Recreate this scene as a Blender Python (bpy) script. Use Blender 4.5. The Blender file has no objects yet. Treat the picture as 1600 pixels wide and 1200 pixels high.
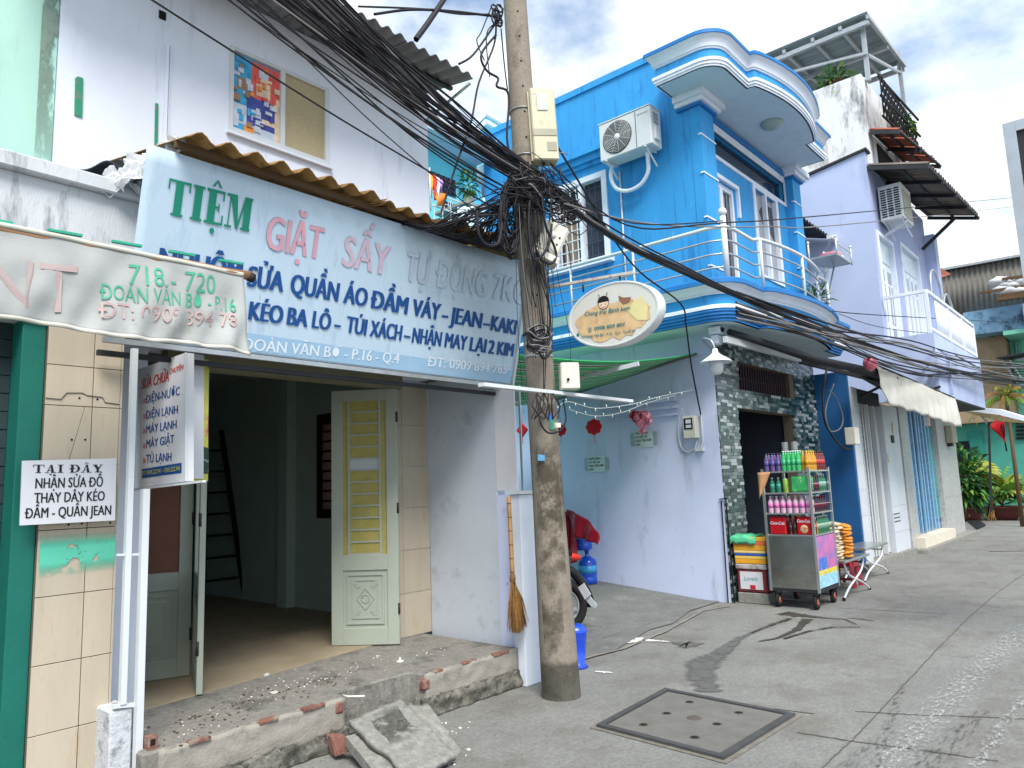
import bpy, bmesh, math, random
import numpy as np
from mathutils import Vector, Matrix, noise
S = bpy.context.scene
C = S.collection
R_ = math.radians
random.seed(7)
# ---------------------------------------------------------------- camera
FOC = 1141.3
def _axes(yaw, p, r):
    f = Vector((math.sin(yaw)*math.cos(p), math.cos(yaw)*math.cos(p), math.sin(p)))
    rt = Vector((math.cos(yaw), -math.sin(yaw), 0)); up = rt.cross(f)
    c, s = math.cos(r), math.sin(r)
    return c*rt+s*up, -s*rt+c*up, f
AX, AU, AF = _axes(R_(49.10), R_(7.968), R_(-2.090))
CAM = Vector((0, 0, 1.6))
cam = bpy.data.cameras.new('camera'); camo = bpy.data.objects.new('camera', cam); C.objects.link(camo)
cam.sensor_width = 36; cam.lens = FOC/1600*36; cam.clip_start = 0.05; cam.clip_end = 2000
camo.matrix_world = Matrix(((AX.x, AU.x, -AF.x, 0), (AX.y, AU.y, -AF.y, 0), (AX.z, AU.z, -AF.z, 1.6), (0, 0, 0, 1)))
S.camera = camo
def P(px, py, X=None, Y=None, Z=None, pl=None):
    """world point on a known real plane that projects to a pixel of the survey photograph"""
    d = AX*((px-800)/FOC) - AU*((py-600)/FOC) + AF
    if X is not None: t = (X-CAM.x)/d.x
    elif Y is not None: t = (Y-CAM.y)/d.y
    elif Z is not None: t = (Z-CAM.z)/d.z
    else: t = (pl[0]-CAM).dot(pl[1])/d.dot(pl[1])
    return CAM + d*t
# ---------------------------------------------------------------- world, sun, exposure
SUN_EL, SUN_AZ = 52, 216
w = bpy.data.worlds.new('World'); S.world = w; w.use_nodes = True
nt = w.node_tree; N = nt.nodes; L = nt.links; N.clear()
out = N.new('ShaderNodeOutputWorld'); mixs = N.new('ShaderNodeMixShader')
sky = N.new('ShaderNodeTexSky'); sky.sky_type = 'NISHITA'; sky.sun_disc = False
sky.sun_elevation = R_(SUN_EL); sky.sun_rotation = R_(SUN_AZ)
bg1 = N.new('ShaderNodeBackground'); bg1.inputs[1].default_value = 0.13; L.new(sky.outputs[0], bg1.inputs[0])
bg2 = N.new('ShaderNodeBackground'); bg2.inputs[1].default_value = 0.70
tc = N.new('ShaderNodeTexCoord'); sp = N.new('ShaderNodeSeparateXYZ'); L.new(tc.outputs['Generated'], sp.inputs[0])
ad = N.new('ShaderNodeMath'); ad.operation = 'ADD'; ad.inputs[1].default_value = 0.22; L.new(sp.outputs[2], ad.inputs[0])
mx = N.new('ShaderNodeMath'); mx.operation = 'MAXIMUM'; mx.inputs[1].default_value = 0.1; L.new(ad.outputs[0], mx.inputs[0])
dv = N.new('ShaderNodeVectorMath'); dv.operation = 'DIVIDE'; L.new(tc.outputs['Generated'], dv.inputs[0])
cb = N.new('ShaderNodeCombineXYZ')
for i in range(3): L.new(mx.outputs[0], cb.inputs[i])
L.new(cb.outputs[0], dv.inputs[1])
def wnoise(scale, det, ro, loc):
    mp = N.new('ShaderNodeMapping'); mp.inputs['Location'].default_value = loc
    L.new(dv.outputs[0], mp.inputs[0]); n = N.new('ShaderNodeTexNoise'); n.inputs['Scale'].default_value = scale
    n.inputs['Detail'].default_value = det; n.inputs['Roughness'].default_value = ro; L.new(mp.outputs[0], n.inputs[0]); return n
n1 = wnoise(1.5, 9, 0.56, (3.1, 1.7, 0)); n2 = wnoise(2.6, 8, 0.6, (9.1, 4.7, 0.4))
r1 = N.new('ShaderNodeValToRGB'); r1.color_ramp.elements[0].position = 0.42; r1.color_ramp.elements[1].position = 0.53
L.new(n1.outputs[0], r1.inputs[0])
r2 = N.new('ShaderNodeValToRGB'); r2.color_ramp.elements[0].position = 0.36; r2.color_ramp.elements[1].position = 0.62
r2.color_ramp.elements[0].color = (0.64, 0.76, 0.86, 1); r2.color_ramp.elements[1].color = (0.98, 1.0, 1.0, 1)
L.new(n2.outputs[0], r2.inputs[0]); L.new(r2.outputs[0], bg2.inputs[0])
L.new(r1.outputs[0], mixs.inputs[0]); L.new(bg1.outputs[0], mixs.inputs[1]); L.new(bg2.outputs[0], mixs.inputs[2])
L.new(mixs.outputs[0], out.inputs[0])
sl = bpy.data.lights.new('sun', 'SUN'); sl.energy = 2.5; sl.angle = R_(26); sl.color = (1, 0.95, 0.88)
so = bpy.data.objects.new('sun', sl); C.objects.link(so)
sd = Vector((math.cos(R_(SUN_EL))*math.sin(R_(SUN_AZ)), math.cos(R_(SUN_EL))*math.cos(R_(SUN_AZ)), math.sin(R_(SUN_EL))))
so.rotation_euler = sd.to_track_quat('Z', 'Y').to_euler()
S.view_settings.view_transform = 'Standard'; S.view_settings.look = 'None'; S.view_settings.gamma = 1
S.view_settings.use_curve_mapping = False; S.view_settings.exposure = 1.0
# ---------------------------------------------------------------- materials
MATS = {}
def srgb(r, g, b):
    f = lambda c: ((c/255+0.055)/1.055)**2.4 if c > 10 else c/255/12.92
    return (f(r), f(g), f(b))
def mat(name, col, rough=0.8, metal=0.0, var=0.12, vs=3.0, bump=0.15, bs=40.0, dirt=None, damt=0.0, ds=2.0, dth=0.55,
        stretch=(1, 1, 1), trans=0.0, alpha=None, emis=None, spec=0.4, rand=0.0):
    if name in MATS: return MATS[name]
    m = bpy.data.materials.new(name); m.use_nodes = True; t = m.node_tree; n = t.nodes; l = t.links
    b = n['Principled BSDF']; b.inputs['Roughness'].default_value = rough; b.inputs['Metallic'].default_value = metal
    b.inputs['Specular IOR Level'].default_value = spec
    tcn = n.new('ShaderNodeTexCoord'); mp = n.new('ShaderNodeMapping'); mp.inputs['Scale'].default_value = stretch
    l.new(tcn.outputs['Object'], mp.inputs[0])
    def noi(sc, de=6, ro=0.6):
        x = n.new('ShaderNodeTexNoise'); x.inputs['Scale'].default_value = sc; x.inputs['Detail'].default_value = de
        x.inputs['Roughness'].default_value = ro; l.new(mp.outputs[0], x.inputs[0]); return x
    a = noi(vs); mix = n.new('ShaderNodeMix'); mix.data_type = 'RGBA'
    mr = n.new('ShaderNodeMapRange'); mr.inputs[1].default_value = 0.3; mr.inputs[2].default_value = 0.7
    l.new(a.outputs[0], mr.inputs[0]); l.new(mr.outputs[0], mix.inputs[0])
    lo = tuple(max(0, c*(1-var)) for c in col); hi = tuple(min(1, c*(1+var)) for c in col)
    mix.inputs[6].default_value = (*lo, 1); mix.inputs[7].default_value = (*hi, 1)
    cur = mix.outputs[2]
    if damt > 0:
        d = noi(ds, 10, 0.68); rp = n.new('ShaderNodeMapRange'); rp.inputs[1].default_value = dth; rp.inputs[2].default_value = dth+0.12
        rp.inputs[4].default_value = damt; l.new(d.outputs[0], rp.inputs[0])
        m2 = n.new('ShaderNodeMix'); m2.data_type = 'RGBA'; l.new(rp.outputs[0], m2.inputs[0]); l.new(cur, m2.inputs[6])
        m2.inputs[7].default_value = (*(dirt or (0.1, 0.1, 0.09)), 1); cur = m2.outputs[2]
    if rand > 0:
        oi = n.new('ShaderNodeObjectInfo'); hs = n.new('ShaderNodeHueSaturation'); mm = n.new('ShaderNodeMapRange')
        mm.inputs[3].default_value = 1-rand; mm.inputs[4].default_value = 1+rand; l.new(oi.outputs['Random'], mm.inputs[0])
        l.new(mm.outputs[0], hs.inputs['Value']); l.new(cur, hs.inputs['Color']); cur = hs.outputs[0]
    l.new(cur, b.inputs['Base Color'])
    if bump > 0:
        bn = noi(bs, 5, 0.6); bp = n.new('ShaderNodeBump'); bp.inputs['Strength'].default_value = bump; bp.inputs['Distance'].default_value = 0.01
        l.new(bn.outputs[0], bp.inputs['Height']); l.new(bp.outputs[0], b.inputs['Normal'])
    if trans > 0: b.inputs['Transmission Weight'].default_value = trans
    if emis: b.inputs['Emission Color'].default_value = (*emis[0], 1); b.inputs['Emission Strength'].default_value = emis[1]
    if alpha:   # (scale, threshold, width) breaks the sheet up into ragged flakes
        x = noi(alpha[0], 9, alpha[3] if len(alpha) > 3 else 0.7); rp = n.new('ShaderNodeMapRange'); rp.inputs[1].default_value = alpha[1]; rp.inputs[2].default_value = alpha[1]+alpha[2]
        l.new(x.outputs[0], rp.inputs[0])
        # fade towards the sheet's own edges (UV v 0..1)
        uv = n.new('ShaderNodeUVMap'); sx = n.new('ShaderNodeSeparateXYZ'); l.new(uv.outputs[0], sx.inputs[0])
        e1 = n.new('ShaderNodeMath'); e1.operation = 'PINGPONG'; e1.inputs[1].default_value = 0.5; l.new(sx.outputs[1], e1.inputs[0])
        e2 = n.new('ShaderNodeMath'); e2.operation = 'MULTIPLY'; e2.inputs[1].default_value = alpha[4] if len(alpha) > 4 else 4; e2.use_clamp = True; l.new(e1.outputs[0], e2.inputs[0])
        e3 = n.new('ShaderNodeMath'); e3.operation = 'MULTIPLY'; l.new(rp.outputs[0], e3.inputs[0]); l.new(e2.outputs[0], e3.inputs[1])
        l.new(e3.outputs[0], b.inputs['Alpha'])
    MATS[name] = m; return m
white_wall = mat('white_wall', srgb(218, 226, 240), 0.9, var=0.05, vs=1.2, dirt=srgb(182, 192, 208), damt=0.5, ds=2.2, dth=0.6, stretch=(1, 1, .6))
lav_wall = mat('lavender_wall', srgb(198, 207, 236), 0.9, var=0.07, vs=1.5, dirt=srgb(130, 142, 158), damt=0.55, ds=3.0, dth=0.6)
blue = mat('blue_paint', srgb(48, 146, 208), 0.75, var=0.12, vs=1.3, dirt=srgb(30, 112, 178), damt=0.55, ds=2.5, dth=0.56, stretch=(1, 1, .4))
blue2 = mat('blue_trim_paint', srgb(26, 112, 182), 0.6, var=0.08)
white_trim = mat('white_trim', srgb(214, 222, 234), 0.7, var=0.06, dirt=srgb(140, 150, 165), damt=0.45, ds=5, dth=0.6)
soffit_m = mat('soffit_plaster', srgb(190, 210, 222), 0.9, var=0.05)
mint = mat('mint_wall', srgb(166, 208, 196), 0.9, var=0.06, dirt=srgb(150, 180, 175), damt=0.6, ds=1.6, dth=0.55, stretch=(1.5, 1, .3))
turq = mat('turquoise_wall', srgb(110, 205, 216), 0.85, var=0.05)
purple = mat('purple_wall', srgb(174, 188, 220), 0.9, var=0.05, vs=1)
purple2 = mat('purple_wall_dusky', srgb(160, 170, 206), 0.9, var=0.05, vs=1)
oldwhite = mat('weathered_white', srgb(214, 216, 218), 0.95, var=0.06, dirt=srgb(95, 98, 100), damt=0.8, ds=1.6, dth=0.5, stretch=(1.5, 1.5, .5))
conc = mat('concrete', srgb(150, 148, 142), 0.95, var=0.16, vs=4, bump=0.5, bs=60, dirt=srgb(84, 82, 76), damt=0.6, ds=4, dth=0.54)
conc_light = mat('concrete_light', srgb(136, 136, 131), 0.95, var=0.12, vs=6, bump=0.6, bs=70, dirt=srgb(95, 94, 90), damt=0.6, ds=7, dth=0.55)
plat_m = mat('platform_screed', srgb(126, 124, 118), 0.95, var=0.22, vs=3, bump=0.6, bs=45, dirt=srgb(66, 66, 62), damt=0.7, ds=3, dth=0.5)
rough_conc = mat('rough_concrete', srgb(112, 110, 102), 1, var=0.3, vs=14, bump=1.0, bs=50, dirt=srgb(52, 54, 50), damt=0.7, ds=9, dth=0.48)
weath = mat('parapet_plaster', srgb(200, 205, 210), 0.95, var=0.06, bump=0.4, bs=60, dirt=srgb(70, 78, 84), damt=0.75, ds=2.2, dth=0.54, stretch=(2.2, 1, .5))
pole_m = mat('pole_concrete', srgb(138, 130, 118), 0.95, var=0.12, vs=3, bump=0.6, bs=70, dirt=srgb(76, 70, 60), damt=0.7, ds=3, dth=0.53, stretch=(1, 1, .6))
polestain = mat('pole_stain', srgb(84, 78, 66), 0.95, var=0.3, vs=9, alpha=(3.5, 0.46, 0.22, 0.72, 3))
beige_tile = mat('beige_tile', srgb(180, 170, 152), 0.5, var=0.06, vs=2, dirt=srgb(168, 148, 122), damt=0.5, ds=4, dth=0.55, stretch=(6, 6, 1), rand=0.05, bump=0.08)
grout = mat('grout', srgb(98, 90, 78), 0.9)
jade = mat('jade_paint', srgb(88, 186, 160), 0.8, var=0.1, alpha=(5, 0.44, 0.03, 0.75, 3))
greenpaint = mat('green_paint', srgb(8, 100, 88), 0.6, var=0.1, dirt=srgb(60, 125, 115), damt=0.4, ds=12, dth=0.66)
darkshut = mat('dark_shutter', srgb(34, 52, 56), 0.6, var=0.2)
door_m = mat('door_paint', srgb(158, 166, 154), 0.55, var=0.06, dirt=srgb(120, 122, 100), damt=0.5, ds=7, dth=0.64)
yellow = mat('yellow_film', srgb(160, 150, 84), 0.4, var=0.12, vs=12, bump=0.3, bs=9)
brown_film = mat('brown_film', srgb(104, 56, 34), 0.45, var=0.15)
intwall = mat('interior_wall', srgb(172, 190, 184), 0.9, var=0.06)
intwall2 = mat('interior_wall_dimmed', srgb(60, 104, 108), 0.9, var=0.06)  # dimness of the room put into the colour of its left and back walls
intfloor = mat('interior_floor', srgb(150, 138, 116), 0.7, var=0.15)
dark = mat('dark_void', srgb(14, 16, 22), 0.9, var=0)
glass = mat('window_glass', srgb(120, 132, 140), 0.15, var=0.25, vs=1, spec=0.8, bump=0)
darkglass = mat('dark_glass', srgb(26, 36, 50), 0.12, var=0.2, spec=0.8, bump=0)
tanboard = mat('tan_board', srgb(172, 160, 128), 0.85, var=0.1, vs=60, bump=0.1)
alu = mat('painted_frame', srgb(200, 206, 210), 0.45, var=0.04, dirt=srgb(130, 130, 122), damt=0.4, ds=9, dth=0.64)
steel = mat('galvanised_steel', srgb(170, 176, 180), 0.4, metal=0.6, var=0.12, vs=9)
stain_steel = mat('stainless_steel', srgb(196, 200, 198), 0.28, metal=0.85, var=0.15, vs=3, bump=0.25, bs=2.2)
darksteel = mat('dark_steel', srgb(48, 50, 54), 0.6, metal=0.3, var=0.2)
corr_grey = mat('corrugated_grey', srgb(120, 124, 130), 0.7, var=0.15, vs=2, dirt=srgb(86, 72, 62), damt=0.5, ds=5, dth=0.58, stretch=(3, .8, 1), rand=0.12)
corr_dark = mat('corrugated_dark', srgb(52, 56, 66), 0.8, var=0.2)
corr_rust = mat('corrugated_rust', srgb(150, 116, 68), 0.9, var=0.25, vs=8, dirt=srgb(78, 54, 36), damt=0.75, ds=8, dth=0.5, bump=0.5, rand=0.15)
corr_red = mat('corrugated_red', srgb(150, 84, 64), 0.85, var=0.2, rand=0.1)
cable_m = mat('black_cable', srgb(22, 22, 30), 0.65, var=0.2, bump=0)
cable_l = mat('grey_cable', srgb(120, 120, 120), 0.6, var=0.2, bump=0)
signface = mat('sign_vinyl', srgb(186, 208, 226), 0.6, var=0.05, vs=1, dirt=srgb(160, 184, 206), damt=0.6, ds=4, dth=0.55, stretch=(3, 1, .6), bump=0.05)
signband = mat('sign_band', srgb(150, 186, 214), 0.6, var=0.07)
t_blue = mat('navy_print', srgb(14, 74, 140), 0.6, var=0.1, vs=8, bump=0)
t_green = mat('green_print', srgb(10, 128, 104), 0.6, var=0.1, vs=8, bump=0)
t_pink = mat('faded_red_print', srgb(202, 150, 164), 0.6, var=0.06, bump=0)
t_pale = mat('faded_print', srgb(160, 180, 206), 0.6, var=0.04, bump=0)
t_white = mat('white_print', srgb(214, 226, 238), 0.6, var=0.03, bump=0)
t_black = mat('black_print', srgb(18, 18, 24), 0.6, bump=0)
t_red = mat('red_print', srgb(206, 48, 30), 0.5, bump=0)
t_yel = mat('yellow_print', srgb(200, 200, 70), 0.5, bump=0)
boardw = mat('white_board', srgb(206, 208, 214), 0.6, var=0.03, bump=0.03)
canvas = mat('grey_canvas', srgb(160, 164, 163), 0.85, var=0.08, vs=2.5, dirt=srgb(120, 120, 112), damt=0.5, ds=3, dth=0.56)
terracotta = mat('terracotta', srgb(120, 82, 72), 0.9, var=0.2, vs=20, bump=0.5, dirt=srgb(138, 128, 118), damt=0.9, ds=14, dth=0.49, rand=0.1)
bamboo = mat('rolled_pole', srgb(142, 108, 80), 0.8, var=0.3, vs=8, stretch=(.5, 4, 4), dirt=srgb(60, 42, 32), damt=0.6, ds=5, dth=0.55)
# ---------------------------------------------------------------- mesh helper
class MB:
    def __init__(s): s.v = []; s.f = []; s.sm = []; s.uv = None
    def add(s, vs, fs, smooth=False):
        o = len(s.v); s.v += [tuple(v) for v in vs]; s.f += [tuple(i+o for i in f) for f in fs]; s.sm += [smooth]*len(fs); return s
    def box(s, x0, x1, y0, y1, z0, z1):
        v = [(x, y, z) for z in (z0, z1) for y in (y0, y1) for x in (x0, x1)]
        return s.add(v, [(0, 2, 3, 1), (4, 5, 7, 6), (0, 1, 5, 4), (2, 6, 7, 3), (0, 4, 6, 2), (1, 3, 7, 5)])
    def obox(s, o, u, v, n):
        o, u, v, n = Vector(o), Vector(u), Vector(v), Vector(n)
        p = [o+a*u+b*v+c*n for c in (0, 1) for b in (0, 1) for a in (0, 1)]
        return s.add(p, [(0, 2, 3, 1), (4, 5, 7, 6), (0, 1, 5, 4), (2, 6, 7, 3), (0, 4, 6, 2), (1, 3, 7, 5)])
    def bar(s, a, b, w, h=None, up=(0, 0, 1)):
        a, b = Vector(a), Vector(b); h = h or w; d = b-a; sd_ = d.cross(Vector(up))
        if sd_.length < 1e-5: sd_ = d.cross(Vector((1, 0, 0)))
        sd_.normalize(); u = sd_.cross(d).normalized()
        return s.obox(a-sd_*w/2-u*h/2, d, sd_*w, u*h)
    def tube(s, pts, r, n=6, cap=True):
        pts = [Vector(p) for p in pts]; m = len(pts); rs = r if isinstance(r, (list, tuple)) else [r]*m
        vs = []; fs = []; prev = None
        for i, p in enumerate(pts):
            d = (pts[min(i+1, m-1)]-pts[max(i-1, 0)]).normalized()
            if prev is None:
                a = d.cross(Vector((0, 0, 1)));
                if a.length < 1e-3: a = d.cross(Vector((1, 0, 0)))
                a.normalize()
            else: a = (prev-d*prev.dot(d)).normalized()
            prev = a; b = d.cross(a)
            vs += [p+(a*math.cos(t*2*math.pi/n)+b*math.sin(t*2*math.pi/n))*rs[i] for t in range(n)]
        for i in range(m-1):
            for j in range(n): k = (j+1) % n; fs.append((i*n+j, i*n+k, (i+1)*n+k, (i+1)*n+j))
        if cap: fs += [tuple(range(n))[::-1], tuple((m-1)*n+j for j in range(n))]
        return s.add(vs, fs, True)
    def lathe(s, c, prof, n=16, ax=(0, 0, 1)):
        ax = Vector(ax).normalized(); a = ax.cross(Vector((0, 1, 0)) if abs(ax.y) < .9 else Vector((1, 0, 0))).normalized(); b = ax.cross(a); c = Vector(c)
        vs = [c+ax*h+(a*math.cos(t*2*math.pi/n)+b*math.sin(t*2*math.pi/n))*max(r, 1e-4) for r, h in prof for t in range(n)]
        fs = [(i*n+j, i*n+(j+1) % n, (i+1)*n+(j+1) % n, (i+1)*n+j) for i in range(len(prof)-1) for j in range(n)]
        fs += [tuple(range(n))[::-1], tuple((len(prof)-1)*n+j for j in range(n))]
        return s.add(vs, fs, True)
    def poly(s, pts, th=None):
        """flat polygon, optionally extruded by vector th"""
        n = len(pts); p = [Vector(q) for q in pts]
        if th is None: return s.add(p, [tuple(range(n))])
        th = Vector(th); q = p+[a+th for a in p]
        return s.add(q, [tuple(range(n))[::-1], tuple(range(n, 2*n))]+[(i, (i+1) % n, n+(i+1) % n, n+i) for i in range(n)])
    def grid(s, fn, nu, nv, smooth=True, closed=None):
        """fn(a,b)->point for a,b in 0..1; closed=thickness vector gives it a back"""
        vs = [Vector(fn(i/nu, j/nv)) for j in range(nv+1) for i in range(nu+1)]; W = nu+1
        fs = [(j*W+i, j*W+i+1, (j+1)*W+i+1, (j+1)*W+i) for j in range(nv) for i in range(nu)]
        if closed is not None:
            t = Vector(closed); n0 = len(vs); fs += [tuple(n0+k for k in f[::-1]) for f in fs]
            vs += [v+t for v in vs]
            rim = [i for i in range(W)]+[j*W+nu for j in range(1, nv+1)]+[nv*W+i for i in range(nu-1, -1, -1)]+[j*W for j in range(nv-1, 0, -1)]
            for k in range(len(rim)): a, b = rim[k], rim[(k+1) % len(rim)]; fs.append((b, a, a+n0, b+n0))
        s.add(vs, fs, smooth)
        return s
    def mesh(s, name, org):
        me = bpy.data.meshes.new(name); o = Vector(org)
        me.from_pydata([tuple(Vector(v)-o) for v in s.v], [], s.f)
        me.polygons.foreach_set('use_smooth', s.sm); me.update()
        bm = bmesh.new(); bm.from_mesh(me); bmesh.ops.recalc_face_normals(bm, faces=bm.faces); bm.to_mesh(me); bm.free()
        return me
    def build(s, name, m, parent=None, label=None, cat=None, group=None, kind=None, bev=0, org=None):
        if org is None:
            if parent is not None: org = WL[parent.name]
            else:
                a = np.array(s.v); org = (a[:, 0].mean(), a[:, 1].mean(), a[:, 2].min())
        me = s.mesh(name, org); me.materials.append(m)
        o = bpy.data.objects.new(name, me); C.objects.link(o)
        if bev:
            bb = bmesh.new(); bb.from_mesh(me)
            es = [e for e in bb.edges if e.is_manifold and e.calc_face_angle(0) > 0.6]
            bmesh.ops.bevel(bb, geom=es, offset=bev, segments=1, affect='EDGES'); bb.to_mesh(me); bb.free()
        if parent is not None:
            o.parent = parent; o.location = Vector(org)-Vector(WL[parent.name])
        else: o.location = org
        WL[o.name] = tuple(org)
        tag(o, label, cat, group, kind); return o
WL = {}
def tag(o, label=None, cat=None, group=None, kind=None):
    if label: o['label'] = label
    if cat: o['category'] = cat
    if group: o['group'] = group
    if kind: o['kind'] = kind
def thing(name, label, cat, loc=(0, 0, 0), group=None):
    o = bpy.data.objects.new(name, None); C.objects.link(o); o.location = loc; o.empty_display_size = 0.1
    WL[o.name] = tuple(loc); tag(o, label, cat, group); return o
def bx(name, m, parent, *a, bev=0, **k): return MB().box(*a).build(name, m, parent, bev=bev, **k)
def dup(root, delta, label=None):
    r = root.copy(); C.objects.link(r); r.location = Vector(root.location)+Vector(delta)
    WL[r.name] = tuple(Vector(WL[root.name])+Vector(delta))
    if label: r['label'] = label
    for ch in list(root.children):
        c = ch.copy(); C.objects.link(c); c.parent = r
        for g in list(ch.children):
            d = g.copy(); C.objects.link(d); d.parent = c
    return r
def share(src, delta, parent=None):
    """another piece using the same mesh"""
    o = src.copy(); C.objects.link(o); o.location = Vector(src.location)+Vector(delta); return o
def sag(a, b, s=0.2, n=12, wob=0.0, seed=0):
    a, b = Vector(a), Vector(b); rnd = random.Random(seed); out_ = []
    ph = rnd.uniform(0, 6); ph2 = rnd.uniform(0, 6)
    for i in range(n+1):
        t = i/n; p = a.lerp(b, t); p.z -= s*4*t*(1-t)
        e = math.sin(math.pi*t)
        p += Vector((0, math.sin(t*9+ph), math.cos(t*7+ph2)))*wob*e
        out_.append(p)
    return out_
def corr(o, u, v, amp=0.03, pitch=0.15, th=0.006, seg=6):
    """corrugated sheet: waves across u, straight along v"""
    o, u, v = Vector(o), Vector(u), Vector(v); n = u.cross(v).normalized()
    k = max(2, int(round(u.length/pitch*seg)))
    mb = MB(); mb.grid(lambda a, b: o+u*a+v*b+n*amp*math.cos(2*math.pi*a*u.length/pitch), k, 1, True, closed=n*th); return mb
# ---------------------------------------------------------------- lettering
_tcache = {}
def text_geo(s, shear=0.0):
    cu = bpy.data.curves.new('t', 'FONT'); cu.body = s; cu.size = 1; cu.shear = shear; cu.resolution_u = 3
    o = bpy.data.objects.new('t', cu); C.objects.link(o)
    dg = bpy.context.evaluated_depsgraph_get(); dg.update(); me = bpy.data.meshes.new_from_object(o.evaluated_get(dg))
    v = [tuple(x.co) for x in me.vertices]; f = [tuple(p.vertices) for p in me.polygons]
    bpy.data.objects.remove(o); bpy.data.curves.remove(cu); bpy.data.meshes.remove(me); return v, f
def twidth(s):
    if s not in _tcache:
        v, f = text_geo(s+'I'); a = max(x[0] for x in v); v, f = text_geo('I'); _tcache[s] = a-max(x[0] for x in v)
    return _tcache[s]
CAP = None
def text(s, p0, p1, up, h, m, parent, bold=0.03, out_=None, name='lettering', shear=0.0, kind=None, lift=0.002):
    """string fitted between p0 and p1 (baseline), cap height h along up; drawn proud of the surface along out_"""
    global CAP
    if CAP is None:
        v, f = text_geo('H'); CAP = max(x[1] for x in v)
    p0, p1, up = Vector(p0), Vector(p1), Vector(up).normalized()
    plain = s.replace('Đ', 'D'); v, f = text_geo(plain, shear)
    x0 = min(x[0] for x in v); x1 = max(x[0] for x in v); u = (p1-p0); W = u.length; un = u.normalized()
    n = Vector(out_); sc = W/(x1-x0); sy = h/CAP; mb = MB(); k = 0
    for dx in ((0,) if bold == 0 else (-bold, 0, bold)):
        mb.add([p0+un*((x[0]+dx-x0)*sc)+up*(x[1]*sy)+n*(lift+0.0004*k) for x in v], f); k += 1
    for i, ch in enumerate(s):
        if ch == 'Đ':
            xx = (twidth(plain[:i]) if i else 0)-x0
            a = p0+un*((xx-0.04)*sc)+up*(CAP*.46*sy)+n*(lift+0.002)
            mb.poly([a, a+un*.34*sc, a+un*.34*sc+up*.1*sy, a+up*.1*sy])
    return mb.build(name, m, parent, kind=kind)
def serif(s, p0, p1, up, h, m, parent, out_, stem=.26, name='lettering'):
    """fat slab-serif capitals drawn stroke by stroke"""
    p0, p1, up = Vector(p0), Vector(p1), Vector(up).normalized(); n = Vector(out_)
    def q(x0, x1, y0, y1): return [(x0, y0), (x1, y0), (x1, y1), (x0, y1)]
    def sl(xa, xb, t0, t1=None): t1 = t1 or t0; return [(xa, 0), (xa+t0, 0), (xb+t1, 1), (xb, 1)]
    t = stem; e = .07
    G = {'T': (.86, [q(.43-t/2, .43+t/2, 0, 1), q(.2, .66, 0, e), q(0, .86, 1-e, 1), q(0, .06, .72, 1), q(.8, .86, .72, 1)]),
         'I': (.5, [q(.25-t/2, .25+t/2, 0, 1), q(.02, .48, 0, e), q(.02, .48, 1-e, 1)]),
         'E': (.76, [q(.1, .1+t, 0, 1), q(0, .76, 0, e), q(0, .74, 1-e, 1), q(.3, .56, .47, .53), q(.7, .76, 0, .3), q(.68, .74, .72, 1), q(.52, .57, .38, .62)]),
         'M': (1.1, [q(.14, .19, 0, 1), q(.78, .78+t, 0, 1), q(.02, .32, 0, e), q(.7, 1.12, 0, e), q(0, .3, 1-e, 1), q(.8, 1.12, 1-e, 1), [(.14, 1), (.14+t, 1), (.6, .0), (.5, 0)], [(.5, 0), (.58, 0), (.86, 1), (.78, 1)]]),
         'A': (.9, [sl(.12, .42, .06), [(.52, 0), (.52+t, 0), (.55, 1), (.4, 1)], q(.2, .6, .27, .34), q(0, .3, 0, e), q(.46, .9, 0, e)]),
         'Y': (.86, [q(.43-t/2, .43+t/2, 0, .5), q(.2, .66, 0, e), [(.3, .48), (.56, .48), (.3, 1), (.05, 1)], [(.42, .48), (.56, .48), (.8, 1), (.72, 1)], q(0, .4, 1-e, 1), q(.6, .86, 1-e, 1)]),
         'D': (.86, [q(.1, .1+t, 0, 1), q(0, .4, 0, e), q(0, .4, 1-e, 1)]), ' ': (.35, [])}
    items = []; x = 0
    import unicodedata
    for ch in s:
        base = 'D' if ch == 'Đ' else unicodedata.normalize('NFD', ch)[0]; marks = unicodedata.normalize('NFD', ch)[1:]
        wdt, polys = G[base]; pp = [[(a+x, b) for a, b in p] for p in polys]; c = x+wdt/2
        if base == 'D':
            arc = [(x+.38+.46*math.sin(k*math.pi/10), .5-.5*math.cos(k*math.pi/10)) for k in range(11)]
            arn = [(x+.38+(.46-t)*math.sin(k*math.pi/10), .5-.43*math.cos(k*math.pi/10)) for k in range(11)]
            pp += [[arc[k], arc[k+1], arn[k+1], arn[k]] for k in range(10)]
            if ch == 'Đ': pp.append([(x-.04, .46), (x+.44, .46), (x+.44, .54), (x-.04, .54)])
        if '\u0302' in marks: pp += [[(c-.2, 1.08), (c-.1, 1.08), (c+.03, 1.28), (c-.03, 1.28)], [(c+.1, 1.08), (c+.2, 1.08), (c+.03, 1.28), (c-.03, 1.28)]]
        if '\u0323' in marks: pp.append([(c+.1*math.cos(k*math.pi/4), -.2+.09*math.sin(k*math.pi/4)) for k in range(8)])
        items += pp; x += wdt+.07
    W = x-.07; u = p1-p0; mb = MB()
    for i, p in enumerate(items):
        mb.poly([p0+u*(a/W)+up*(b*h)+n*(0.002+0.0002*(i % 9)) for a, b in p])
    return mb.build(name, m, parent)
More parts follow.
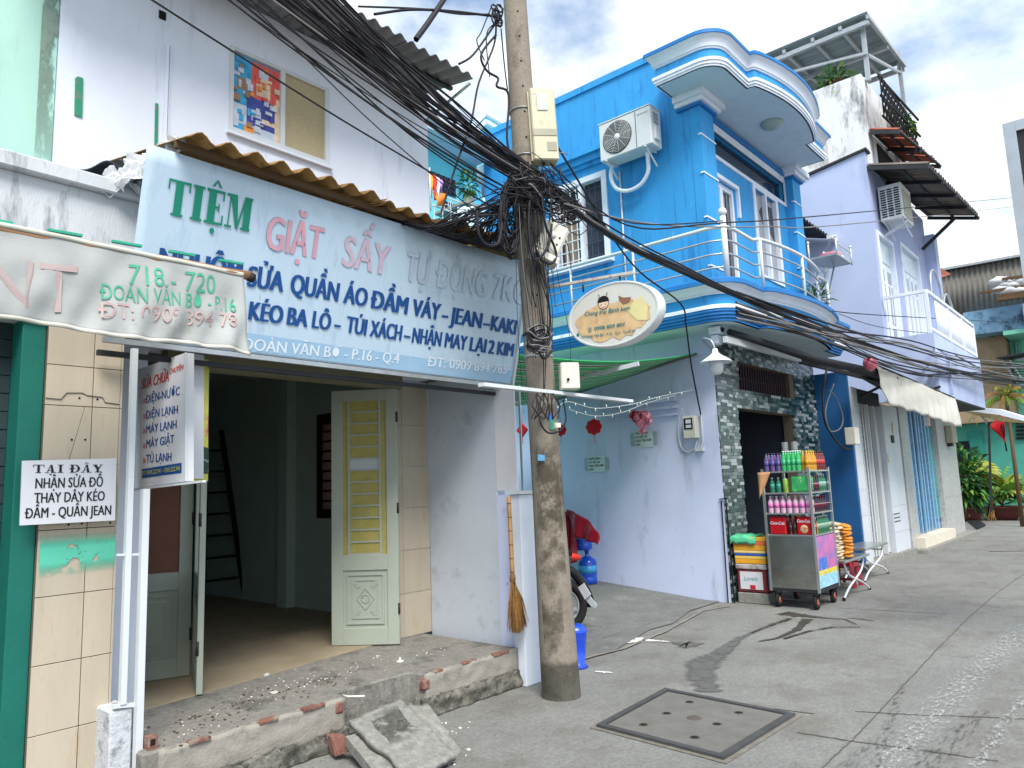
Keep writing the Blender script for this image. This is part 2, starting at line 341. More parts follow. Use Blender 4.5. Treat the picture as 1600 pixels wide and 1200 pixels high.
def add_streaks(m, col, amt, sc, th, st, soft=.15):
    t = m.node_tree; n = t.nodes; l = t.links; b = n['Principled BSDF']; src = b.inputs['Base Color'].links[0].from_socket
    tcn = n.new('ShaderNodeTexCoord'); mp = n.new('ShaderNodeMapping'); mp.inputs['Scale'].default_value = st; mp.inputs['Location'].default_value = (3.3, 1.1, 7.7); l.new(tcn.outputs['Object'], mp.inputs[0])
    x = n.new('ShaderNodeTexNoise'); x.inputs['Scale'].default_value = sc; x.inputs['Detail'].default_value = 9; x.inputs['Roughness'].default_value = .7; l.new(mp.outputs[0], x.inputs[0])
    r = n.new('ShaderNodeMapRange'); r.inputs[1].default_value = th; r.inputs[2].default_value = th+soft; r.inputs[4].default_value = amt; l.new(x.outputs[0], r.inputs[0])
    k = n.new('ShaderNodeMix'); k.data_type = 'RGBA'; l.new(r.outputs[0], k.inputs[0]); l.new(src, k.inputs[6]); k.inputs[7].default_value = (*col, 1); l.new(k.outputs[2], b.inputs['Base Color'])
add_streaks(white_wall, srgb(150, 158, 170), .5, 1.6, .57, (3, 3, .35)); add_streaks(white_wall, srgb(120, 126, 134), .7, 9, .69, (1, 1, 1), .05)
add_streaks(lav_wall, srgb(130, 142, 150), .5, 1.7, .56, (2.4, 2.4, .5)); add_streaks(lav_wall, srgb(104, 112, 122), .7, 11, .68, (1, 1, 1), .05)
add_streaks(blue, srgb(20, 92, 156), .7, 2.2, .54, (3, 3, .25)); add_streaks(blue, srgb(104, 178, 224), .6, 4, .62, (1, 1, .7), .08); add_streaks(blue, srgb(60, 84, 110), .6, 14, .70, (1, 1, .6), .05); add_streaks(blue2, srgb(60, 96, 130), .6, 4, .56, (2, 2, .5))
add_streaks(white_trim, srgb(120, 130, 140), .5, 3, .60, (3, 3, .5)); add_streaks(purple, srgb(130, 140, 172), .5, .9, .55, (2, 2, .35))
add_streaks(purple2, srgb(130, 136, 166), .4, 1.2, .55, (2, 2, .35)); add_streaks(soffit_m, srgb(140, 156, 162), .4, 1.5, .58, (1, 1, 1))
add_streaks(beige_tile, srgb(150, 136, 112), .4, 2.5, .58, (4, 4, .6)); add_streaks(signface, srgb(128, 150, 176), .6, 3, .60, (5, 5, .35), .1)
# ================================================================ GROUND
road_m = mat('road_surface', srgb(120, 121, 118), 0.88, var=0.13, vs=1.1, bump=0.55, bs=55, dirt=srgb(104, 102, 96), damt=0.7, ds=1.7, dth=0.5)
def add_fine(m, sc, lo, hi):
    """fine grit multiplied onto a material's colour"""
    t = m.node_tree; n = t.nodes; l = t.links; b = n['Principled BSDF']; src = b.inputs['Base Color'].links[0].from_socket
    tcn = n.new('ShaderNodeTexCoord'); x = n.new('ShaderNodeTexNoise'); x.inputs['Scale'].default_value = sc; x.inputs['Detail'].default_value = 4; x.inputs['Roughness'].default_value = .75
    l.new(tcn.outputs['Object'], x.inputs[0]); r = n.new('ShaderNodeMapRange'); r.inputs[1].default_value = .32; r.inputs[2].default_value = .68; r.inputs[3].default_value = lo; r.inputs[4].default_value = hi
    l.new(x.outputs[0], r.inputs[0]); h = n.new('ShaderNodeHueSaturation'); l.new(r.outputs[0], h.inputs['Value']); l.new(src, h.inputs['Color']); l.new(h.outputs[0], b.inputs['Base Color'])
add_fine(road_m, 38, .76, 1.2); add_fine(road_m, 9, .9, 1.1); add_fine(plat_m, 30, .72, 1.25); add_fine(conc, 30, .8, 1.2); add_fine(rough_conc, 26, .6, 1.3); add_fine(pole_m, 26, .85, 1.1); add_fine(conc_light, 24, .75, 1.15)
road = MB().add([(-60, -60, 0), (400, -60, 0), (400, 120, 0), (-60, 120, 0)], [(0, 1, 2, 3)]).build('road', road_m, kind='structure', org=(0, 0, 0))
def strip(name, pts, wd, m, z=0.004, parent=road, jit=0.0, seed=1, n=None):
    pts = [Vector((p[0], p[1], 0)) for p in pts]; rnd = random.Random(seed)
    if n:
        q = []
        for i in range(len(pts)-1): q += [pts[i].lerp(pts[i+1], k/n) for k in range(n)]
        pts = q+[pts[-1]]
    vs = []; uv = []; W = wd if isinstance(wd, (list, tuple)) else None
    for i, p in enumerate(pts):
        d = (pts[min(i+1, len(pts)-1)]-pts[max(i-1, 0)]).normalized(); nn = Vector((-d.y, d.x, 0))
        if W: t = i/(len(pts)-1)*(len(W)-1); k = min(int(t), len(W)-2); ww = W[k]+(W[k+1]-W[k])*(t-k)
        else: ww = wd
        j = rnd.uniform(-jit, jit); ww *= 1+rnd.uniform(-.3, .3)*(1 if jit else 0)
        vs += [p+nn*(ww/2+j)+Vector((0, 0, z)), p-nn*(ww/2-j)+Vector((0, 0, z))]; uv += [(i, 0), (i, 1)]
    mb = MB(); mb.add(vs, [(2*i, 2*i+1, 2*i+3, 2*i+2) for i in range(len(pts)-1)])
    o = mb.build(name, m, parent, org=(0, 0, 0)); me = o.data; ul = me.uv_layers.new(name='UVMap')
    for lp in me.loops: ul.data[lp.index].uv = uv[lp.vertex_index]
    return o
G = lambda x, y: P(x, y, Z=0.0)
joint = mat('crack_dark', srgb(84, 82, 77), 1, bump=0)
crackd = mat('crack_soil', srgb(96, 92, 84), 1, var=.3, vs=20, bump=0.3)
strip('joint', [G(1240, 1245), G(1285, 1200), G(1332, 1157), G(1400, 1085), G(1450, 1030), G(1510, 968), G(1560, 925), G(1600, 897), G(1700, 845)], 0.009, joint, jit=.004, n=14)
strip('joint', [G(1246, 1145), G(1332, 1159), G(1420, 1170), G(1560, 1190)], 0.012, joint, jit=.004, n=20, seed=3)
strip('joint', [G(1336, 1112), G(1420, 1117), G(1540, 1121), G(1600, 1124)], 0.012, joint, jit=.004, n=20, seed=4)
strip('joint', [G(1210, 1108), G(1272, 1116)], 0.014, joint, jit=.003, n=20, seed=4)
strip('joint', [G(1308, 950), G(1400, 955), G(1480, 960)], 0.012, joint, jit=.004, n=16, seed=5)
flake = mat('white_residue', srgb(176, 180, 182), .9, var=.05, stretch=(2.2, 6, 1), alpha=(6, .49, .16, .75, 2.4))
flake2 = mat('white_speckle', srgb(178, 182, 184), .9, var=.05, stretch=(2.5, 7, 1), alpha=(8, .60, .1, .78, 2.4))
skid = mat('tyre_mark', srgb(70, 70, 66), .95, var=.1, stretch=(1.5, 6, 1), alpha=(7, .49, .2, .75, 3))
strip('white_scuff', [G(1330, 1290), G(1400, 1180), G(1495, 1080), G(1560, 1020), G(1610, 975), G(1700, 905)], [.2, .34, .34, .3], flake, z=.008, n=6)
strip('white_scuff', [G(1470, 1290), G(1530, 1190), G(1590, 1105), G(1650, 1040)], .12, flake, z=.009, n=6)
strip('white_scuff', [G(1390, 1250), G(1470, 1130), G(1560, 1040), G(1640, 975)], .7, flake2, z=.012, n=6)
strip('white_scuff', [G(1520, 1010), G(1560, 970), G(1600, 935)], .16, flake2, z=.010, n=6, seed=9)
strip('tyre_track', [G(1350, 1260), G(1378, 1180), G(1395, 1120), G(1412, 1070)], [.12, .1, .07], skid, z=.006, n=6)
strip('tyre_track', [G(1420, 1240), G(1480, 1165), G(1540, 1110)], [.3, .22, .1], skid, z=.007, n=6)
strip('tyre_track', [G(1310, 1220), G(1350, 1175), G(1375, 1155)], [.16, .1], skid, z=.011, n=6)
wet = mat('wet_stain', srgb(70, 67, 60), .4, var=.15, spec=.6, bump=.1, alpha=(9, .34, .12, .7, 5))
wet2 = mat('damp_patch', srgb(92, 92, 91), .7, var=.1, bump=.3, alpha=(7, .34, .14, .7, 4))
strip('wet_trail', [G(1222, 958), G(1250, 962), G(1290, 966), G(1320, 968), G(1338, 976)], [.3, .26, .1, .05, .02], wet, z=.004, n=8, jit=.004)
strip('wet_trail', [G(1262, 968), G(1245, 985), G(1215, 998), G(1185, 1003)], [.14, .09, .06, .03], wet, z=.008, n=8, jit=.004)
strip('wet_trail', [G(1345, 981), G(1300, 981), G(1262, 988), G(1225, 999)], [.03, .05, .05], wet, z=.012, n=8, jit=.004)
strip('wet_trail', [G(1235, 968), G(1205, 978), G(1175, 990)], [.07, .05, .03], wet, z=.016, n=8, jit=.004)
strip('wet_trail', [G(1325, 966), G(1348, 968), G(1366, 971)], [.02, .07, .02], wet, z=.004, n=8, jit=.004)
strip('drain_trail', [G(1185, 985), G(1155, 998), G(1125, 1022), G(1098, 1036), G(1096, 1060), G(1108, 1082)], [.06, .1, .24, .3, .26, .2], wet2, z=.005, n=8, jit=.004)
strip('damp_patch', [G(1050, 1004), G(1075, 1008), G(1100, 1006)], [.05, .3, .02], wet2, z=.006, n=8, jit=.004)
strip('plaster_spill', [G(972, 1006), G(1000, 1001), G(1020, 1002), G(1045, 1004)], [.08, .26, .12, .03], mat('plaster', srgb(214, 214, 210), .9, var=.05, alpha=(14, .38, .1, .7, 4)), z=.009, n=7, jit=.004)
strip('plaster_spill', [G(930, 1050), G(945, 1051), G(958, 1052)], [.04, .08, .02], MATS['plaster'], z=.006, n=7, jit=.004)
# rougher asphalt apron in the alley mouth
alley_m = mat('alley_asphalt', srgb(112, 114, 112), .95, var=.15, vs=3, bump=1, bs=60, dirt=srgb(140, 138, 130), damt=.6, ds=5, dth=.55)
add_fine(alley_m, 45, .7, 1.25)
ap = [G(905, 1035), G(960, 1018), G(1015, 985), G(1052, 975), G(1085, 950), G(1120, 942), G(1050, 925), G(990, 912), G(930, 905), G(880, 905), G(800, 930), G(790, 1000)]
MB().poly([(p.x, p.y, .010) for p in ap]).build('alley_ground', alley_m, kind='structure')
strip('joint', [G(905, 1033), G(975, 1015), G(1040, 988), G(1100, 955), G(1140, 948)], .03, mat('joint_light', srgb(128, 126, 118), .95, var=.2), z=.014, jit=.004, n=12, seed=8)
strip('dark_crack', [G(1545, 862), G(1600, 861)], .09, joint, z=.006, n=8, jit=.02)
# loose grit on the road near the step
def crumbs(name, pts, n, m, smin, smax, z, seed, label, cat='debris', parent=None):
    rnd = random.Random(seed); mb = MB()
    for i in range(n):
        a, b, c = rnd.random(), rnd.random(), rnd.random()
        k = rnd.randrange(len(pts)-1); p = Vector(pts[k]).lerp(Vector(pts[k+1]), a)
        p = p+Vector((rnd.gauss(0, .12), rnd.gauss(0, .12), 0)); s = rnd.uniform(smin, smax); an = rnd.uniform(0, 3)
        u = Vector((math.cos(an), math.sin(an), rnd.uniform(-.2, .2)))*s; v = Vector((-math.sin(an), math.cos(an), 0))*s*rnd.uniform(.3, .9)
        mb.obox((p.x, p.y, z), u, v, (0, 0, s*rnd.uniform(.2, .5)))
    return mb.build(name, m, parent, label=label if not parent else None, cat=cat if not parent else None, kind='stuff')
# manhole
mh = thing('manhole_cover', 'square concrete manhole cover with six holes in a steel frame set in the road', 'manhole cover', tuple(G(1085, 1132)))
mc = [G(935, 1137), G(1040, 1080), G(1240, 1120), G(1130, 1188)]; cen = sum(mc, Vector())/4
def ins(k, z): return [Vector((cen.x+(p.x-cen.x)*k, cen.y+(p.y-cen.y)*k, z)) for p in mc]
MB().poly(ins(1.09, .003), (0, 0, .003)).build('mortar_bed', mat('mortar', srgb(112, 109, 101), .95, var=.2, vs=12, bump=.6), mh)
o1, o2 = ins(1.02, .007), ins(.93, .007)
for k in range(4):
    a, b, c, d = o1[k], o1[(k+1) % 4], o2[(k+1) % 4], o2[k]
    MB().poly([a, b, c, d], (0, 0, .016)).build('frame_rail', mat('frame_metal', srgb(78, 79, 80), .6, metal=.3, var=.2, vs=8), mh)
MB().poly(ins(.90, .007), (0, 0, .010)).build('cover_plate', mat('cover_conc', srgb(104, 103, 99), .85, var=.15, vs=6, bump=.5, bs=80), mh)
hm = mat('hole_dark', srgb(22, 20, 20), 1, bump=0, var=0); hr = mat('hole_rim', srgb(90, 84, 78), .8, metal=.2)
for (x, y) in ((1078, 1101), (1042, 1119), (1006, 1137), (1155, 1118), (1121, 1136), (1086, 1157)):
    c = G(x, y); MB().lathe((c.x, c.y, .017), [(.033, 0), (.033, .002), (.026, .0025)], 14).build('hole_rim', hr, mh)
    MB().lathe((c.x, c.y, .0185), [(.024, 0), (.024, .0016)], 14).build('hole', hm, mh)
c = G(1085, 1126); MB().lathe((c.x, c.y, .017), [(.05, 0), (.045, .003), (.012, .004)], 14).build('lifting_eye', hr, mh)
# ================================================================ LEFT NEIGHBOUR (tiled pillar house)
nb = thing('tiled_house', 'house at the left edge with a beige tiled pillar, dark green shutter and stained parapet', 'house', (1.3, 4.6, 0))
bx('parapet', weath, nb, -3, 1.775, 4.40, 4.62, 2.58, 3.36)
bx('parapet_cap', weath, nb, -3, 1.80, 4.34, 4.66, 3.363, 3.45, bev=.008)
bx('pillar_core', grout, nb, 1.283, 1.657, 4.412, 4.80, 0, 2.578)
zt = [.02, .29, .66, .99, 1.2, 1.42, 1.76, 2.09, 2.33, 2.575]
zt = [-.0, .10, .44, .78, 1.12, 1.46, 1.80, 2.12, 2.34, 2.575]
for i in range(len(zt)-1):
    for (a, b) in ((1.284, 1.512), (1.516, 1.656)):
        bx('tile', beige_tile, nb, a, b, 4.40, 4.411, zt[i]+.002, zt[i+1]-.002, bev=.0015)
    bx('tile', beige_tile, nb, 1.658, 1.669, 4.402, 4.60, zt[i]+.002, zt[i+1]-.002)
def paint(name, m, parent, pts, out_, uvs=None):
    v = [Vector(p)+Vector(out_) for p in pts]
    o = MB().add(v, [(0, 1, 2, 3)]).build(name, m, parent); ul = o.data.uv_layers.new(name='UVMap')
    for lp in o.data.loops: ul.data[lp.index].uv = [(0, 0), (1, 0), (1, 1), (0, 1)][lp.vertex_index]
    return o
q = lambda x, y, Y=4.40: P(x, y, Y=Y)
paint('paint_smear', jade, nb, [q(60, 880), q(180, 868), q(181, 838), q(62, 846)], (0, -.0035, 0), 1)
paint('paint_smear', jade, nb, [q(60, 905), q(178, 890), q(181, 828), q(62, 836)], (0, -.005, 0), 1)
crack = MB().tube([q(x, y)+Vector((0, -.003, 0)) for x, y in ((71, 622), (95, 624), (104, 614), (128, 614), (136, 618), (160, 621), (164, 629), (186, 632))], .0025, 4)
crack.build('crack', joint, nb)
for x, y in ((107, 820), (128, 818), (172, 817), (124, 622), (152, 624), (133, 687), (112, 687)):
    MB().lathe(q(x, y)+Vector((0, -.002, 0)), [(.006, 0), (.005, .001)], 8, (0, -1, 0)).build('screw_hole', hm, nb)
bx('jamb', greenpaint, nb, 1.17, 1.281, 4.43, 4.75, 0, 2.578, bev=.004)
for k in range(26):
    bx('shutter_slat', darkshut, nb, -2.6, 1.168, 4.60+(k % 2)*.003, 4.625, .04+k*.098, .132+k*.098)
bx('floor_sill', conc, nb, -3, 1.70, 4.30, 4.395, 0, .06)
bx('upper_wall', mint, nb, -3, 1.425, 5.02, 9, 3.2, 7.2)
strip_m = mat('old_edge', srgb(120, 140, 130), .95, var=.2, alpha=(3, .46, .1, .7, 2.5), stretch=(3, 1, 1))
paint('worn_edge', strip_m, nb, [(1.33, 5.02, 3.45), (1.43, 5.02, 3.45), (1.43, 5.02, 6), (1.33, 5.02, 6)], (0, -.004, 0))
bx('side_wall', weath, nb, -3, 1.65, 4.85, 9, 0, 3.15)
# hanging board with text
tb = thing('notice_board', 'white hand-lettered board about clothes mending tied to the tiled pillar', 'sign', tuple(P(105, 820, Y=4.33)))
bp = [P(31, 821, Y=4.33), P(180, 813, Y=4.33), P(182, 716, Y=4.33), P(35, 720, Y=4.33)]
MB().poly(bp, (0, .012, 0)).build('panel', boardw, tb)
def bl(x, y): return P(x, y, Y=4.33)
for s_, x0, y0, x1, y1, hh in (('NHẬN SỬA ĐỒ', 55, 763, 160, 760, .051), ('THAY DÂY KÉO', 53, 786, 163, 782, .051), ('ĐẦM - QUẦN JEAN', 40, 810, 173, 804, .051)):
    text(s_, bl(x0, y0), bl(x1, y1), (0, 0, 1), hh, t_black, tb, bold=.022, out_=(0, -1, 0))
serif('TẠI ĐÂY', bl(51, 739), bl(160, 738), (0, 0, 1), .042, t_black, tb, (0, -1, 0), stem=.2)
MB().tube([bl(108, 718), (1.47, 4.38, 2.12)], .0015, 4).build('string', t_black, tb)
# rolled awning pole and banner
ban = thing('cloth_awning', 'faded cloth awning with green and red house number lettering hanging from a brown pole', 'awning', (1.2, 3.8, 2.4))
pa, pb = P(-60, 349, Y=3.80), P(393, 432, Y=3.80)
MB().tube([pa.lerp(pb, k/10)+Vector((0, 0, .004*math.sin(k*2))) for k in range(11)], .026, 10).build('pole', bamboo, ban)
MB().tube([pb-Vector((.02, 0, 0)), pb+Vector((.012, 0, -.01))], .029, 10).build('pole_end', mat('dark_cap', srgb(44, 36, 34), .8), ban)
gt = mat('teal_tape', srgb(40, 160, 130), .6)
for x0, x1 in ((-40, 20), (75, 128), (175, 221), (264, 304), (342, 378)):
    a, b = P(x0, 346+(x0+0)*.176, Y=3.785), P(x1, 346+(x1)*.176, Y=3.785)
    MB().bar(a, b, .022, .012).build('tape', gt, ban)
ba, bb = P(-60, 352, Y=3.79), P(378, 465, Y=3.79)
def banner(a, b):
    top = Vector((ba.x+(bb.x-ba.x)*a, 3.775, 2.86+.0*a)); z1 = 2.40+.012*math.sin(a*9)-(.03*max(0, (a-.72)/.28) if a > .72 else 0)
    if a > .72: z1 += 0.0
    z = top.z*(1-b)+z1*b
    y = 3.775-.03*b+(.016*math.sin(a*14+b*4)+.012*math.sin(a*31-b*5)+.010*math.sin(a*52+b*9))*b*(.5+a)+.012*noise.noise(Vector((a*9, b*4, 2)))
    return Vector((top.x+.02*b, y, z))
MB().grid(banner, 90, 14, True, closed=(0, .004, 0)).build('cloth', canvas, ban)
edge = MB()
edge.grid(lambda a, b: banner(a, .955+.045*b)+Vector((0, -.004, 0)), 90, 1, True, closed=(0, .002, 0)); edge.build('hem', mat('hem_cloth', srgb(184, 184, 174), .85), ban)
MB().grid(lambda a, b: banner(a, .0+.05*b)+Vector((0, -.004, 0)), 90, 1, True, closed=(0, .002, 0)).build('hem', MATS['hem_cloth'], ban)
def drape(o):
    lx, ly, lz = WL[ban.name]
    for v in o.data.vertices:
        x, z = v.co.x+lx, v.co.z+lz; a = (x-ba.x)/(bb.x-ba.x); b = min(1, max(0, (2.86-z)/(.46)))
        v.co.y = banner(a, b).y-ly-.004-(.0004*(v.index % 3)*0)
def on_banner(x, y): return P(x, y, Y=3.76)
FR = (0, -1, 0)
fg = mat('faded_green', srgb(70, 160, 132), .8); fr = mat('faded_pink', srgb(176, 152, 150), .85, var=.15, vs=8); fr2 = mat('faded_rose', srgb(170, 154, 152), .85, var=.1)
drape(text('718 - 720', on_banner(202, 443), on_banner(337, 459), (0, 0, 1), .104, fg, ban, bold=0, out_=FR))
drape(text('ĐOÀN VĂN BƠ - P.16', on_banner(158, 467), on_banner(369, 487), (0, 0, 1), .078, fg, ban, bold=0, out_=FR))
drape(text('ĐT: 0909 894 78', on_banner(156, 497), on_banner(368, 512), (0, 0, 1), .078, fr, ban, bold=0, out_=FR))
drape(text('NT', on_banner(-24, 482), on_banner(118, 490), (0, 0, 1), .23, fr2, ban, bold=0, out_=FR))
drape(text('.', on_banner(120, 492), on_banner(129, 493), (0, 0, 1), .10, fr2, ban, bold=0, out_=FR))
# pipes and post in front of the shop's left edge
wp = thing('white_gate_frame', 'two white painted steel tubes standing on a low plastered block beside the tiled pillar', 'gate frame', (1.72, 4.2, 0))
MB().bar(P(210, 545, Y=4.22), P(191, 1100, Y=4.22), .03, .033, up=(0, 1, 0)).build('tube', alu, wp)
MB().bar(P(227, 764, Y=4.2), P(214, 1205, Y=4.2), .036, .04, up=(0, 1, 0)).build('tube', alu, wp)
MB().bar(P(182, 867, Y=4.22), P(222, 866, Y=4.22), .012).build('crossbar', alu, wp)
MB().bar(P(176, 1104, Y=4.22), P(218, 1100, Y=4.22), .02).build('crossbar', alu, wp)
bx('plaster_block', mat('block_plaster', srgb(186, 190, 196), .95, var=.1, vs=9, bump=.8, bs=40, dirt=srgb(110, 116, 120), damt=.8, ds=14, dth=.52), wp, 1.60, 1.715, 4.22, 4.45, 0, .52, bev=.01)
# box sign perpendicular to the street
ss = thing('box_sign', 'double sided box sign listing electrical repairs sticking out beside the shop door', 'sign', (1.9, 4.4, 1.68))
XS = 1.9
MB().poly([P(217, 577, X=XS), P(290, 551, X=XS), P(289, 752, X=XS), P(216, 762, X=XS)], (.05, 0, 0)).build('panel', boardw, ss)
FX = (-1, 0, 0)
sx = lambda x, y: P(x, y, X=XS)
for s_, x0, y0, x1, y1 in (('ĐIỆN-NƯỚC', 229, 630, 281, 617), ('ĐIỆN LẠNH', 229, 654, 278, 646), ('MÁY LẠNH', 229, 677, 276, 669), ('MÁY GIẶT', 229, 700, 272, 692), ('TỦ LẠNH', 229, 723, 268, 720)):
    text(s_, sx(x0, y0), sx(x1, y1), (0, 0, 1), .048, t_blue, ss, bold=.03, out_=FX)
    text('»', sx(x0-5, y0), sx(x0-1.5, y0-.5), (0, 0, 1), .04, t_red, ss, bold=.03, out_=FX)
text('SỬA CHỮA', sx(222, 608), sx(264, 595), (0, 0, 1), .062, t_red, ss, bold=.035, out_=FX, shear=.2)
text('CHUYÊN', sx(265, 585), sx(287, 577), (0, 0, 1), .032, t_red, ss, bold=.03, out_=FX, shear=.2)
MB().poly([sx(222, 733)+Vector((-.002, 0, 0)), sx(284, 723)+Vector((-.002, 0, 0)), sx(284, 739)+Vector((-.002, 0, 0)), sx(222, 747)+Vector((-.002, 0, 0))]).build('phone_band', t_blue, ss)
text('ĐT: 0909.222.941 - 0769.222.941', sx(223, 743), sx(282, 735), (0, 0, 1), .026, t_yel, ss, bold=.02, out_=(-1, 0, 0), lift=.004)
MB().bar(sx(209, 765), sx(319, 752), .02, .012).build('bracket', alu, ss)
for (x, y0, y1) in ((217, 577, 762), (290, 551, 752)): MB().bar(sx(x, y0), sx(x, y1), .008, .012).build('edge_trim', alu, ss)
po = thing('poster_panel', 'narrow yellow and pink advert panel with a white strip behind the repair sign', 'poster', (2.1, 4.4, 1.7))
MB().poly([P(290, 557, Y=4.42), P(326, 562, Y=4.42), P(325, 752, Y=4.42), P(290, 752, Y=4.42)], (0, .02, 0)).build('backing', mat('poster_yellow', srgb(190, 190, 80), .5, var=.2, dirt=srgb(190, 60, 110), damt=1, ds=7, dth=.5), po)
MB().poly([P(295, 552, Y=4.41), P(319, 555, Y=4.41), P(318, 748, Y=4.41), P(295, 748, Y=4.41)], (0, .006, 0)).build('white_strip', boardw, po)
MB().poly([P(288, 690, Y=4.416), P(326, 700, Y=4.416), P(326, 740, Y=4.416), P(288, 740, Y=4.416)]).build('dark_print', mat('pdark', srgb(28, 60, 40), .5, dirt=srgb(200, 200, 210), damt=1, ds=20, dth=.55), po)
# ================================================================ SHOP HOUSE
sh = thing('shop_house', 'pale white two-storey shop house with an open doorway under a laundry banner', 'house', (3.0, 5.0, 0))
WY = 5.0
# upper wall with a window opening
wx0, wx1, wz0, wz1 = 2.585, 3.49, 4.35, 5.06
MB().box(1.43, wx0, WY, 5.2, 2.62, 5.46).box(wx1, 4.64, WY, 5.2, 2.62, 5.46).box(wx0, wx1, WY, 5.2, 2.62, wz0).box(wx0, wx1, WY, 5.2, wz1, 5.46).box(4.44, 4.64, 5.2, 9, 3.2, 5.5).build('upper_wall', white_wall, sh)
win = MB().box(wx0, wx1, 4.985, 5.03, wz1-.03, wz1).box(wx0, wx1, 4.985, 5.03, wz0, wz0+.045).box(wx0, wx0+.03, 4.985, 5.03, wz0+.045, wz1-.03).box(wx1-.045, wx1, 4.985, 5.03, wz0+.045, wz1-.03).box(3.02, 3.06, 4.985, 5.03, wz0+.045, wz1-.03).build('window', alu, sh)
MB().box(3.06, wx1-.045, 5.01, 5.02, wz0+.045, wz1-.03).build('board_pane', tanboard, win)
WL[win.name] = WL[win.name]
cols = [srgb(60, 160, 205), srgb(215, 90, 80), srgb(225, 200, 170), srgb(60, 70, 150), srgb(190, 200, 215), srgb(220, 140, 60), srgb(150, 120, 90)]
rnd = random.Random(5)
pane = MB().box(wx0+.03, 3.02, 5.012, 5.02, wz0+.045, wz1-.03).build('poster_pane', mat('pp0', srgb(70, 150, 200), .5), win)
patches = [(0, .45, .35, 1, 0), (.4, 1, .5, .98, 1), (.5, .8, .55, .75, 2), (.0, .4, .0, .35, 4), (.3, .95, .12, .5, 3), (.4, .6, .2, .34, 4), (.9, 1, 0, .6, 2), (.3, .9, 0, .12, 4), (.1, .3, .55, .7, 6), (0, .3, 0, .1, 0), (.25, .45, .02, .1, 5), (.62, .9, .2, .26, 2), (.55, .75, .76, .9, 4)]
for _i in range(46):
    a_ = rnd.random()*.9; c_ = rnd.random()*.92; k_ = rnd.choice((0, 4, 6, 0) if a_ < .35 else ((1, 1, 2, 5, 4) if c_ > .45 else (3, 3, 4, 4, 2))); patches.append((a_, min(1, a_+rnd.uniform(.04, .16)), c_, min(1, c_+rnd.uniform(.02, .10)), k_))
for i, (a, b, c, d, k) in enumerate(patches):
    w0, h0 = 3.02-wx0-.03, wz1-wz0-.075
    MB().box(wx0+.03+a*w0, wx0+.03+b*w0, 5.0112-.0003*(i+1), 5.0115, wz0+.045+c*h0, wz0+.045+d*h0).build('poster_print', mat('pp_%d' % k, cols[k], .5, var=.25, vs=14), win)
MB().box(wx0-.02, wx1+.02, 4.965, 5.0, wz0-.02, wz0-.001).build('sill', white_trim, sh)
MB().box(2.045, 2.095, 4.995, 4.999, 5.02, 5.085).build('wall_hole', hm, sh)
dp = mat('duct_green', srgb(40, 140, 105), .6, dirt=srgb(120, 120, 110), damt=.7, ds=16, dth=.5)
for x, y0, y1, ww in ((125, 121, 182, .035), (119, 122, 180, .01), (245, 162, 238, .02)):
    MB().bar(P(x, y0, Y=4.995), P(x-1.5, y1, Y=4.995), ww, .012, up=(0, 1, 0)).build('old_duct', dp, sh)
MB().bar(P(262, 70, Y=4.99), P(256, 243, Y=4.99), .022, .016, up=(0, 1, 0)).build('wall_duct', white_wall, sh)
MB().bar(P(266.5, 72, Y=4.992), P(261, 243, Y=4.992), .006, .012, up=(0, 1, 0)).build('wall_duct', white_wall, sh)
# main roof overhang
for k in range(9):
    x0 = 1.0+k*.4; corr((x0, 5.35, 5.56-.012*(k % 2)), (.41, 0, 0), (0, -1.02, -.18), .02, .135).build('roof_sheet', corr_grey, sh)
MB().box(1.0, 4.63, 4.62, 4.66, 5.375, 5.405).build('purlin', darksteel, sh)
MB().bar((4.62, 4.98, 5.2), (4.66, 4.42, 5.37), .02, .02).build('brace', steel, sh)
# lower parts: porch
MB().poly([(1.72, 4.10, 0), (2.98, 4.10, 0), (3.0, 4.24, 0), (3.62, 4.22, 0), (3.66, 4.09, 0), (4.655, 4.09, 0), (4.655, 5.3, 0), (4.3, 5.3, 0), (4.3, 10, 0), (1.72, 10, 0)], (0, 0, .3)).build('platform', plat_m, sh, bev=.012)
MB().poly([(1.9, 4.9, .3), (4.9, 5.3, .3), (4.9, 10, .3), (1.9, 10, .3)], (0, 0, .006)).build('interior_floor', intfloor, sh)
fm = mat('mortar_front', srgb(146, 142, 134), .95, var=.15, vs=5, bump=.6, bs=50, dirt=srgb(100, 98, 90), damt=.6, ds=5, dth=.52)
def rough_face(x0, x1, z0, z1, y, amp, m, nm, seed, topj=.0, n=40):
    rnd = random.Random(seed); jj = [rnd.uniform(-topj, topj) for _ in range(n+1)]
    def f(a, b):
        x = x0+(x1-x0)*a; i = int(round(a*n)); z = z0+(z1+jj[i]*b-z0)*b
        return Vector((x, y+amp*noise.noise(Vector((x*9, z*14, seed))), z))
    return MB().grid(f, n, 8, True, closed=(0, .06, 0)).build(nm, m, sh)
rough_face(1.80, 2.97, .10, .292, 4.083, .012, fm, 'front_face', 2, .006)
rough_face(3.66, 4.66, .12, .292, 4.075, .010, fm, 'front_face', 5, .006)
rough_face(1.78, 2.98, 0, .115, 4.055, .03, rough_conc, 'footing', 8, .02)
rough_face(3.64, 4.67, 0, .13, 4.05, .03, rough_conc, 'footing', 9, .02)
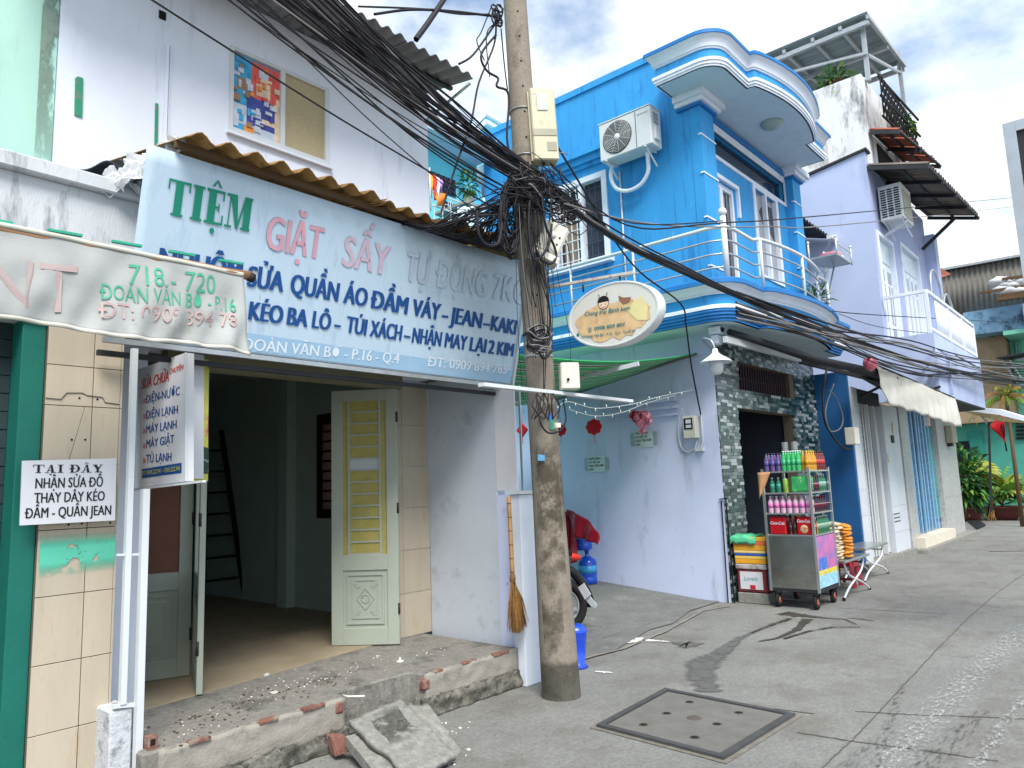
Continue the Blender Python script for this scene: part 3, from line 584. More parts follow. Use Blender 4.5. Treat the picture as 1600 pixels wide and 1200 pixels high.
# bricks exposed along the edge
rnd = random.Random(3)
for (xa, xb) in ((1.95, 2.92), (3.72, 4.60)):
    x = xa
    while x < xb-.12:
        ln = rnd.uniform(.10, .19)
        if rnd.random() < .5: x += ln; continue
        MB().box(x, min(x+ln, xb), 4.068+rnd.uniform(0, .01), 4.12, .282+rnd.uniform(-.004, .002), .301+rnd.uniform(0, .003)).build('edge_brick', terracotta, sh, bev=.003)
        x += ln+.012
for (x, y, z0, z1) in ((2.92, 4.085, .21, .30), (3.66, 4.08, .19, .28)):
    o = MB().box(x-.03, x+.035, y-.012, y+.05, z0, z1-.015).build('broken_brick', terracotta, sh, bev=.012)
for k, (ox, oz) in enumerate(((0, 0), (0, .075))):
    MB().box(1.76, 1.81, 4.13, 4.2, .26+oz*.7, .31+oz*.7).build('hollow_brick', terracotta, sh)
    MB().box(1.77, 1.795, 4.127, 4.131, .27+oz*.7, .30+oz*.7).build('brick_core', hm, sh)
# porch walls
pw = mat('porch_plaster', srgb(190, 198, 208), .9, var=.07, vs=1.3, dirt=srgb(140, 148, 156), damt=.5, ds=2.6, dth=.56); add_streaks(pw, srgb(112, 116, 122), .6, 9, .68, (1, 1, 1), .06)
bx('porch_wall', pw, sh, 4.75, 4.86, 4.34, 5.2, 0, 2.62)
bx('low_wall', white_trim, sh, 4.662, 4.98, 4.0, 4.12, 0, 1.53, bev=.006)
bx('low_wall_side', lav_wall, sh, 4.748, 4.90, 4.123, 4.337, 0, 1.53)
bx('low_wall_cap', alu, sh, 4.64, 5.01, 3.98, 4.14, 1.533, 1.56)
bx('light_panel', boardw, sh, 4.752, 4.765, 4.10, 4.335, 1.565, 2.46)
bx('wall_tile_frame', lav_wall, sh, 4.27, 4.748, 5.212, 5.36, .3, 2.62)
tz = [.302, .68, 1.06, 1.44, 1.82, 2.2, 2.58]
for i in range(6):
    for a, b in ((4.272, 4.42), (4.423, 4.745)): bx('tile', beige_tile, sh, a, b, 5.2, 5.211, tz[i]+.002, tz[i+1]-.002)
bx('lintel', mat('lintel_wood', srgb(120, 116, 92), .7), sh, 2.18, 4.27, 5.0, 5.1, 2.50, 2.618)
bx('left_wall', white_wall, sh, 1.70, 2.05, 5.0, 5.15, .3, 2.618)
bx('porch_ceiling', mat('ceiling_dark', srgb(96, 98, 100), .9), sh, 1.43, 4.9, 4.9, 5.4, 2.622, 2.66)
# interior room
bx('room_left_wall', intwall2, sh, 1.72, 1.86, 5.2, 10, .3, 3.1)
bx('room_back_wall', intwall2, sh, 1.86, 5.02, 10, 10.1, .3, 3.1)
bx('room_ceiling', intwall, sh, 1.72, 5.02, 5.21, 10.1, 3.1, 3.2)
iw = MB().box(4.90, 5.02, 5.37, 6.2, .306, 3.1).box(4.90, 5.02, 7.25, 9.99, .306, 3.1).box(4.78, 4.899, 7.7, 7.9, .306, 3.1).box(4.90, 5.02, 6.2, 7.25, .306, 1.32).box(4.90, 5.02, 6.2, 7.25, 2.5, 3.1)
iw.build('room_right_wall', intwall, sh)
wf = bx('room_window', mat('dark_wood', srgb(36, 22, 22), .6), sh, 4.885, 5.03, 6.2, 6.26, 1.32, 2.5)
MB().box(4.885, 5.03, 7.13, 7.25, 1.32, 2.5).box(4.885, 5.03, 6.26, 7.13, 1.32, 1.42).box(4.885, 5.03, 6.26, 7.13, 2.38, 2.5).build('frame', MATS['dark_wood'], wf)
ym = mat('amber_pane', srgb(220, 170, 30), .4, emis=(srgb(225, 165, 20), .42), var=.25, vs=8)  # emission stands in for alley light coming through the yellow film
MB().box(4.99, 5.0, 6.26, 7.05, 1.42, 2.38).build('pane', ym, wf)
for k in range(8): MB().box(4.90, 4.925, 6.26, 7.13, 1.50+k*.112, 1.525+k*.112).build('bar', MATS['dark_wood'], wf)
# ladder inside
la = thing('ladder', 'dark ladder leaning against the wall inside the dim shop room', 'ladder', (4.3, 8.6, .306))
l1a, l1b = P(383, 905, Y=8.9), P(346, 672, Y=9.2); l1a.z = .31
l2a, l2b = P(318, 925, Y=8.9), P(322, 672, Y=9.2); l2a.z = .31
MB().bar(l1a, l1b, .06, .04).build('rail', dark, la); MB().bar(l2a, l2b, .06, .04).build('rail', dark, la)
for k in range(1, 8): MB().bar(l1a.lerp(l1b, k/8), l2a.lerp(l2b, k/8), .03).build('rung', dark, la)
# door leaves
def door_leaf(h0, h1, z0, z1, kind, label):
    """panelled leaf between two floor points"""
    h0, h1 = Vector((h0[0], h0[1], 0)), Vector((h1[0], h1[1], 0)); u = (h1-h0); W = u.length; u.normalize(); nrm = Vector((u.y, -u.x, 0))
    if nrm.dot(Vector((-h0.x, -h0.y, 0))) < 0: nrm = -nrm
    r = bpy.data.objects.new('door', None)
    org = h0+Vector((0, 0, z0))
    def slab(mb, a, b, c, d, t0, t1): return mb.obox(h0+u*a+Vector((0, 0, c))+nrm*t0, u*(b-a), Vector((0, 0, d-c)), nrm*(t1-t0))
    mb = MB(); st = .1 if kind == 'y' else .09
    zm = z0+.62
    slab(mb, 0, st, z0, z1, -.02, .02); slab(mb, W-st, W, z0, z1, -.02, .02)
    slab(mb, st, W-st, z0, z0+.14, -.02, .02); slab(mb, st, W-st, z1-.1, z1, -.02, .02); slab(mb, st, W-st, zm, zm+.13, -.02, .02)
    d = mb.build('door', door_m, sh, label=label, bev=.003, org=org)
    # lower moulded panel
    mb = MB(); slab(mb, st, W-st, z0+.14, zm, -.01, .004); mb.build('panel', door_m, d)
    for ii, (i_, t) in enumerate(((.03, .016), (.075, .012))):
        mb = MB(); a, b, c, e = st+i_, W-st-i_, z0+.14+i_, zm-i_; k = .014
        slab(mb, a, b, c, c+k, .004, t); slab(mb, a, b, e-k, e, .004, t); slab(mb, a, a+k, c+k, e-k, .004, t); slab(mb, b-k, b, c+k, e-k, .004, t); mb.build('moulding', door_m, d)
    top0, top1 = zm+.13, z1-.1
    if kind == 'y':
        # carved diamond and corner frets
        cx, cz = W/2, (z0+.14+zm)/2; mb = MB()
        for a0 in range(4):
            p = [(cx+.075*math.cos(a0*math.pi/2), cz+.09*math.sin(a0*math.pi/2)), (cx+.075*math.cos((a0+1)*math.pi/2), cz+.09*math.sin((a0+1)*math.pi/2))]
            a_, b_ = [h0+u*x+Vector((0, 0, z))+nrm*.007 for x, z in p]; mb.bar(a_, b_, .008, .008, up=nrm)
        for rr in (.035,):
            mb.tube([h0+u*(cx+rr*math.cos(t/8*2*math.pi))+Vector((0, 0, cz+rr*math.sin(t/8*2*math.pi)))+nrm*.006 for t in range(9)], .005, 5)
        for sx_ in (-1, 1):
            for sz_ in (-1, 1):
                for k in range(3):
                    x_ = cx+sx_*(.105-.02*k); z_ = cz+sz_*(.15-.022*k)
                    slab(mb, x_-.008, x_+.008, z_-.02, z_+.02, .004, .009); slab(mb, x_-.02, x_+.02, z_-.006, z_+.006, .004, .010)
        mb.build('carving', door_m, d)
        x1, x2, x3, x4 = st+.045, st+.065, W-st-.065, W-st-.045
        mb = MB(); slab(mb, x1, x2, top0, top1, -.015, .015); slab(mb, x3, x4, top0, top1, -.015, .015); mb.build('stile', door_m, d)
        n = 13; hh = (top1-top0)/n
        for k in range(n):
            mb = MB(); slab(mb, x2, x3, top0+k*hh, top0+k*hh+.014, -.014, .014); mb.build('rail', door_m, d)
            pm = mat('paper_patch', srgb(176, 184, 186), .6) if k == 7 else yellow
            mb = MB(); slab(mb, x2, x3, top0+k*hh+.014, top0+(k+1)*hh, -.004, .002); mb.build('pane', pm, d)
        for a, b in ((st, x1), (x4, W-st)):
            mb = MB(); slab(mb, a, b, top0, top1, -.004, .003); mb.build('side_pane', yellow, d)
    elif kind == 'b':
        mb = MB(); slab(mb, st, W-st, top0, top1, -.006, .002); mb.build('pane', brown_film, d)
    for zz in (z0+.25, (z0+z1)/2, z1-.3):
        MB().tube([h0+Vector((0, 0, zz))+nrm*.018, h0+Vector((0, 0, zz+.09))+nrm*.018], .010, 6).build('hinge', darksteel, d)
    return d
door_leaf((4.20, 5.0), (3.845, 5.47), .31, 2.5, 'y', 'right door leaf with yellow filmed panes')
door_leaf((2.42, 4.93), (2.66, 5.50), .31, 2.5, 'p', 'narrow middle leaf seen almost edge on')
door_leaf((2.64, 5.54), (2.14, 5.72), .31, 2.5, 'b', 'folded left leaf with a brown pane')
# broken slab and rubble
bs = thing('broken_slab', 'cracked slab of old concrete leaning on the broken edge of the shop step', 'concrete slab', tuple(G(640, 1170)))
sl_t = [P(548, 1138, Z=.21), P(628, 1092, Z=.24), P(708, 1182, Z=.05), P(650, 1235, Z=.05)]
sl_t = [P(545, 1125, Z=.22), P(626, 1090, Z=.23), P(712, 1178, Z=.06), P(640, 1212, Z=.06)]
rs = random.Random(4)
def slabf(a, b):
    j = .006*noise.noise(Vector((a*3, b*3, 1)))+.004*noise.noise(Vector((a*14, b*14, 5)))
    p = sl_t[0].lerp(sl_t[1], a).lerp(sl_t[3].lerp(sl_t[2], a), b)
    p = p+Vector((.03*noise.noise(Vector((a*4, 3, b*4))), .03*noise.noise(Vector((a*4, 9, b*4))), j)); return p
MB().grid(slabf, 24, 24, True, closed=(0, 0, -.035)).build('slab', conc_light, bs)
cs = mat('exposed_gravel', srgb(84, 84, 80), 1, var=.5, vs=30, bump=1, bs=40, alpha=(4, .42, .06, .75, 3))
og = MB().grid(lambda a, b: slabf(.2+.6*a, .05+.55*b)+Vector((0, 0, .003)), 16, 16, True).build('worn_patch', cs, bs)
ul = og.data.uv_layers.new(name='UVMap')
for lp in og.data.loops: vi = lp.vertex_index; ul.data[lp.index].uv = ((vi % 17)/16, (vi//17)/16)
s2 = [P(628, 1100, Z=.19), P(670, 1100, Z=.19), P(720, 1172, Z=.02), P(700, 1192, Z=.02)]
MB().grid(lambda a, b: s2[0].lerp(s2[1], a).lerp(s2[3].lerp(s2[2], a), b)+Vector((0, 0, .012*noise.noise(Vector((a*5, b*5, 4))))), 14, 14, True, closed=(0, 0, -.04)).build('slab_chip', conc_light, bs)
rb = thing('hollow_brick', 'broken red hollow brick under the slab in front of the step', 'brick', tuple(G(530, 1185)))
b0 = P(520, 1150, Z=.15)
MB().poly([P(517, 1152, Z=.12), P(540, 1150, Z=.14), P(547, 1174, Z=.05), P(524, 1182, Z=.03)], (.02, .08, .0)).build('body', terracotta, rb)
for k in range(3): MB().bar(P(521+k*7, 1153, Z=.125), P(527+k*7, 1178, Z=.045), .004, .004).build('ridge', terracotta, rb)
MB().poly([P(540, 1150, Z=.15), P(560, 1145, Z=.15), P(650, 1215, Z=.03), P(600, 1225, Z=.03)], (0, 0, -.06)).build('mortar_lump', conc_light, rb)
white_bits = mat('white_bits', srgb(214, 212, 204), .8, var=.15)
crumbs('plaster_crumbs', [(1.95, 4.25, 0), (2.7, 4.6, 0), (3.4, 4.7, 0), (4.4, 4.6, 0)], 130, white_bits, .004, .012, .301, 3, 'scattered white plaster crumbs on the shop step')
crumbs('dry_litter', [(1.9, 4.3, 0), (2.5, 4.5, 0), (3.2, 4.5, 0)], 130, mat('litter', srgb(84, 72, 54), .9, var=.4), .005, .02, .301, 5, 'dry leaves and brown grit scattered over the shop step')
crumbs('road_grit', [G(480, 1195), G(600, 1195), G(720, 1150), G(800, 1100), G(870, 1095)], 200, mat('grit', srgb(120, 114, 104), .9, var=.3), .003, .011, .001, 6, 'fine grit lying on the road along the step')
crumbs('road_grit', [G(690, 1130), G(700, 1170), G(640, 1195)], 60, white_bits, .006, .02, .001, 8, 'white plaster chips on the road beside the broken slab')
for k, (x, y, l, s3) in enumerate(((625, 1034, 'round white ceiling hook lying on the step below the yellow door leaf', 1), (414, 1057, 'small white plastic block lying on the step', 2), (429, 1083, 'small white ring lying beside a black scrap on the step', 3), (590, 1028, 'tiny white chip on the step under the door', 2), (553, 1092, 'curved white plastic strip on the step edge', 4), (700, 985, 'white paper scrap at the foot of the porch wall', 2))):
    p = P(x, y, Z=.301); mb = MB()
    if s3 == 1: mb.lathe(p, [(.03, 0), (.028, .008), (.01, .012), (.007, .03)], 12)
    elif s3 == 2: mb.obox(p, (.04 if k == 1 else .015, .01, 0), (0, .02, 0), (0, 0, .014))
    elif s3 == 3: mb.tube([p+Vector((.022*math.cos(t*.785), .022*math.sin(t*.785), .005)) for t in range(9)], .004, 6)
    else: mb.tube([p+Vector((0, .12, .005)), p+Vector((.0, .06, .005)), p+Vector((.05, 0, .005)), p+Vector((.07, -.02, .005))], .006, 6)
    mb.build('litter_piece', white_bits, label=l, cat='litter')
# ================================================================ LAUNDRY BANNER
lb = thing('shop_banner', 'long pale blue laundry and mending banner fixed above the shop porch', 'banner', (3.2, 4.25, 2.45))
BP = Vector((1.7, 4.0, 3.56)); BV = Vector((0, .25, -1.06)).normalized(); BN = Vector((0, -1.06, -.25)).normalized(); BU = -BV
def sb(x, y): return P(x, y, pl=(BP, BN))
def bpt(x, t): return Vector((x, 4.0+.25*t, 3.56-1.06*t))
def bsurf(a, b):
    x = 1.60+(4.90-1.60)*a; p = bpt(x, b); return p-BN*(.002*noise.noise(Vector((x*3, b*2, 0)))-.0015*math.sin(x*5)*math.sin(b*3))*(1)
MB().grid(bsurf, 60, 12, True, closed=BN*-.01).build('vinyl', signface, lb)
def lp(a): return a+BN*.0042
MB().poly([lp(bpt(1.62, .885)), lp(bpt(4.87, .885)), lp(bpt(4.87, .99)), lp(bpt(1.62, .99))]).build('lower_band', signband, lb)
T = lambda s_, a, b, h, m, bold=.055: text(s_, sb(*a), sb(*b), BU, h, m, lb, bold=bold, out_=BN, lift=.006)
serif('TIỆM', sb(257, 334), sb(388, 362), BU, .205, t_green, lb, BN*1, stem=.3).location += BN*.003
for s_, a, b in (('SỬA', (386, 447), (440, 456)), ('QUẦN', (453, 458), (526, 471)), ('ÁO', (536, 473), (571, 479)), ('ĐẦM', (580, 481), (634, 491)), ('VÁY', (643, 493), (685, 500)), ('-', (690, 502), (697, 503)), ('JEAN', (702, 504), (750, 513)), ('-', (755, 514), (762, 515)), ('KAKI', (766, 516), (804, 523))):
    T(s_, a, b, .128, t_blue)
T('NHUỘM', (247, 422), (374, 442), .128, t_blue)
for s_, a, b in (('KÉO', (388, 499), (439, 506)), ('BA', (448, 507), (478, 511)), ('LÔ', (487, 512), (514, 516)), ('-', (522, 517), (529, 518)), ('TÚI', (540, 519), (570, 524)), ('XÁCH', (577, 525), (625, 532)), ('-', (631, 533), (638, 534)), ('NHẬN', (643, 535), (687, 541)), ('MAY', (694, 542), (727, 547)), ('LẠI', (733, 548), (757, 551)), ('2', (762, 552), (770, 553)), ('KIM', (776, 554), (800, 557))):
    T(s_, a, b, .115, t_blue)
pk = [mat('faded_red_%d' % i, srgb(*c), .6, var=.12, vs=5, bump=0) for i, c in enumerate(((208, 158, 174), (198, 176, 194), (184, 196, 216), (182, 202, 220)))]
ol = mat('letter_outline', srgb(90, 140, 150), .6, bump=0)
for s_, a, b, k in (('GIẶT', (414, 388), (500, 405), 0), ('SẤY', (534, 415), (604, 430), 1), ('TỰ', (632, 437), (668, 445), 2), ('ĐỘNG', (682, 448), (756, 464), 3), ('7KG', (768, 466), (818, 476), 3)):
    d = (P(1, 0, pl=(BP, BN))-P(0, 0, pl=(BP, BN)))
    o_ = text(s_, sb(*a)+Vector((-.007, 0, 0)), sb(*b)+Vector((-.007, 0, 0)), BU, .212, ol if k < 2 else mat('soft_outline', srgb(140, 168, 190), .6, bump=0), lb, bold=0, out_=BN, lift=.0045)
    T(s_, a, b, .21, pk[k], .03)
T('ĐOÀN VĂN BƠ - P.16 - Q.4', (378, 546), (622, 568), .075, t_white, .02)
T('ĐT: 0909 894 785', (668, 572), (790, 584), .075, t_white, .02)
for t, z in ((1.01, 0),):
    MB().bar(bpt(1.5, 1.02), bpt(4.86, 1.02), .03, .03).build('frame_bar', steel, lb)
MB().bar(bpt(1.5, 1.06)+Vector((0, .06, -.02)), bpt(4.84, 1.06)+Vector((0, .06, -.02)), .03, .03).build('frame_bar', darksteel, lb)
MB().bar(P(752, 601, Y=3.42), P(985, 627, Y=3.42), .06, .025).build('light_batten', alu, lb)
MB().bar(bpt(4.91, -.02), bpt(4.91, 1.02), .02, .03, up=BN).build('frame_bar', alu, lb)
for x in (1.9, 2.9, 3.9, 4.7): MB().bar((x, 4.04, 3.50), (x, 4.99, 3.62), .03).build('strut', steel, lb)
# corrugated canopy over the banner
ca = thing('corrugated_canopy', 'rusty corrugated sheets sloping over the top of the laundry banner', 'canopy', (3.2, 4.4, 3.6))
xs = [1.74, 2.45, 3.14, 3.86, 4.46, 4.96]
for k in range(5):
    w_ = xs[k+1]-xs[k]; corr((xs[k], 5.0, 3.86+.012*(k % 2)), (w_+.04, 0, 0), (0, -1.16+.02*(k % 3), -.235+.01*(k % 2)), .026, .172, .007).build('roof_sheet', corr_rust, ca)
MB().bar((1.74, 3.98, 3.60), (4.9, 3.98, 3.60), .03, .04).build('purlin', mat('weathered_wood', srgb(90, 70, 50), .9), ca)
# crumpled plastic at the canopy's left end and the dark scrap sheet behind it
pla = thing('plastic_scrap', 'crumpled white plastic sheeting stuffed at the left end of the rusty canopy', 'plastic sheet', (1.75, 4.2, 3.5))
def crump(o, u, v, amp, sd_, n=22, sc=3.5):
    o, u, v = Vector(o), Vector(u), Vector(v); nn = u.cross(v).normalized()
    return MB().grid(lambda a, b: o+u*a+v*b+nn*amp*(noise.noise(Vector((a*sc, b*sc, sd_)))*1.5+abs(noise.noise(Vector((a*sc*2.3, b*sc*2.3, sd_+5))))*1.2)+u*.12*noise.noise(Vector((b*5, sd_, a))), n, n, False)
plastic = mat('white_plastic', srgb(212, 214, 218), .35, var=.08, dirt=srgb(150, 120, 110), damt=.4, ds=9, dth=.6)
crump((1.60, 4.30, 3.36), (.26, -.25, .30), (-.02, .2, .12), .06, 3).build('sheet', plastic, pla)
crump((1.50, 4.36, 3.36), (.30, -.1, .04), (.05, .1, .16), .05, 9).build('sheet', plastic, pla)
crump((1.72, 4.05, 3.44), (.28, 0, .02), (.04, .1, .14), .04, 11).build('sheet', plastic, pla)
dsx = MB().grid(lambda a, b: Vector((1.30+.42*a, 4.45+.5*b, 3.47+.09*math.exp(-((a-.62)/.2)**2)+.05*a+.03*b)), 20, 3, True, closed=(0, 0, .008))
dsx.build('scrap_sheet', corr_dark, label='dark bent sheet of scrap roofing lying behind the stained parapet', cat='scrap sheet')
# ================================================================ UTILITY POLE
up = thing('utility_pole', 'leaning stained concrete utility pole in front of the alley', 'utility pole', (4.62, 3.62, 0))
def pc(z): return Vector((4.622-.0395*z, 3.62, z))
def pr(z): return .150-.019*z if z < 1.6 else .1196-.0055*(z-1.6)
pm_ = MB(); pts = [pc(k*.25) for k in range(31)]; pm_.tube(pts, [pr(p.z) for p in pts], 28); pm_.build('shaft', pole_m, up)
rs = random.Random(11)
sv = []; sf = []; uvs = []
def pstain(z0, z1, a0, a1, m, k=0):
    nu, nv = 14, 14; mb = MB()
    def f(a, b):
        z = z0+(z1-z0)*b; an = a0+(a1-a0)*a; r = pr(z)+.0015+k*.001; return pc(z)+Vector((math.cos(an), math.sin(an), 0))*r
    mb.grid(f, nu, nv); o = mb.build('stain', m, up); ul = o.data.uv_layers.new(name='UVMap')
    for lp_ in o.data.loops: vi = lp_.vertex_index; ul.data[lp_.index].uv = ((vi % 15)/14, (vi//15)/14)
pstain(.5, 2.1, 3.0, 4.7, polestain); pstain(1.2, 2.0, 3.2, 5.6, polestain, 1); pstain(-.1, .28, 2.6, 6.0, mat('base_stain', srgb(84, 82, 74), 1, var=.2, alpha=(4, .3, .2, .7, 8)), 0); pstain(.05, .9, 3.0, 4.2, polestain, 1)
for z in [3.1+.22*k for k in range(20)]:
    for an in (4.0,):
        d = Vector((math.cos(an), math.sin(an), 0)); MB().lathe(pc(z)+d*(pr(z)-.001), [(.009, 0), (.009, .0015)], 8, d).build('step_hole', hm, up)
band = mat('steel_band', srgb(180, 184, 186), .35, metal=.7)
for z in (2.72, 2.8, 2.62): MB().lathe(pc(z), [(pr(z)+.004, -.012), (pr(z)+.004, .012)], 24).build('band', band if z != 2.8 else darksteel, up)
# stickers on the pole
def pole_pt(px, py): return P(px, py, pl=(Vector((4.5, 3.50, 2)), Vector((.64, .77, 0))))
for (a, b, c, d, cc) in ((855, 647, 863, 656, srgb(60, 110, 200)), (858, 655, 868, 671, srgb(70, 140, 120)), (840, 710, 851, 720, srgb(90, 150, 190)), (866, 660, 876, 668, srgb(220, 200, 190))):
    MB().poly([pole_pt(a, b), pole_pt(c, b+1), pole_pt(c, d), pole_pt(a, d)], (-.004, -.005, 0)).build('sticker', mat('st%d' % a, cc, .5, var=.3, vs=40), up)
# boxes on the pole
DX = Vector((.77, -.64, 0)); DN = Vector((-.64, -.77, 0))
def pbox(name, label, ctr, w_, d_, h_, m, tilt=0, lid=True):
    t = thing(name, label, 'electrical box', tuple(ctr))
    u = DX*w_; v = (Vector((0, 0, 1))*math.cos(tilt)+DX*math.sin(tilt))*h_; uu = (DX*math.cos(tilt)-Vector((0, 0, 1))*math.sin(tilt))*w_
    o = Vector(ctr)-uu/2; MB().obox(o, uu, v, DN*d_).build('case', m, t, bev=.01)
    return t, o, uu, v
box_m = mat('meter_box', srgb(196, 190, 166), .6, var=.06, dirt=srgb(120, 112, 90), damt=.5, ds=6, dth=.58)
t, o, u, v = pbox('meter_box', 'tall cream electricity meter box strapped to the utility pole', (4.54, 3.50, 4.20), .205, .14, .62, box_m, -.03)
MB().obox(o+u*.25+v*.68+DN*.141, u*.42, v*.24, DN*.006).build('window', mat('pale_glass', srgb(190, 196, 190), .3), t)
MB().obox(o+u*.02+v*.33+DN*.141, u*.96, v*.09, DN*.004).build('label_band', mat('grey_band', srgb(160, 158, 140), .6), t)
MB().obox(o+u*.55+v*.12+DN*.141, u*.38, v*.12, DN*.004).build('rating_plate', mat('plate', srgb(150, 146, 130), .5), t)
MB().obox(o-u*.06+v*.02+DN*.04, u*.06, v*.96, DN*.05).build('flange', box_m, t)
MB().tube([o-u*.12+v*.05+DN*.05, o-u*.12+v*.85+DN*.05], .012, 8).build('conduit', alu, t)
MB().lathe(o+u*.4-v*.03+DN*.07, [(.02, 0), (.025, .03)], 10).build('gland', darksteel, t)
for z in (4.28, 4.68): MB().tube([pc(z)+Vector((math.cos(a*.314), math.sin(a*.314), 0))*(pr(z)+.006) for a in range(21)], .006, 4).build('strap', band, t)
t2 = thing('service_box', 'tilted off-white service box hanging from the cables on the pole', 'electrical box', (4.62, 3.45, 3.5))
th_ = R_(28); U = DX*math.cos(th_)-Vector((0, 0, 1))*math.sin(th_); V = DX*math.sin(th_)+Vector((0, 0, 1))*math.cos(th_)
U = DX*math.cos(-.35)+Vector((0, 0, 1))*math.sin(-.35)*-1
Vv = (Vector((0, 0, 1))*math.cos(.45)+DX*math.sin(.45)); Uu = (DX*math.cos(.45)-Vector((0, 0, 1))*math.sin(.45))
o = Vector(P(831, 394, pl=(Vector((4.55, 3.43, 3.6)), DN)))
creambox = mat('cream_box', srgb(206, 204, 192), .5, dirt=srgb(140, 130, 110), damt=.4, ds=8, dth=.6)
MB().obox(o, Uu*.20, Vv*.27, DN*.12).build('case', creambox, t2, bev=.02)
MB().obox(o-Vv*.06-Uu*.02, Uu*.24, Vv*.06, DN*.15).build('hood', creambox, t2, bev=.008)
MB().lathe(o+Uu*.09+Vv*.16+DN*.121, [(.03, 0), (.028, .008)], 14, DN).build('boss', creambox, t2)
for k in range(2): MB().lathe(o+Uu*(.15)+Vv*(.10+.06*k)+DN*.121, [(.008, 0), (.008, .004)], 8, DN).build('screw', hm, t2)
t3, o, u, v = pbox('junction_box', 'small white junction box on the pole below the steel bands', (4.60, 3.40, 2.33), .15, .09, .21, creambox)
MB().lathe(o+u*.35+v*.35+DN*.101, [(.012, 0), (.012, .004)], 8, DN).build('knockout', hm, t3)
# oval light box
OX = 4.72
ov = thing('oval_sign', 'white oval double sided light box sign for a cake shop jutting from the pole', 'sign', (OX, 3.04, 2.62))
oc = Vector((OX, 3.035, 2.895))
def oval(rx, rz, x, n=48): return [Vector((x, oc.y+rx*math.cos(2*math.pi*k/n), oc.z+rz*math.sin(2*math.pi*k/n))) for k in range(n)]
rim = MB(); prof = [(.93, .93, -.005), (.985, .98, -.012), (1, 1, 0), (1, 1, .085), (.98, .98, .095), (.9, .9, .10)]
n = 48; vs = []
for sx_, sz_, dx in prof: vs += oval(.425*sx_, .255*sz_, OX+dx, n)
fs = [(i*n+j, i*n+(j+1) % n, (i+1)*n+(j+1) % n, (i+1)*n+j) for i in range(len(prof)-1) for j in range(n)]
rim.add(vs, fs, True).build('rim', mat('sign_rim', srgb(206, 210, 214), .4, dirt=srgb(130, 130, 130), damt=.4, ds=9, dth=.6), ov)
MB().poly(oval(.40, .238, OX-.003), (.1, 0, 0)).build('face', mat('sign_face', srgb(206, 208, 202), .45, var=.04), ov)
rs = random.Random(9)
pp = [Vector((OX-.006, oc.y+.36*math.cos(t_)*(1-.1*rs.random()), oc.z-.03+(.15 if math.sin(t_) > 0 else .19)*math.sin(t_)*(1-.25*rs.random()))) for t_ in [k*2*math.pi/36 for k in range(36)]]
MB().poly(pp).build('painted_ground', mat('cake_print', srgb(206, 178, 136), .5, var=.15, vs=9, dirt=srgb(186, 110, 70), damt=.7, ds=12, dth=.55), ov)
cp = lambda x, y: P(x, y, X=OX-.008)
MB().poly([cp(x, y) for x, y in ((990, 470), (1002, 462), (1012, 478), (1011, 500), (995, 500), (980, 485))]).build('cream_patch', mat('cream_print', srgb(216, 208, 150), .5), ov)
MB().poly([cp(x, y) for x, y in ((966, 462), (974, 465), (986, 464), (984, 472), (974, 476), (968, 470))]).build('brown_patch', mat('brown_print', srgb(140, 100, 80), .5), ov)
fc = cp(943, 473)
MB().poly([fc+Vector((-.002, .05*math.cos(k*.4), .052*math.sin(k*.4))) for k in range(16)]).build('face_outline', t_black, ov)
MB().poly([fc+Vector((-.003, .046*math.cos(k*.4), .048*math.sin(k*.4)-.001)) for k in range(16)]).build('child_face', mat('skin_print', srgb(232, 206, 178), .5), ov)
MB().poly([fc+Vector((-.004, .055*math.cos(k*.35), .005+.05*math.sin(k*.35))) for k in range(10)]).build('hair', t_black, ov)
for sgn in (-1, 1):
    MB().tube([fc+Vector((-.005, sgn*(.014+.014*k/3), -.012-.004*math.sin(k))) for k in range(4)], .0018, 4).build('eye', t_black, ov)
    MB().tube([fc+Vector((-.005, sgn*.03, .045)), fc+Vector((-.005, sgn*.045, .075)), fc+Vector((-.005, sgn*.03, .06))], .002, 4).build('hair_tuft', t_black, ov)
MB().tube([fc+Vector((-.005, .012*(k-1.5), -.032-.004*math.sin(k))) for k in range(4)], .0018, 4).build('mouth', t_red, ov)
tg = mat('teal_print', srgb(20, 120, 130), .5, bump=0); ON = (-1, 0, 0)
text('Chàng trai Bánh kem', cp(914, 494), cp(985, 484), (0, 0, 1), .033, tg, ov, bold=.02, out_=ON, shear=.3)
text('0908 859 807', cp(929, 516), cp(977, 509), (0, 0, 1), .026, tg, ov, bold=.03, out_=ON)
text('☎', cp(918, 518), cp(925, 517), (0, 0, 1), .026, tg, ov, bold=.0, out_=ON)
text('714 Đoàn Văn Bơ - P.16 - Q.4 - Tp.HCM', cp(908, 529), cp(992, 519), (0, 0, 1), .022, tg, ov, bold=.02, out_=ON)
MB().lathe(cp(903, 523), [(.014, 0), (.006, .002)], 10, (-1, 0, 0)).build('map_pin', t_green, ov)
MB().bar((4.66, 3.60, 3.22), (4.74, 2.83, 3.19), .035, .02).build('arm', mat('rusty_arm', srgb(190, 186, 180), .6, dirt=srgb(150, 80, 60), damt=.9, ds=7, dth=.52), ov)
for y in (3.3, 2.95): MB().tube([(4.73, y, 3.19), (4.73, y, 3.13)], .008, 6).build('hanger', darksteel, ov)
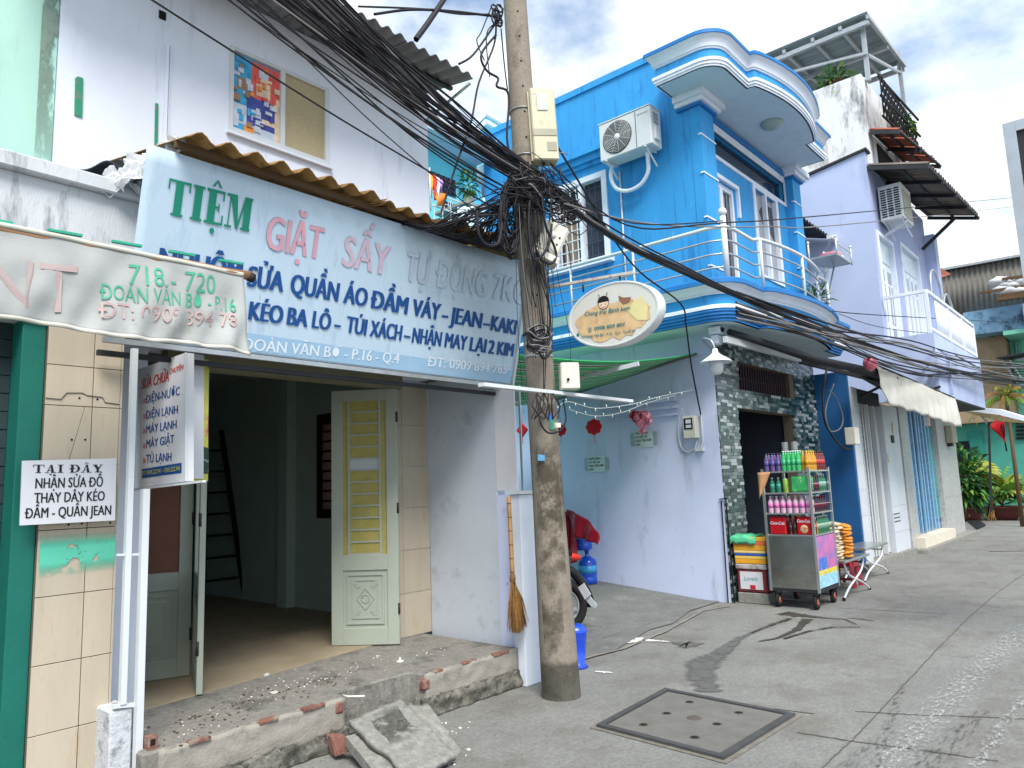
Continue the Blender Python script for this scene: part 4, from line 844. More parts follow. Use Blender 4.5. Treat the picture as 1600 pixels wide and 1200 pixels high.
# ================================================================ BLUE HOUSE
bh = thing('blue_house', 'bright blue two-storey house with wrap-around balcony and bowed white and blue cornice', 'house', (11.2, 5, 0))
X0, YF, XR = 9.2, 4.34, 13.12
wy0, wy1, wz0_, wz1_ = 5.87, 7.0, 5.03, 6.42
def yz_wall(x0, x1, y0, y1, z0, z1, hole): hy0, hy1, hz0, hz1 = hole; return MB().box(x0, x1, y0, hy0, z0, z1).box(x0, x1, hy1, y1, z0, z1).box(x0, x1, hy0, hy1, z0, hz0).box(x0, x1, hy0, hy1, hz1, z1)
yz_wall(X0, 9.4, 4.342, 8.45, 3.6, 7.84, (wy0, wy1, wz0_, wz1_)).build('upper_side_wall', blue, bh)
MB().box(X0-.03, 9.45, 4.58, 8.48, 7.843, 7.95).build('coping', blue, bh)
bx('ground_side_wall', lav_wall, bh, X0, 9.4, 4.342, 8.6, 0, 3.58)
# front wall of the upper floor
dx0, dx1, dz0, dz1 = 9.68, 10.55, 4.12, 6.03; vx0, vx1, vz0, vz1 = 11.32, 12.28, 4.86, 6.32; tx0, tx1, tz0, tz1 = 9.66, 12.72, 6.42, 6.80
fy0, fy1 = 4.42, 4.56
mb = MB()
mb.box(9.4, dx0, fy0, fy1, 4.1, 7.05).box(dx0, dx1, fy0, fy1, dz1, tz0).box(dx1, vx0, fy0, fy1, 4.1, tz0).box(vx0, vx1, fy0, fy1, 4.1, vz0).box(vx0, vx1, fy0, fy1, vz1, tz0).box(vx1, tx1, fy0, fy1, 4.1, tz0).box(tx1, 12.75, fy0, fy1, 4.1, 7.05).box(dx0, tx1, fy0, fy1, tz1, 7.05)
mb.build('upper_front_wall', blue, bh)
bx('pier', blue, bh, 9.19, 9.62, 4.26, 4.418, 4.1, 6.95); bx('pier', blue, bh, 12.75, XR, 4.26, 4.75, 3.6, 6.95)
for xa, xb in ((9.17, 9.64), (12.73, XR+.02)):
    for z in (4.5, 5.2, 5.85, 6.42): MB().box(xa, xb, 4.25, 4.30, z, z+.022).build('pier_line', white_trim, bh)
    for k, (e, z0, z1) in enumerate(((.03, 6.86, 6.90), (.07, 6.90, 6.96), (.12, 6.96, 7.05))):
        MB().box(xa-e, xb+e, 4.24-e, 4.60, z0, z1-.001).build('capital', white_trim if k else blue2, bh)
bx('lintel_cornice', white_trim, bh, 9.63, 12.74, 4.385, 4.419, 6.84, 6.90)
bx('lintel_cornice', blue2, bh, 9.63, 12.74, 4.365, 4.419, 6.905, 7.0)
trw = bx('transom', darkglass, bh, tx0, tx1, 4.50, 4.52, tz0, tz1)
MB().box(tx0-.06, tx1+.03, 4.395, 4.44, tz0-.06, tz0-.001).box(tx0-.06, tx1+.03, 4.395, 4.44, tz1, tz1+.05).box(tx1, tx1+.05, 4.395, 4.44, tz0, tz1-.001).build('frame', white_trim, trw)
# balcony door
bd = MB().box(dx0, dx1, 4.49, 4.50, dz0, dz1).build('balcony_door', mat('curtain_glass', srgb(150, 152, 160), .2, spec=.7, var=.15, vs=2), bh)
for a, b in ((dx0, dx0+.06), (10.08, 10.12), (10.125, 10.165), (dx1-.06, dx1)): MB().box(a, b, 4.44, 4.489, dz0, dz1).build('stile', white_trim, bd)
MB().box(dx0+.062, dx1-.062, 4.445, 4.487, dz1-.08, dz1).build('rail', white_trim, bd)
MB().box(10.33, 10.45, 4.47, 4.488, dz0, dz1-.1).build('gap', darkglass, bd)
MB().box(dx0-.08, dx1+.10, 4.375, 4.42, dz1+.02, dz1+.08).box(dx1+.05, dx1+.10, 4.375, 4.42, 5.6, dz1+.019).build('hood_moulding', white_trim, bh)
# front window
fw = MB().box(vx0, vx1, 4.47, 4.48, vz0, vz1).build('front_window', MATS['curtain_glass'], bh)
for a, b in ((vx0-.05, vx0+.05), (11.77, 11.83), (vx1-.05, vx1+.05)): MB().box(a, b, 4.40, 4.469, vz0, vz1).build('stile', white_trim, fw)
for a, b in ((vz0-.05, vz0-.001), (vz1+.001, vz1+.05)): MB().box(vx0-.05, vx1+.05, 4.40, 4.45, a, b).build('rail', white_trim, fw)
MB().poly([(11.9, 4.466, 6.2), (12.2, 4.466, 6.2), (12.22, 4.466, 5.6), (12.0, 4.466, 5.72), (11.88, 4.466, 5.9)]).build('dark_reflection', darkglass, fw)
MB().poly([(11.62, 4.466, 6.0), (11.75, 4.466, 6.12), (11.75, 4.466, 5.8)]).build('dark_reflection', darkglass, fw)
# side window with grille
sw = MB().box(9.30, 9.31, wy0, wy1, wz0_, wz1_).build('side_window', darkglass, bh)
MB().box(9.17, 9.30, wy0-.001, wy0+.09, wz0_, wz1_).box(9.17, 9.30, wy1-.12, wy1, wz0_, wz1_).box(9.17, 9.30, wy0+.091, wy1-.121, wz1_-.09, wz1_).box(9.19, 9.30, 6.36, 6.42, wz0_, wz1_-.091).build('frame', white_trim, sw)
MB().box(9.08, 9.30, wy0-.06, wy1+.05, wz0_-.09, wz0_-.001).build('sill', white_trim, sw)
MB().box(9.295, 9.299, wy0+.1, 6.35, wz0_, wz1_-.09).build('curtain', mat('curtain_dark', srgb(50, 56, 70), .8, var=.3, vs=2), sw)
MB().box(9.291, 9.294, 6.55, 6.8, wz0_, wz1_-.3).build('curtain', mat('curtain_tan', srgb(150, 130, 110), .9), sw)
gdk = mat('dark_bar', srgb(70, 84, 100), .6)
for k in range(5): MB().bar((9.20, 6.47+k*.11, wz0_), (9.20, 6.47+k*.11, wz1_-.09), .016).build('bar', alu, sw)
for k in range(8): MB().bar((9.195, 6.42, wz0_+.08+k*.165), (9.195, wy1+.1, wz0_+.08+k*.165), .014).build('bar', alu, sw)
for k in range(3): MB().bar((9.27, wy0+.16+k*.11, wz0_), (9.27, wy0+.16+k*.11, wz1_-.09), .008).build('bar', gdk, sw)
for k in range(6): MB().bar((9.265, wy0+.09, wz0_+.1+k*.22), (9.265, 6.36, wz0_+.1+k*.22), .008).build('bar', gdk, sw)
for k, (e, z0, z1) in enumerate(((.05, 6.56, 6.62), (.10, 6.622, 6.72), (.16, 6.722, 6.80))): MB().box(X0-e, X0-.001, 5.62-e*.5, 7.4, z0, z1).build('hood', blue, bh)
# profiles swept round the balcony and the roof cornice
def arc(c, r, a0, a1, n=8, ry=None): return [(c[0]+r*math.cos(a0+(a1-a0)*k/n), c[1]+(ry or r)*math.sin(a0+(a1-a0)*k/n)) for k in range(n+1)]
def offpath(path, d):
    out_ = []
    for i, p in enumerate(path):
        p = Vector(p); a = Vector(path[max(i-1, 0)]); b = Vector(path[min(i+1, len(path)-1)])
        t1 = (p-a).normalized() if i > 0 else (b-p).normalized(); t2 = (b-p).normalized() if i < len(path)-1 else t1
        n1 = Vector((t1.y, -t1.x)); n2 = Vector((t2.y, -t2.x)); m_ = (n1+n2)
        m_ = m_/max(m_.dot(m_)/2, .35) if m_.length > 1e-3 else n1
        out_.append(p-m_*d)
    return out_
def sweep(path, prof, m, name, sgn=1, smooth=False):
    rows = [[(q_.x, q_.y, z) for q_ in offpath(path, -sgn*o)] for o, z in prof]; n = len(path); mb = MB()
    for i in range(len(prof)-1):
        mb.add(rows[i]+rows[i+1], [(j, j+1, n+j+1, n+j) for j in range(n-1)], smooth)
    return mb.build(name, m, bh)
def bow(x0, x1, y, d, n=20): return [(x0+(x1-x0)*k/n, y-d*(1-(2*k/n-1)**2)) for k in range(n+1)]
rpath = [(X0, 4.60), (8.62, 4.60), (8.62, 4.02)]+arc((8.92, 4.0), .30, math.pi, math.pi*1.5, 8)[1:]+[(9.58, 3.70), (9.60, 3.60)]+bow(9.64, 11.95, 3.58, .17)+[(11.98, 3.60), (12.0, 3.72), (12.85, 3.72), (12.85, 4.6)]
def cap_poly(path, z, m, name, off=0, th=None, extra=()):
    q_ = offpath(path, off); return MB().poly([(p.x, p.y, z) for p in q_]+list(extra), th).build(name, m, bh)
def fill(path, z, yb, m, name, off, sgn=1):
    q_ = offpath(path, -off*sgn); mb = MB(); n = len(q_)
    return mb.poly([(p.x, p.y, z) for p in q_]).build(name, m, bh)
ORI = 1
sweep(rpath, [(-.02, 7.05), (.012, 7.05), (.012, 7.08), (.028, 7.08), (.028, 7.12), (.042, 7.12), (.042, 7.165), (0, 7.165)], white_trim, 'lower_moulding', ORI)
sweep(rpath, [(0, 7.165), (0, 7.30)], blue, 'cornice_band', ORI)
sweep(rpath, [(0, 7.30), (.02, 7.30), (.02, 7.325), (.035, 7.325), (.045, 7.37), (.065, 7.42), (.095, 7.455), (.11, 7.46)], white_trim, 'cornice_cove', ORI, True)
sweep(rpath, [(.11, 7.46), (.12, 7.465), (.12, 7.51), (.10, 7.53), (-.1, 7.53)], blue2, 'cornice_lip', ORI)
MB().poly([(p.x, p.y, 7.05) for p in offpath(rpath, .0)]).build('soffit', soffit_m, bh)
MB().poly([(p.x, p.y, 7.53) for p in offpath(rpath, .0)]).build('roof_top', blue2, bh)
bx('roof_slab', soffit_m, bh, X0+.2, 12.84, 4.59, 9, 7.06, 7.5)
MB().box(8.75, 9.4, 4.2, 4.45, 7.53, 7.64).build('parapet_block', white_trim, bh, bev=.01)
lm = P(1206, 197, Z=7.0)
cl = MB().lathe((lm.x, lm.y, 7.049), [(.17, 0), (.17, -.02), (.14, -.06), (.06, -.085)], 20).build('ceiling_lamp', mat('lamp_rim', srgb(150, 170, 165), .4), bh)
bpath = [(8.55, 8.4), (8.55, 4.10)]+arc((8.85, 4.08), .30, math.pi, math.pi*1.5, 8)[1:]+[(9.5, 3.78), (9.52, 3.68)]+bow(9.56, 12.05, 3.66, .14)+[(12.1, 3.68), (12.12, 3.76), (12.85, 3.76), (12.85, 4.6)]
sweep(bpath, [(-.04, 3.58), (0, 3.58), (0, 3.62), (.02, 3.62), (.02, 3.66), (.04, 3.66), (.04, 3.70), (.055, 3.70), (.055, 3.735)], blue2, 'lower_moulding', ORI)
sweep(bpath, [(.055, 3.735), (.065, 3.735), (.065, 3.775), (.04, 3.79), (0, 3.79)], white_trim, 'white_moulding', ORI)
sweep(bpath, [(0, 3.79), (0, 3.93)], blue, 'balcony_band', ORI)
sweep(bpath, [(0, 3.93), (.03, 3.93), (.03, 3.955), (.05, 3.955), (.07, 4.0), (.11, 4.035), (.13, 4.04)], white_trim, 'balcony_cove', ORI, True)
sweep(bpath, [(.13, 4.04), (.15, 4.045), (.15, 4.10), (.12, 4.12), (-.2, 4.12)], blue2, 'balcony_lip', ORI)
MB().poly([(p.x, p.y, 3.58) for p in offpath(bpath, 0)]+[(12.85, 8.4, 3.58)]).build('balcony_soffit', soffit_m, bh)
MB().poly([(p.x, p.y, 4.118) for p in offpath(bpath, 0)]+[(12.85, 8.4, 4.118)]).build('balcony_floor', conc, bh)
# railing
rl = [(8.72, 8.4), (8.72, 4.05), (8.80, 3.86), (8.98, 3.82), (9.60, 3.83), (9.66, 3.74)]+bow(9.72, 12.0, 3.73, .12, 10)+[(12.12, 3.84), (12.72, 3.84), (12.72, 4.25)]
for z, r in ((4.86, .026), (4.68, .014), (4.50, .014), (4.32, .014)): MB().tube([(x, y, z) for x, y in rl], r, 8).build('rail', alu if r > .02 else steel, bh)
for (x, y, r) in ((8.72, 7.5, .016), (8.72, 6.3, .016), (8.72, 5.2, .016), (8.80, 3.87, .04), (9.66, 3.74, .022), (10.9, 3.61, .022), (12.05, 3.78, .022), (12.72, 3.84, .03)):
    MB().tube([(x, y, 4.12), (x, y, 4.86 if r < .025 else 5.0)], r, 10).build('post', alu, bh)
    if r > .025: MB().lathe((x, y, 5.0), [(.02, 0), (.045, .02), (.06, .06), (.045, .1), (.01, .12)], 14).build('post_ball', alu, bh)
# mosaic clad ground floor
mos = thing('mosaic_front', 'shop front clad in dark green, grey and white strip mosaic under the blue balcony', 'shop front', (11.2, 4.34, 0))
gx0, gx1 = 9.86, 11.95; gz1 = 2.58; vx0_, vx1_, vz0_, vz1_ = 9.98, 12.15, 2.86, 3.26
def inhole(x, z): return (gx0-.0 < x < gx1 and z < gz1) or (vx0_ < x < vx1_ and vz0_ < z < vz1_)
MB().box(9.4, gx0, 4.345, 4.5, 0, 3.575).box(gx1, XR, 4.345, 4.5, 0, 3.575).box(gx0, gx1, 4.345, 4.5, gz1, vz0_).box(gx0, vx0_, 4.345, 4.5, vz0_, 3.575).box(vx0_, gx1, 4.345, 4.5, vz1_, 3.575).box(9.202, 9.4, 4.341, 4.342, 0, .01).build('backing', grout, mos)
tcols = [mat('mosaic_%d' % i, srgb(*c), .25, var=.08, spec=.6, bump=0) for i, c in enumerate(((22, 46, 46), (52, 82, 80), (112, 126, 126), (164, 172, 174), (82, 100, 102), (32, 62, 64)))]
rs = random.Random(2); tm = [MB() for _ in tcols]; big = []
z = .02
while z < 3.56:
    h_ = .045; x = 9.205-rs.uniform(0, .1)
    while x < XR-.01:
        w_ = rs.choice((.08, .11, .15, .19)); xa, xb = max(x, 9.205), min(x+w_, XR); x += w_+.004
        if xb-xa < .015: continue
        if inhole((xa+xb)/2, z+h_/2): continue
        for hx0, hx1, hz in ((gx0, gx1, gz1),):
            if z < hz:
                if xa < hx0 < xb: xb = hx0
                if xa < hx1 < xb: xa = hx1
        if vz0_ <= z+h_/2 <= vz1_:
            if xa < vx0_ < xb: xb = vx0_
            if xa < vx1_ < xb: xa = vx1_
        if xb-xa < .01: continue
        k = rs.choices(range(6), (3, 3, 3, 2.5, 2.5, 2))[0]; d = rs.uniform(0, .008)
        tm[k].box(xa, xb-.003, 4.333-d, 4.346, z, z+h_-.003)
    z += h_
for k, m_ in enumerate(tm): m_.build('mosaic_strips', tcols[k], mos, kind='stuff')
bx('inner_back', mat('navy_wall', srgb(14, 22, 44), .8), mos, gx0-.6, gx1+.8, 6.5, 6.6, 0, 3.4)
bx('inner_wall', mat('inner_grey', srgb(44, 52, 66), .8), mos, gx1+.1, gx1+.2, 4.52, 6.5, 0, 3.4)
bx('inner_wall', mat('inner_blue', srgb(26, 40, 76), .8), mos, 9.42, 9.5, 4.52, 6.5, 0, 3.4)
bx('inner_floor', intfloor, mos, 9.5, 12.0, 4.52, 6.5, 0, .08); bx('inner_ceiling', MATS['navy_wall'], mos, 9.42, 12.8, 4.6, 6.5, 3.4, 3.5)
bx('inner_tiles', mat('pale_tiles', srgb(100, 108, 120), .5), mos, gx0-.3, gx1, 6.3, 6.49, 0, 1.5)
vg = bx('vent_grille', darksteel, mos, vx0_, vx1_, 4.42, 4.44, 3.03, 3.05)
for k in range(24): bx('bar', mat('grille_brown', srgb(70, 50, 64), .6), mos, vx0_+.05+k*.09, vx0_+.066+k*.09, 4.40, 4.416, vz0_, vz1_)
MB().box(12.0, 12.14, 4.38, 4.5, vz0_, vz1_).build('ledge', blue2, mos)
# mouldings on the ground side wall
for k, (e, z0, z1) in enumerate(((.05, 2.70, 2.745), (.08, 2.747, 2.79), (.05, 2.60, 2.64), (.05, 2.50, 2.53))): MB().box(X0-e, X0-.001, 4.92, 6.12, z0, z1).build('ledge_moulding', lav_wall, bh)
# air conditioner
def ac(name, label, x, y, z, w_, d_, h_, face, grille='fan'):
    """face: outward normal"""
    t = thing(name, label, 'air conditioner', (x, y, z)); o = Vector((x, y, z)); N_ = Vector(face); U_ = Vector((0, 0, 1)).cross(N_).normalized()
    acm = mat('ac_white', srgb(198, 204, 206), .5, var=.04, dirt=srgb(140, 140, 135), damt=.3, ds=7, dth=.6)
    MB().obox(o-U_*w_/2, U_*w_, N_*d_, (0, 0, h_)).build('case', acm, t, bev=.012)
    MB().obox(o-U_*(w_/2+.008)+Vector((0, 0, h_)), U_*(w_+.016), N_*(d_+.008), (0, 0, .018)).build('lid', acm, t, bev=.004)
    if grille == 'fan':
        fcx = o+U_*(-w_*.14)+N_*(d_+.002)+Vector((0, 0, h_*.5)); R0 = h_*.43
        MB().lathe(fcx, [(R0, 0), (R0, .006)], 32, N_).build('fan_well', mat('fan_dark', srgb(60, 62, 64), .7), t)
        for k in range(9):
            r = R0*(.2+.09*k); MB().tube([fcx+N_*.011+(U_*math.cos(a*.2618)+Vector((0, 0, math.sin(a*.2618))))*r for a in range(25)], .0032, 4, False).build('guard_ring', acm, t)
        for k in range(12):
            a = k*math.pi/6+.1; dd = U_*math.cos(a)+Vector((0, 0, math.sin(a))); MB().tube([fcx+N_*.010+dd*R0*.18, fcx+N_*.010+dd*R0], .003, 4).build('guard_spoke', acm, t)
        MB().lathe(fcx+N_*.006, [(R0*.2, 0), (R0*.18, .012)], 16, N_).build('hub', boardw, t)
        MB().obox(o+U_*(w_*.22)+N_*(d_)+Vector((0, 0, .02)), U_*.006, N_*.006, (0, 0, h_-.04)).build('seam', MATS['fan_dark'], t)
        text('PANASONIC', o-U_*0+U_*(w_*.26)+N_*(d_+.002)+Vector((0, 0, h_*.83)), o+U_*(w_*.46)+N_*(d_+.002)+Vector((0, 0, h_*.83)), (0, 0, 1), .022, MATS['fan_dark'], t, bold=0, out_=N_)
        so_ = o+U_*(w_/2)
        MB().obox(so_+N_*d_*.3+Vector((0, 0, h_*.15)), N_*d_*.45, U_*.03, (0, 0, h_*.35)).build('valve_cover', acm, t, bev=.006)
        for k in range(5): MB().obox(so_+N_*d_*.25+Vector((0, 0, h_*.6+k*.035)), N_*d_*.5, U_*.003, (0, 0, .012)).build('vent', MATS['fan_dark'], t)
    for s_ in (-.38, .38):
        b0 = o+U_*w_*s_; MB().bar(b0+Vector((0, 0, -.012)), b0+N_*(d_+.02)+Vector((0, 0, -.012)), .025, .02).build('bracket', alu, t); MB().bar(b0+Vector((0, 0, -.22)), b0+N_*d_*.9+Vector((0, 0, -.02)), .02, .02).build('bracket', alu, t)
    return t
a1 = ac('air_conditioner', 'white outdoor air conditioner unit with round fan high on the bright blue side wall', X0-.1, 5.27, 6.36, .88, .3, .58, (-1, 0, 0))
hose = [(8.98, 5.62, 6.34), (8.99, 5.66, 6.16), (9.03, 5.6, 5.98), (9.06, 5.42, 5.90), (9.06, 5.2, 5.93), (9.04, 5.06, 6.06), (9.0, 5.02, 6.22), (8.98, 5.02, 6.36)]
def smooth(pts, n=6):
    pts = [Vector(p) for p in pts]; out_ = []
    for i in range(len(pts)-1):
        p0 = pts[max(i-1, 0)]; p1 = pts[i]; p2 = pts[i+1]; p3 = pts[min(i+2, len(pts)-1)]
        for k in range(n):
            t_ = k/n; out_.append(.5*((2*p1)+(-p0+p2)*t_+(2*p0-5*p1+4*p2-p3)*t_*t_+(-p0+3*p1-3*p2+p3)*t_**3))
    return out_+[pts[-1]]
MB().tube(smooth(hose), .03, 10).build('hose', white_trim, a1)
# white conduit down the side wall by the window
MB().tube([(9.18, 5.62, 6.3), (9.18, 5.62, 4.15)], .014, 8).build('drain_pipe', alu, bh)
# street lamp at the corner
slp = thing('wall_lamp', 'white enamel shade lamp with a bulb on the corner of the mosaic shop front', 'wall lamp', (9.0, 4.1, 2.9))
lc = P(1117, 545, Y=4.0)
MB().lathe(lc, [(.03, .0), (.04, -.05), (.07, -.08), (.19, -.16), (.20, -.18), (.18, -.178), (.06, -.10)], 24).build('shade', white_trim, slp)
MB().lathe(lc+Vector((0, 0, -.16)), [(.07, .04), (.085, -.02), (.085, -.12), (.06, -.16), (.02, -.175)], 16).build('bulb', mat('bulb', srgb(220, 226, 230), .3), slp)
MB().tube(smooth([lc+Vector((0, 0, 0)), lc+Vector((0, .05, .12)), lc+Vector((.1, .2, .16)), (9.22, 4.30, lc.z+.05)]), .014, 8).build('arm', steel, slp)
cam_ = thing('security_camera', 'small white security camera and bracket above the wall lamp at the house corner', 'security camera', (9.1, 4.1, 3.3))
q_ = P(1123, 516, Y=4.05)
MB().obox(q_+Vector((-.06, -.04, -.05)), (.12, 0, 0), (0, .16, .0), (0, 0, .1)).build('housing', white_trim, cam_, bev=.01)
MB().lathe(q_+Vector((0, -.041, 0)), [(.035, 0), (.03, .02)], 12, (-.4, -1, -.1)).build('lens', dark, cam_)
MB().obox(q_+Vector((-.05, -.0, -.18)), (.14, 0, 0), (0, .1, 0), (0, 0, .12)).build('junction', white_trim, cam_, bev=.01)
# rolled shop awning under the balcony
ra = thing('rolled_awning', 'dark rolled-up shop awning stretching under the blue balcony above the mosaic front', 'awning', (11, 3.9, 3.3))
a, b = P(1140, 522, Y=3.95), P(1372, 586, Y=3.3)
MB().tube([a+Vector((0, 0, .03)), a.lerp(b, .5)+Vector((0, 0, -.03)), b+Vector((0, 0, .03))], [.04, .06, .07], 12).build('roll', mat('dark_canvas', srgb(34, 40, 46), .85, var=.2, vs=6), ra)
MB().bar(P(1132, 530, Y=3.95), P(1250, 562, Y=3.95), .05, .08).build('housing', alu, ra)
MB().bar(P(1250, 565, Y=3.95), P(1375, 596, Y=3.35), .05, .06).build('housing', darksteel, ra)
# ================================================================ ALLEY
ag = MB(); ag.grid(lambda a, b: Vector((4.99+4.205*a, 4.5+9*b, min(.17, max(.012, .012+.17*(9*b-.2)/1.9))+.006*noise.noise(Vector((a*20, b*40, 1))))), 40, 60, False)
ag.build('alley_ramp', alley_m, kind='structure')
aw = thing('striped_tarp', 'green, white and black striped tarp roof stretched over the alley', 'tarp roof', (7, 5.8, 3))
A_, B_, C_, D_ = Vector((9.15, 4.55, 3.31)), Vector((9.15, 7.0, 2.93)), Vector((5.0, 7.0, 2.62)), Vector((5.0, 4.5, 2.84))
gs = [mat('tarp_green', srgb(60, 176, 104), .7, var=.1), mat('tarp_white', srgb(214, 222, 196), .7), mat('tarp_black', srgb(18, 30, 26), .7)]
k = 0; t_ = 0.0; seq = [(0, .055), (1, .012), (2, .014), (1, .008)]
while t_ < 1:
    ci, wd = seq[k % 4]; a, b = t_, min(1, t_+wd); t_ = b; k += 1
    def f(u, v, a=a, b=b):
        w_ = a+(b-a)*v; p = A_.lerp(B_, w_).lerp(D_.lerp(C_, w_), u); p.z += .02*math.sin(w_*9+u*3)-.12*math.sin(math.pi*u); return p
    MB().grid(f, 10, 1, True, closed=(0, 0, .01)).build('stripe', gs[ci], aw)
MB().tube([A_, B_], .02, 6).build('edge_rope', cable_l, aw)
pb_ = MB().bar(P(842, 606, X=7.2), P(998, 568, X=7.2), .05, .02, up=(1, 0, 0)); pb_.build('perforated_bar', alu, label='white perforated steel strip hanging under the striped tarp', cat='metal strip')
# string of fairy lights
fl = thing('string_lights', 'string of tiny unlit fairy lights looped under the strip light and over the alley', 'string lights', (6, 5, 2.7))
pl1 = [P(x, y, Y=4.6) for x, y in ((800, 625), (850, 650), (885, 628), (930, 638), (985, 632), (1030, 620), (1080, 610), (1110, 605))]
pl2 = [P(x, y, Y=4.8) for x, y in ((890, 640), (930, 650), (970, 645), (1010, 630), (1055, 618))]
wm = mat('lamp_wire', srgb(190, 200, 195), .5)
for pl_ in (pl1, pl2):
    c_ = smooth(pl_, 6); MB().tube(c_, .0035, 4).build('wire', wm, fl)
    for i, p in enumerate(c_[::2]): MB().tube([p, p+Vector((.01*math.sin(i*3), 0, .035*(-1 if i % 2 else 1)))], .006, 4).build('bulb', MATS['bulb'], fl)
MB().tube([P(1058, 575, X=9.15), P(1048, 610, X=9.15)], .004, 4).build('wire', wm, fl)
# red lucky charms and pink flower ball
redp = mat('red_felt', srgb(190, 24, 36), .8, var=.15, vs=10, bump=.5)
def charm(x, y, X, shape, label, s_=.12):
    t = thing('red_charm', label, 'lucky charm', tuple(P(x, y+10, X=X)), 'red lucky charms hanging in the alley'); c_ = P(x, y, X=X)
    dirs = Vector((0, 1, 0))
    if shape == 'diamond': pts_ = [c_+Vector((0, s_, 0)), c_+Vector((0, 0, s_)), c_+Vector((0, -s_, 0)), c_+Vector((0, 0, -s_))]
    else: pts_ = [c_+Vector((0, s_*(1+.08*math.cos(8*a))*math.cos(a), s_*.85*(1+.08*math.cos(8*a))*math.sin(a))) for a in [k*math.pi/16 for k in range(32)]]
    MB().poly(pts_, (.03, 0, 0)).build('plaque', redp, t, bev=.006)
    MB().tube([c_+Vector((.015, 0, s_)), c_+Vector((.015, 0, s_*2.2))], .004, 4).build('cord', t_red, t)
    MB().tube([c_+Vector((.015, 0, -s_*.9)), c_+Vector((.015, 0, -s_*1.8))], .006, 4).build('tassel', t_red, t)
charm(815, 672, 8.6, 'diamond', 'red diamond-shaped lucky charm hanging left of the pole', .115)
charm(875, 672, 8.6, 'round', 'red lucky charm half hidden behind the right side of the pole', .10)
charm(927, 667, 8.6, 'round', 'rounded red lucky charm hanging between the pole and the pink flowers', .13)
fb = thing('flower_ball', 'ball of pink and rose artificial flowers hanging above the paper notice', 'artificial flowers', tuple(P(1003, 672, X=8.8)))
rs = random.Random(6); c_ = P(1002, 655, X=8.8)
for mm, (oy, oz), n_ in ((mat('petal_pink', srgb(240, 160, 176), .7, var=.2, vs=20), (-.03, 0), 70), (mat('petal_rose', srgb(200, 60, 90), .7, var=.2, vs=20), (.09, .05), 30), (MATS['petal_pink'], (-.01, -.16), 8)):
    mb = MB(); R0 = .10 if n_ > 60 else .055 if n_ > 20 else .02
    for i in range(n_):
        d = Vector((rs.gauss(0, 1), rs.gauss(0, 1), rs.gauss(0, 1))).normalized(); p = c_+Vector((0, oy, oz))+d*R0*rs.uniform(.7, 1); u = d.cross(Vector((rs.random(), rs.random(), .3))).normalized(); v = d.cross(u)
        mb.grid(lambda a, b: p+(u*(a-.5)+v*(b-.5))*.05+d*.02*((a-.5)**2+(b-.5)**2)*4, 2, 2, True)
    mb.build('petals', mm, fb, kind='stuff')
MB().tube([c_+Vector((0, 0, .1)), c_+Vector((0, 0, .28))], .003, 4).build('cord', wm, fb)
# notices on the alley wall
paper = mat('paper', srgb(200, 214, 214), .8, var=.03); tape = mat('clear_tape', srgb(150, 170, 178), .4)
for (x0, y0, x1, y1, lab) in ((919, 713, 946, 737, 'lower paper notice taped to the lavender wall under the red charms'), (991, 673, 1021, 698, 'upper paper notice taped to the lavender wall under the pink flowers')):
    c0 = P(x0, y0, X=9.195); c1 = P(x1, y1, X=9.195); t = thing('paper_notice', lab, 'notice', (9.19, (c0.y+c1.y)/2, c1.z)); y_a, y_b, za, zb = c0.y, c1.y, c0.z-.005, c1.z
    MB().box(9.187, 9.19, y_b, y_a, zb, za).build('paper', paper, t); hh = (za-zb)
    for s_ in (y_a, y_b-.07): MB().box(9.1905, 9.1925, s_, s_+.07, zb+.03, za-.03).build('tape', tape, t)
    yy = lambda f: y_a-(y_a-y_b)*f
    for i, (tx, f0, f1) in enumerate((('NƯỚC BÌNH', .08, .75), ('LH: ĐỂ XE', .05, .72), ('GIAO TẬN NƠI', .05, .92), ('24/24', .05, .3))):
        zz = za-hh*(.22+.22*i); text(tx, (9.187, yy(f0), zz), (9.187, yy(f1), zz), (0, 0, 1), hh*.13, t_black, t, bold=.03, out_=(-1, 0, 0))
# house electricity meter on the wall
me_ = thing('wall_meter', 'small glass-fronted electricity meter with loops of conduit on the lavender wall', 'electricity meter', (9.15, 4.75, 2.1))
m0, m1 = P(1068, 651, X=9.1), P(1089, 684, X=9.1)
MB().box(9.06, 9.2, m1.y, m0.y, m1.z, m0.z).build('case', creambox, me_, bev=.006)
MB().box(9.054, 9.061, m1.y+.03, m0.y-.02, m1.z+.12, m0.z-.03).build('window', darkglass, me_)
MB().box(9.050, 9.055, m1.y+.05, m0.y-.05, m1.z+.2, m0.z-.05).build('dial', boardw, me_); MB().box(9.050, 9.055, m1.y+.05, m0.y-.05, m1.z+.14, m1.z+.18).build('dial', boardw, me_)
MB().tube(smooth([P(x, y, X=9.17) for x, y in ((1066, 638), (1061, 655), (1060, 680), (1065, 700), (1075, 706), (1085, 700), (1089, 687))]), .012, 6).build('conduit', alu, me_)
MB().tube(smooth([P(x, y, X=9.17) for x, y in ((1095, 645), (1097, 670), (1098, 690), (1094, 700))]), .014, 6).build('conduit', alu, me_)
MB().box(9.14, 9.2, P(1096, 700, X=9.17).y-.03, P(1090, 700, X=9.17).y+.03, 1.98, 2.03).build('terminal', alu, me_)
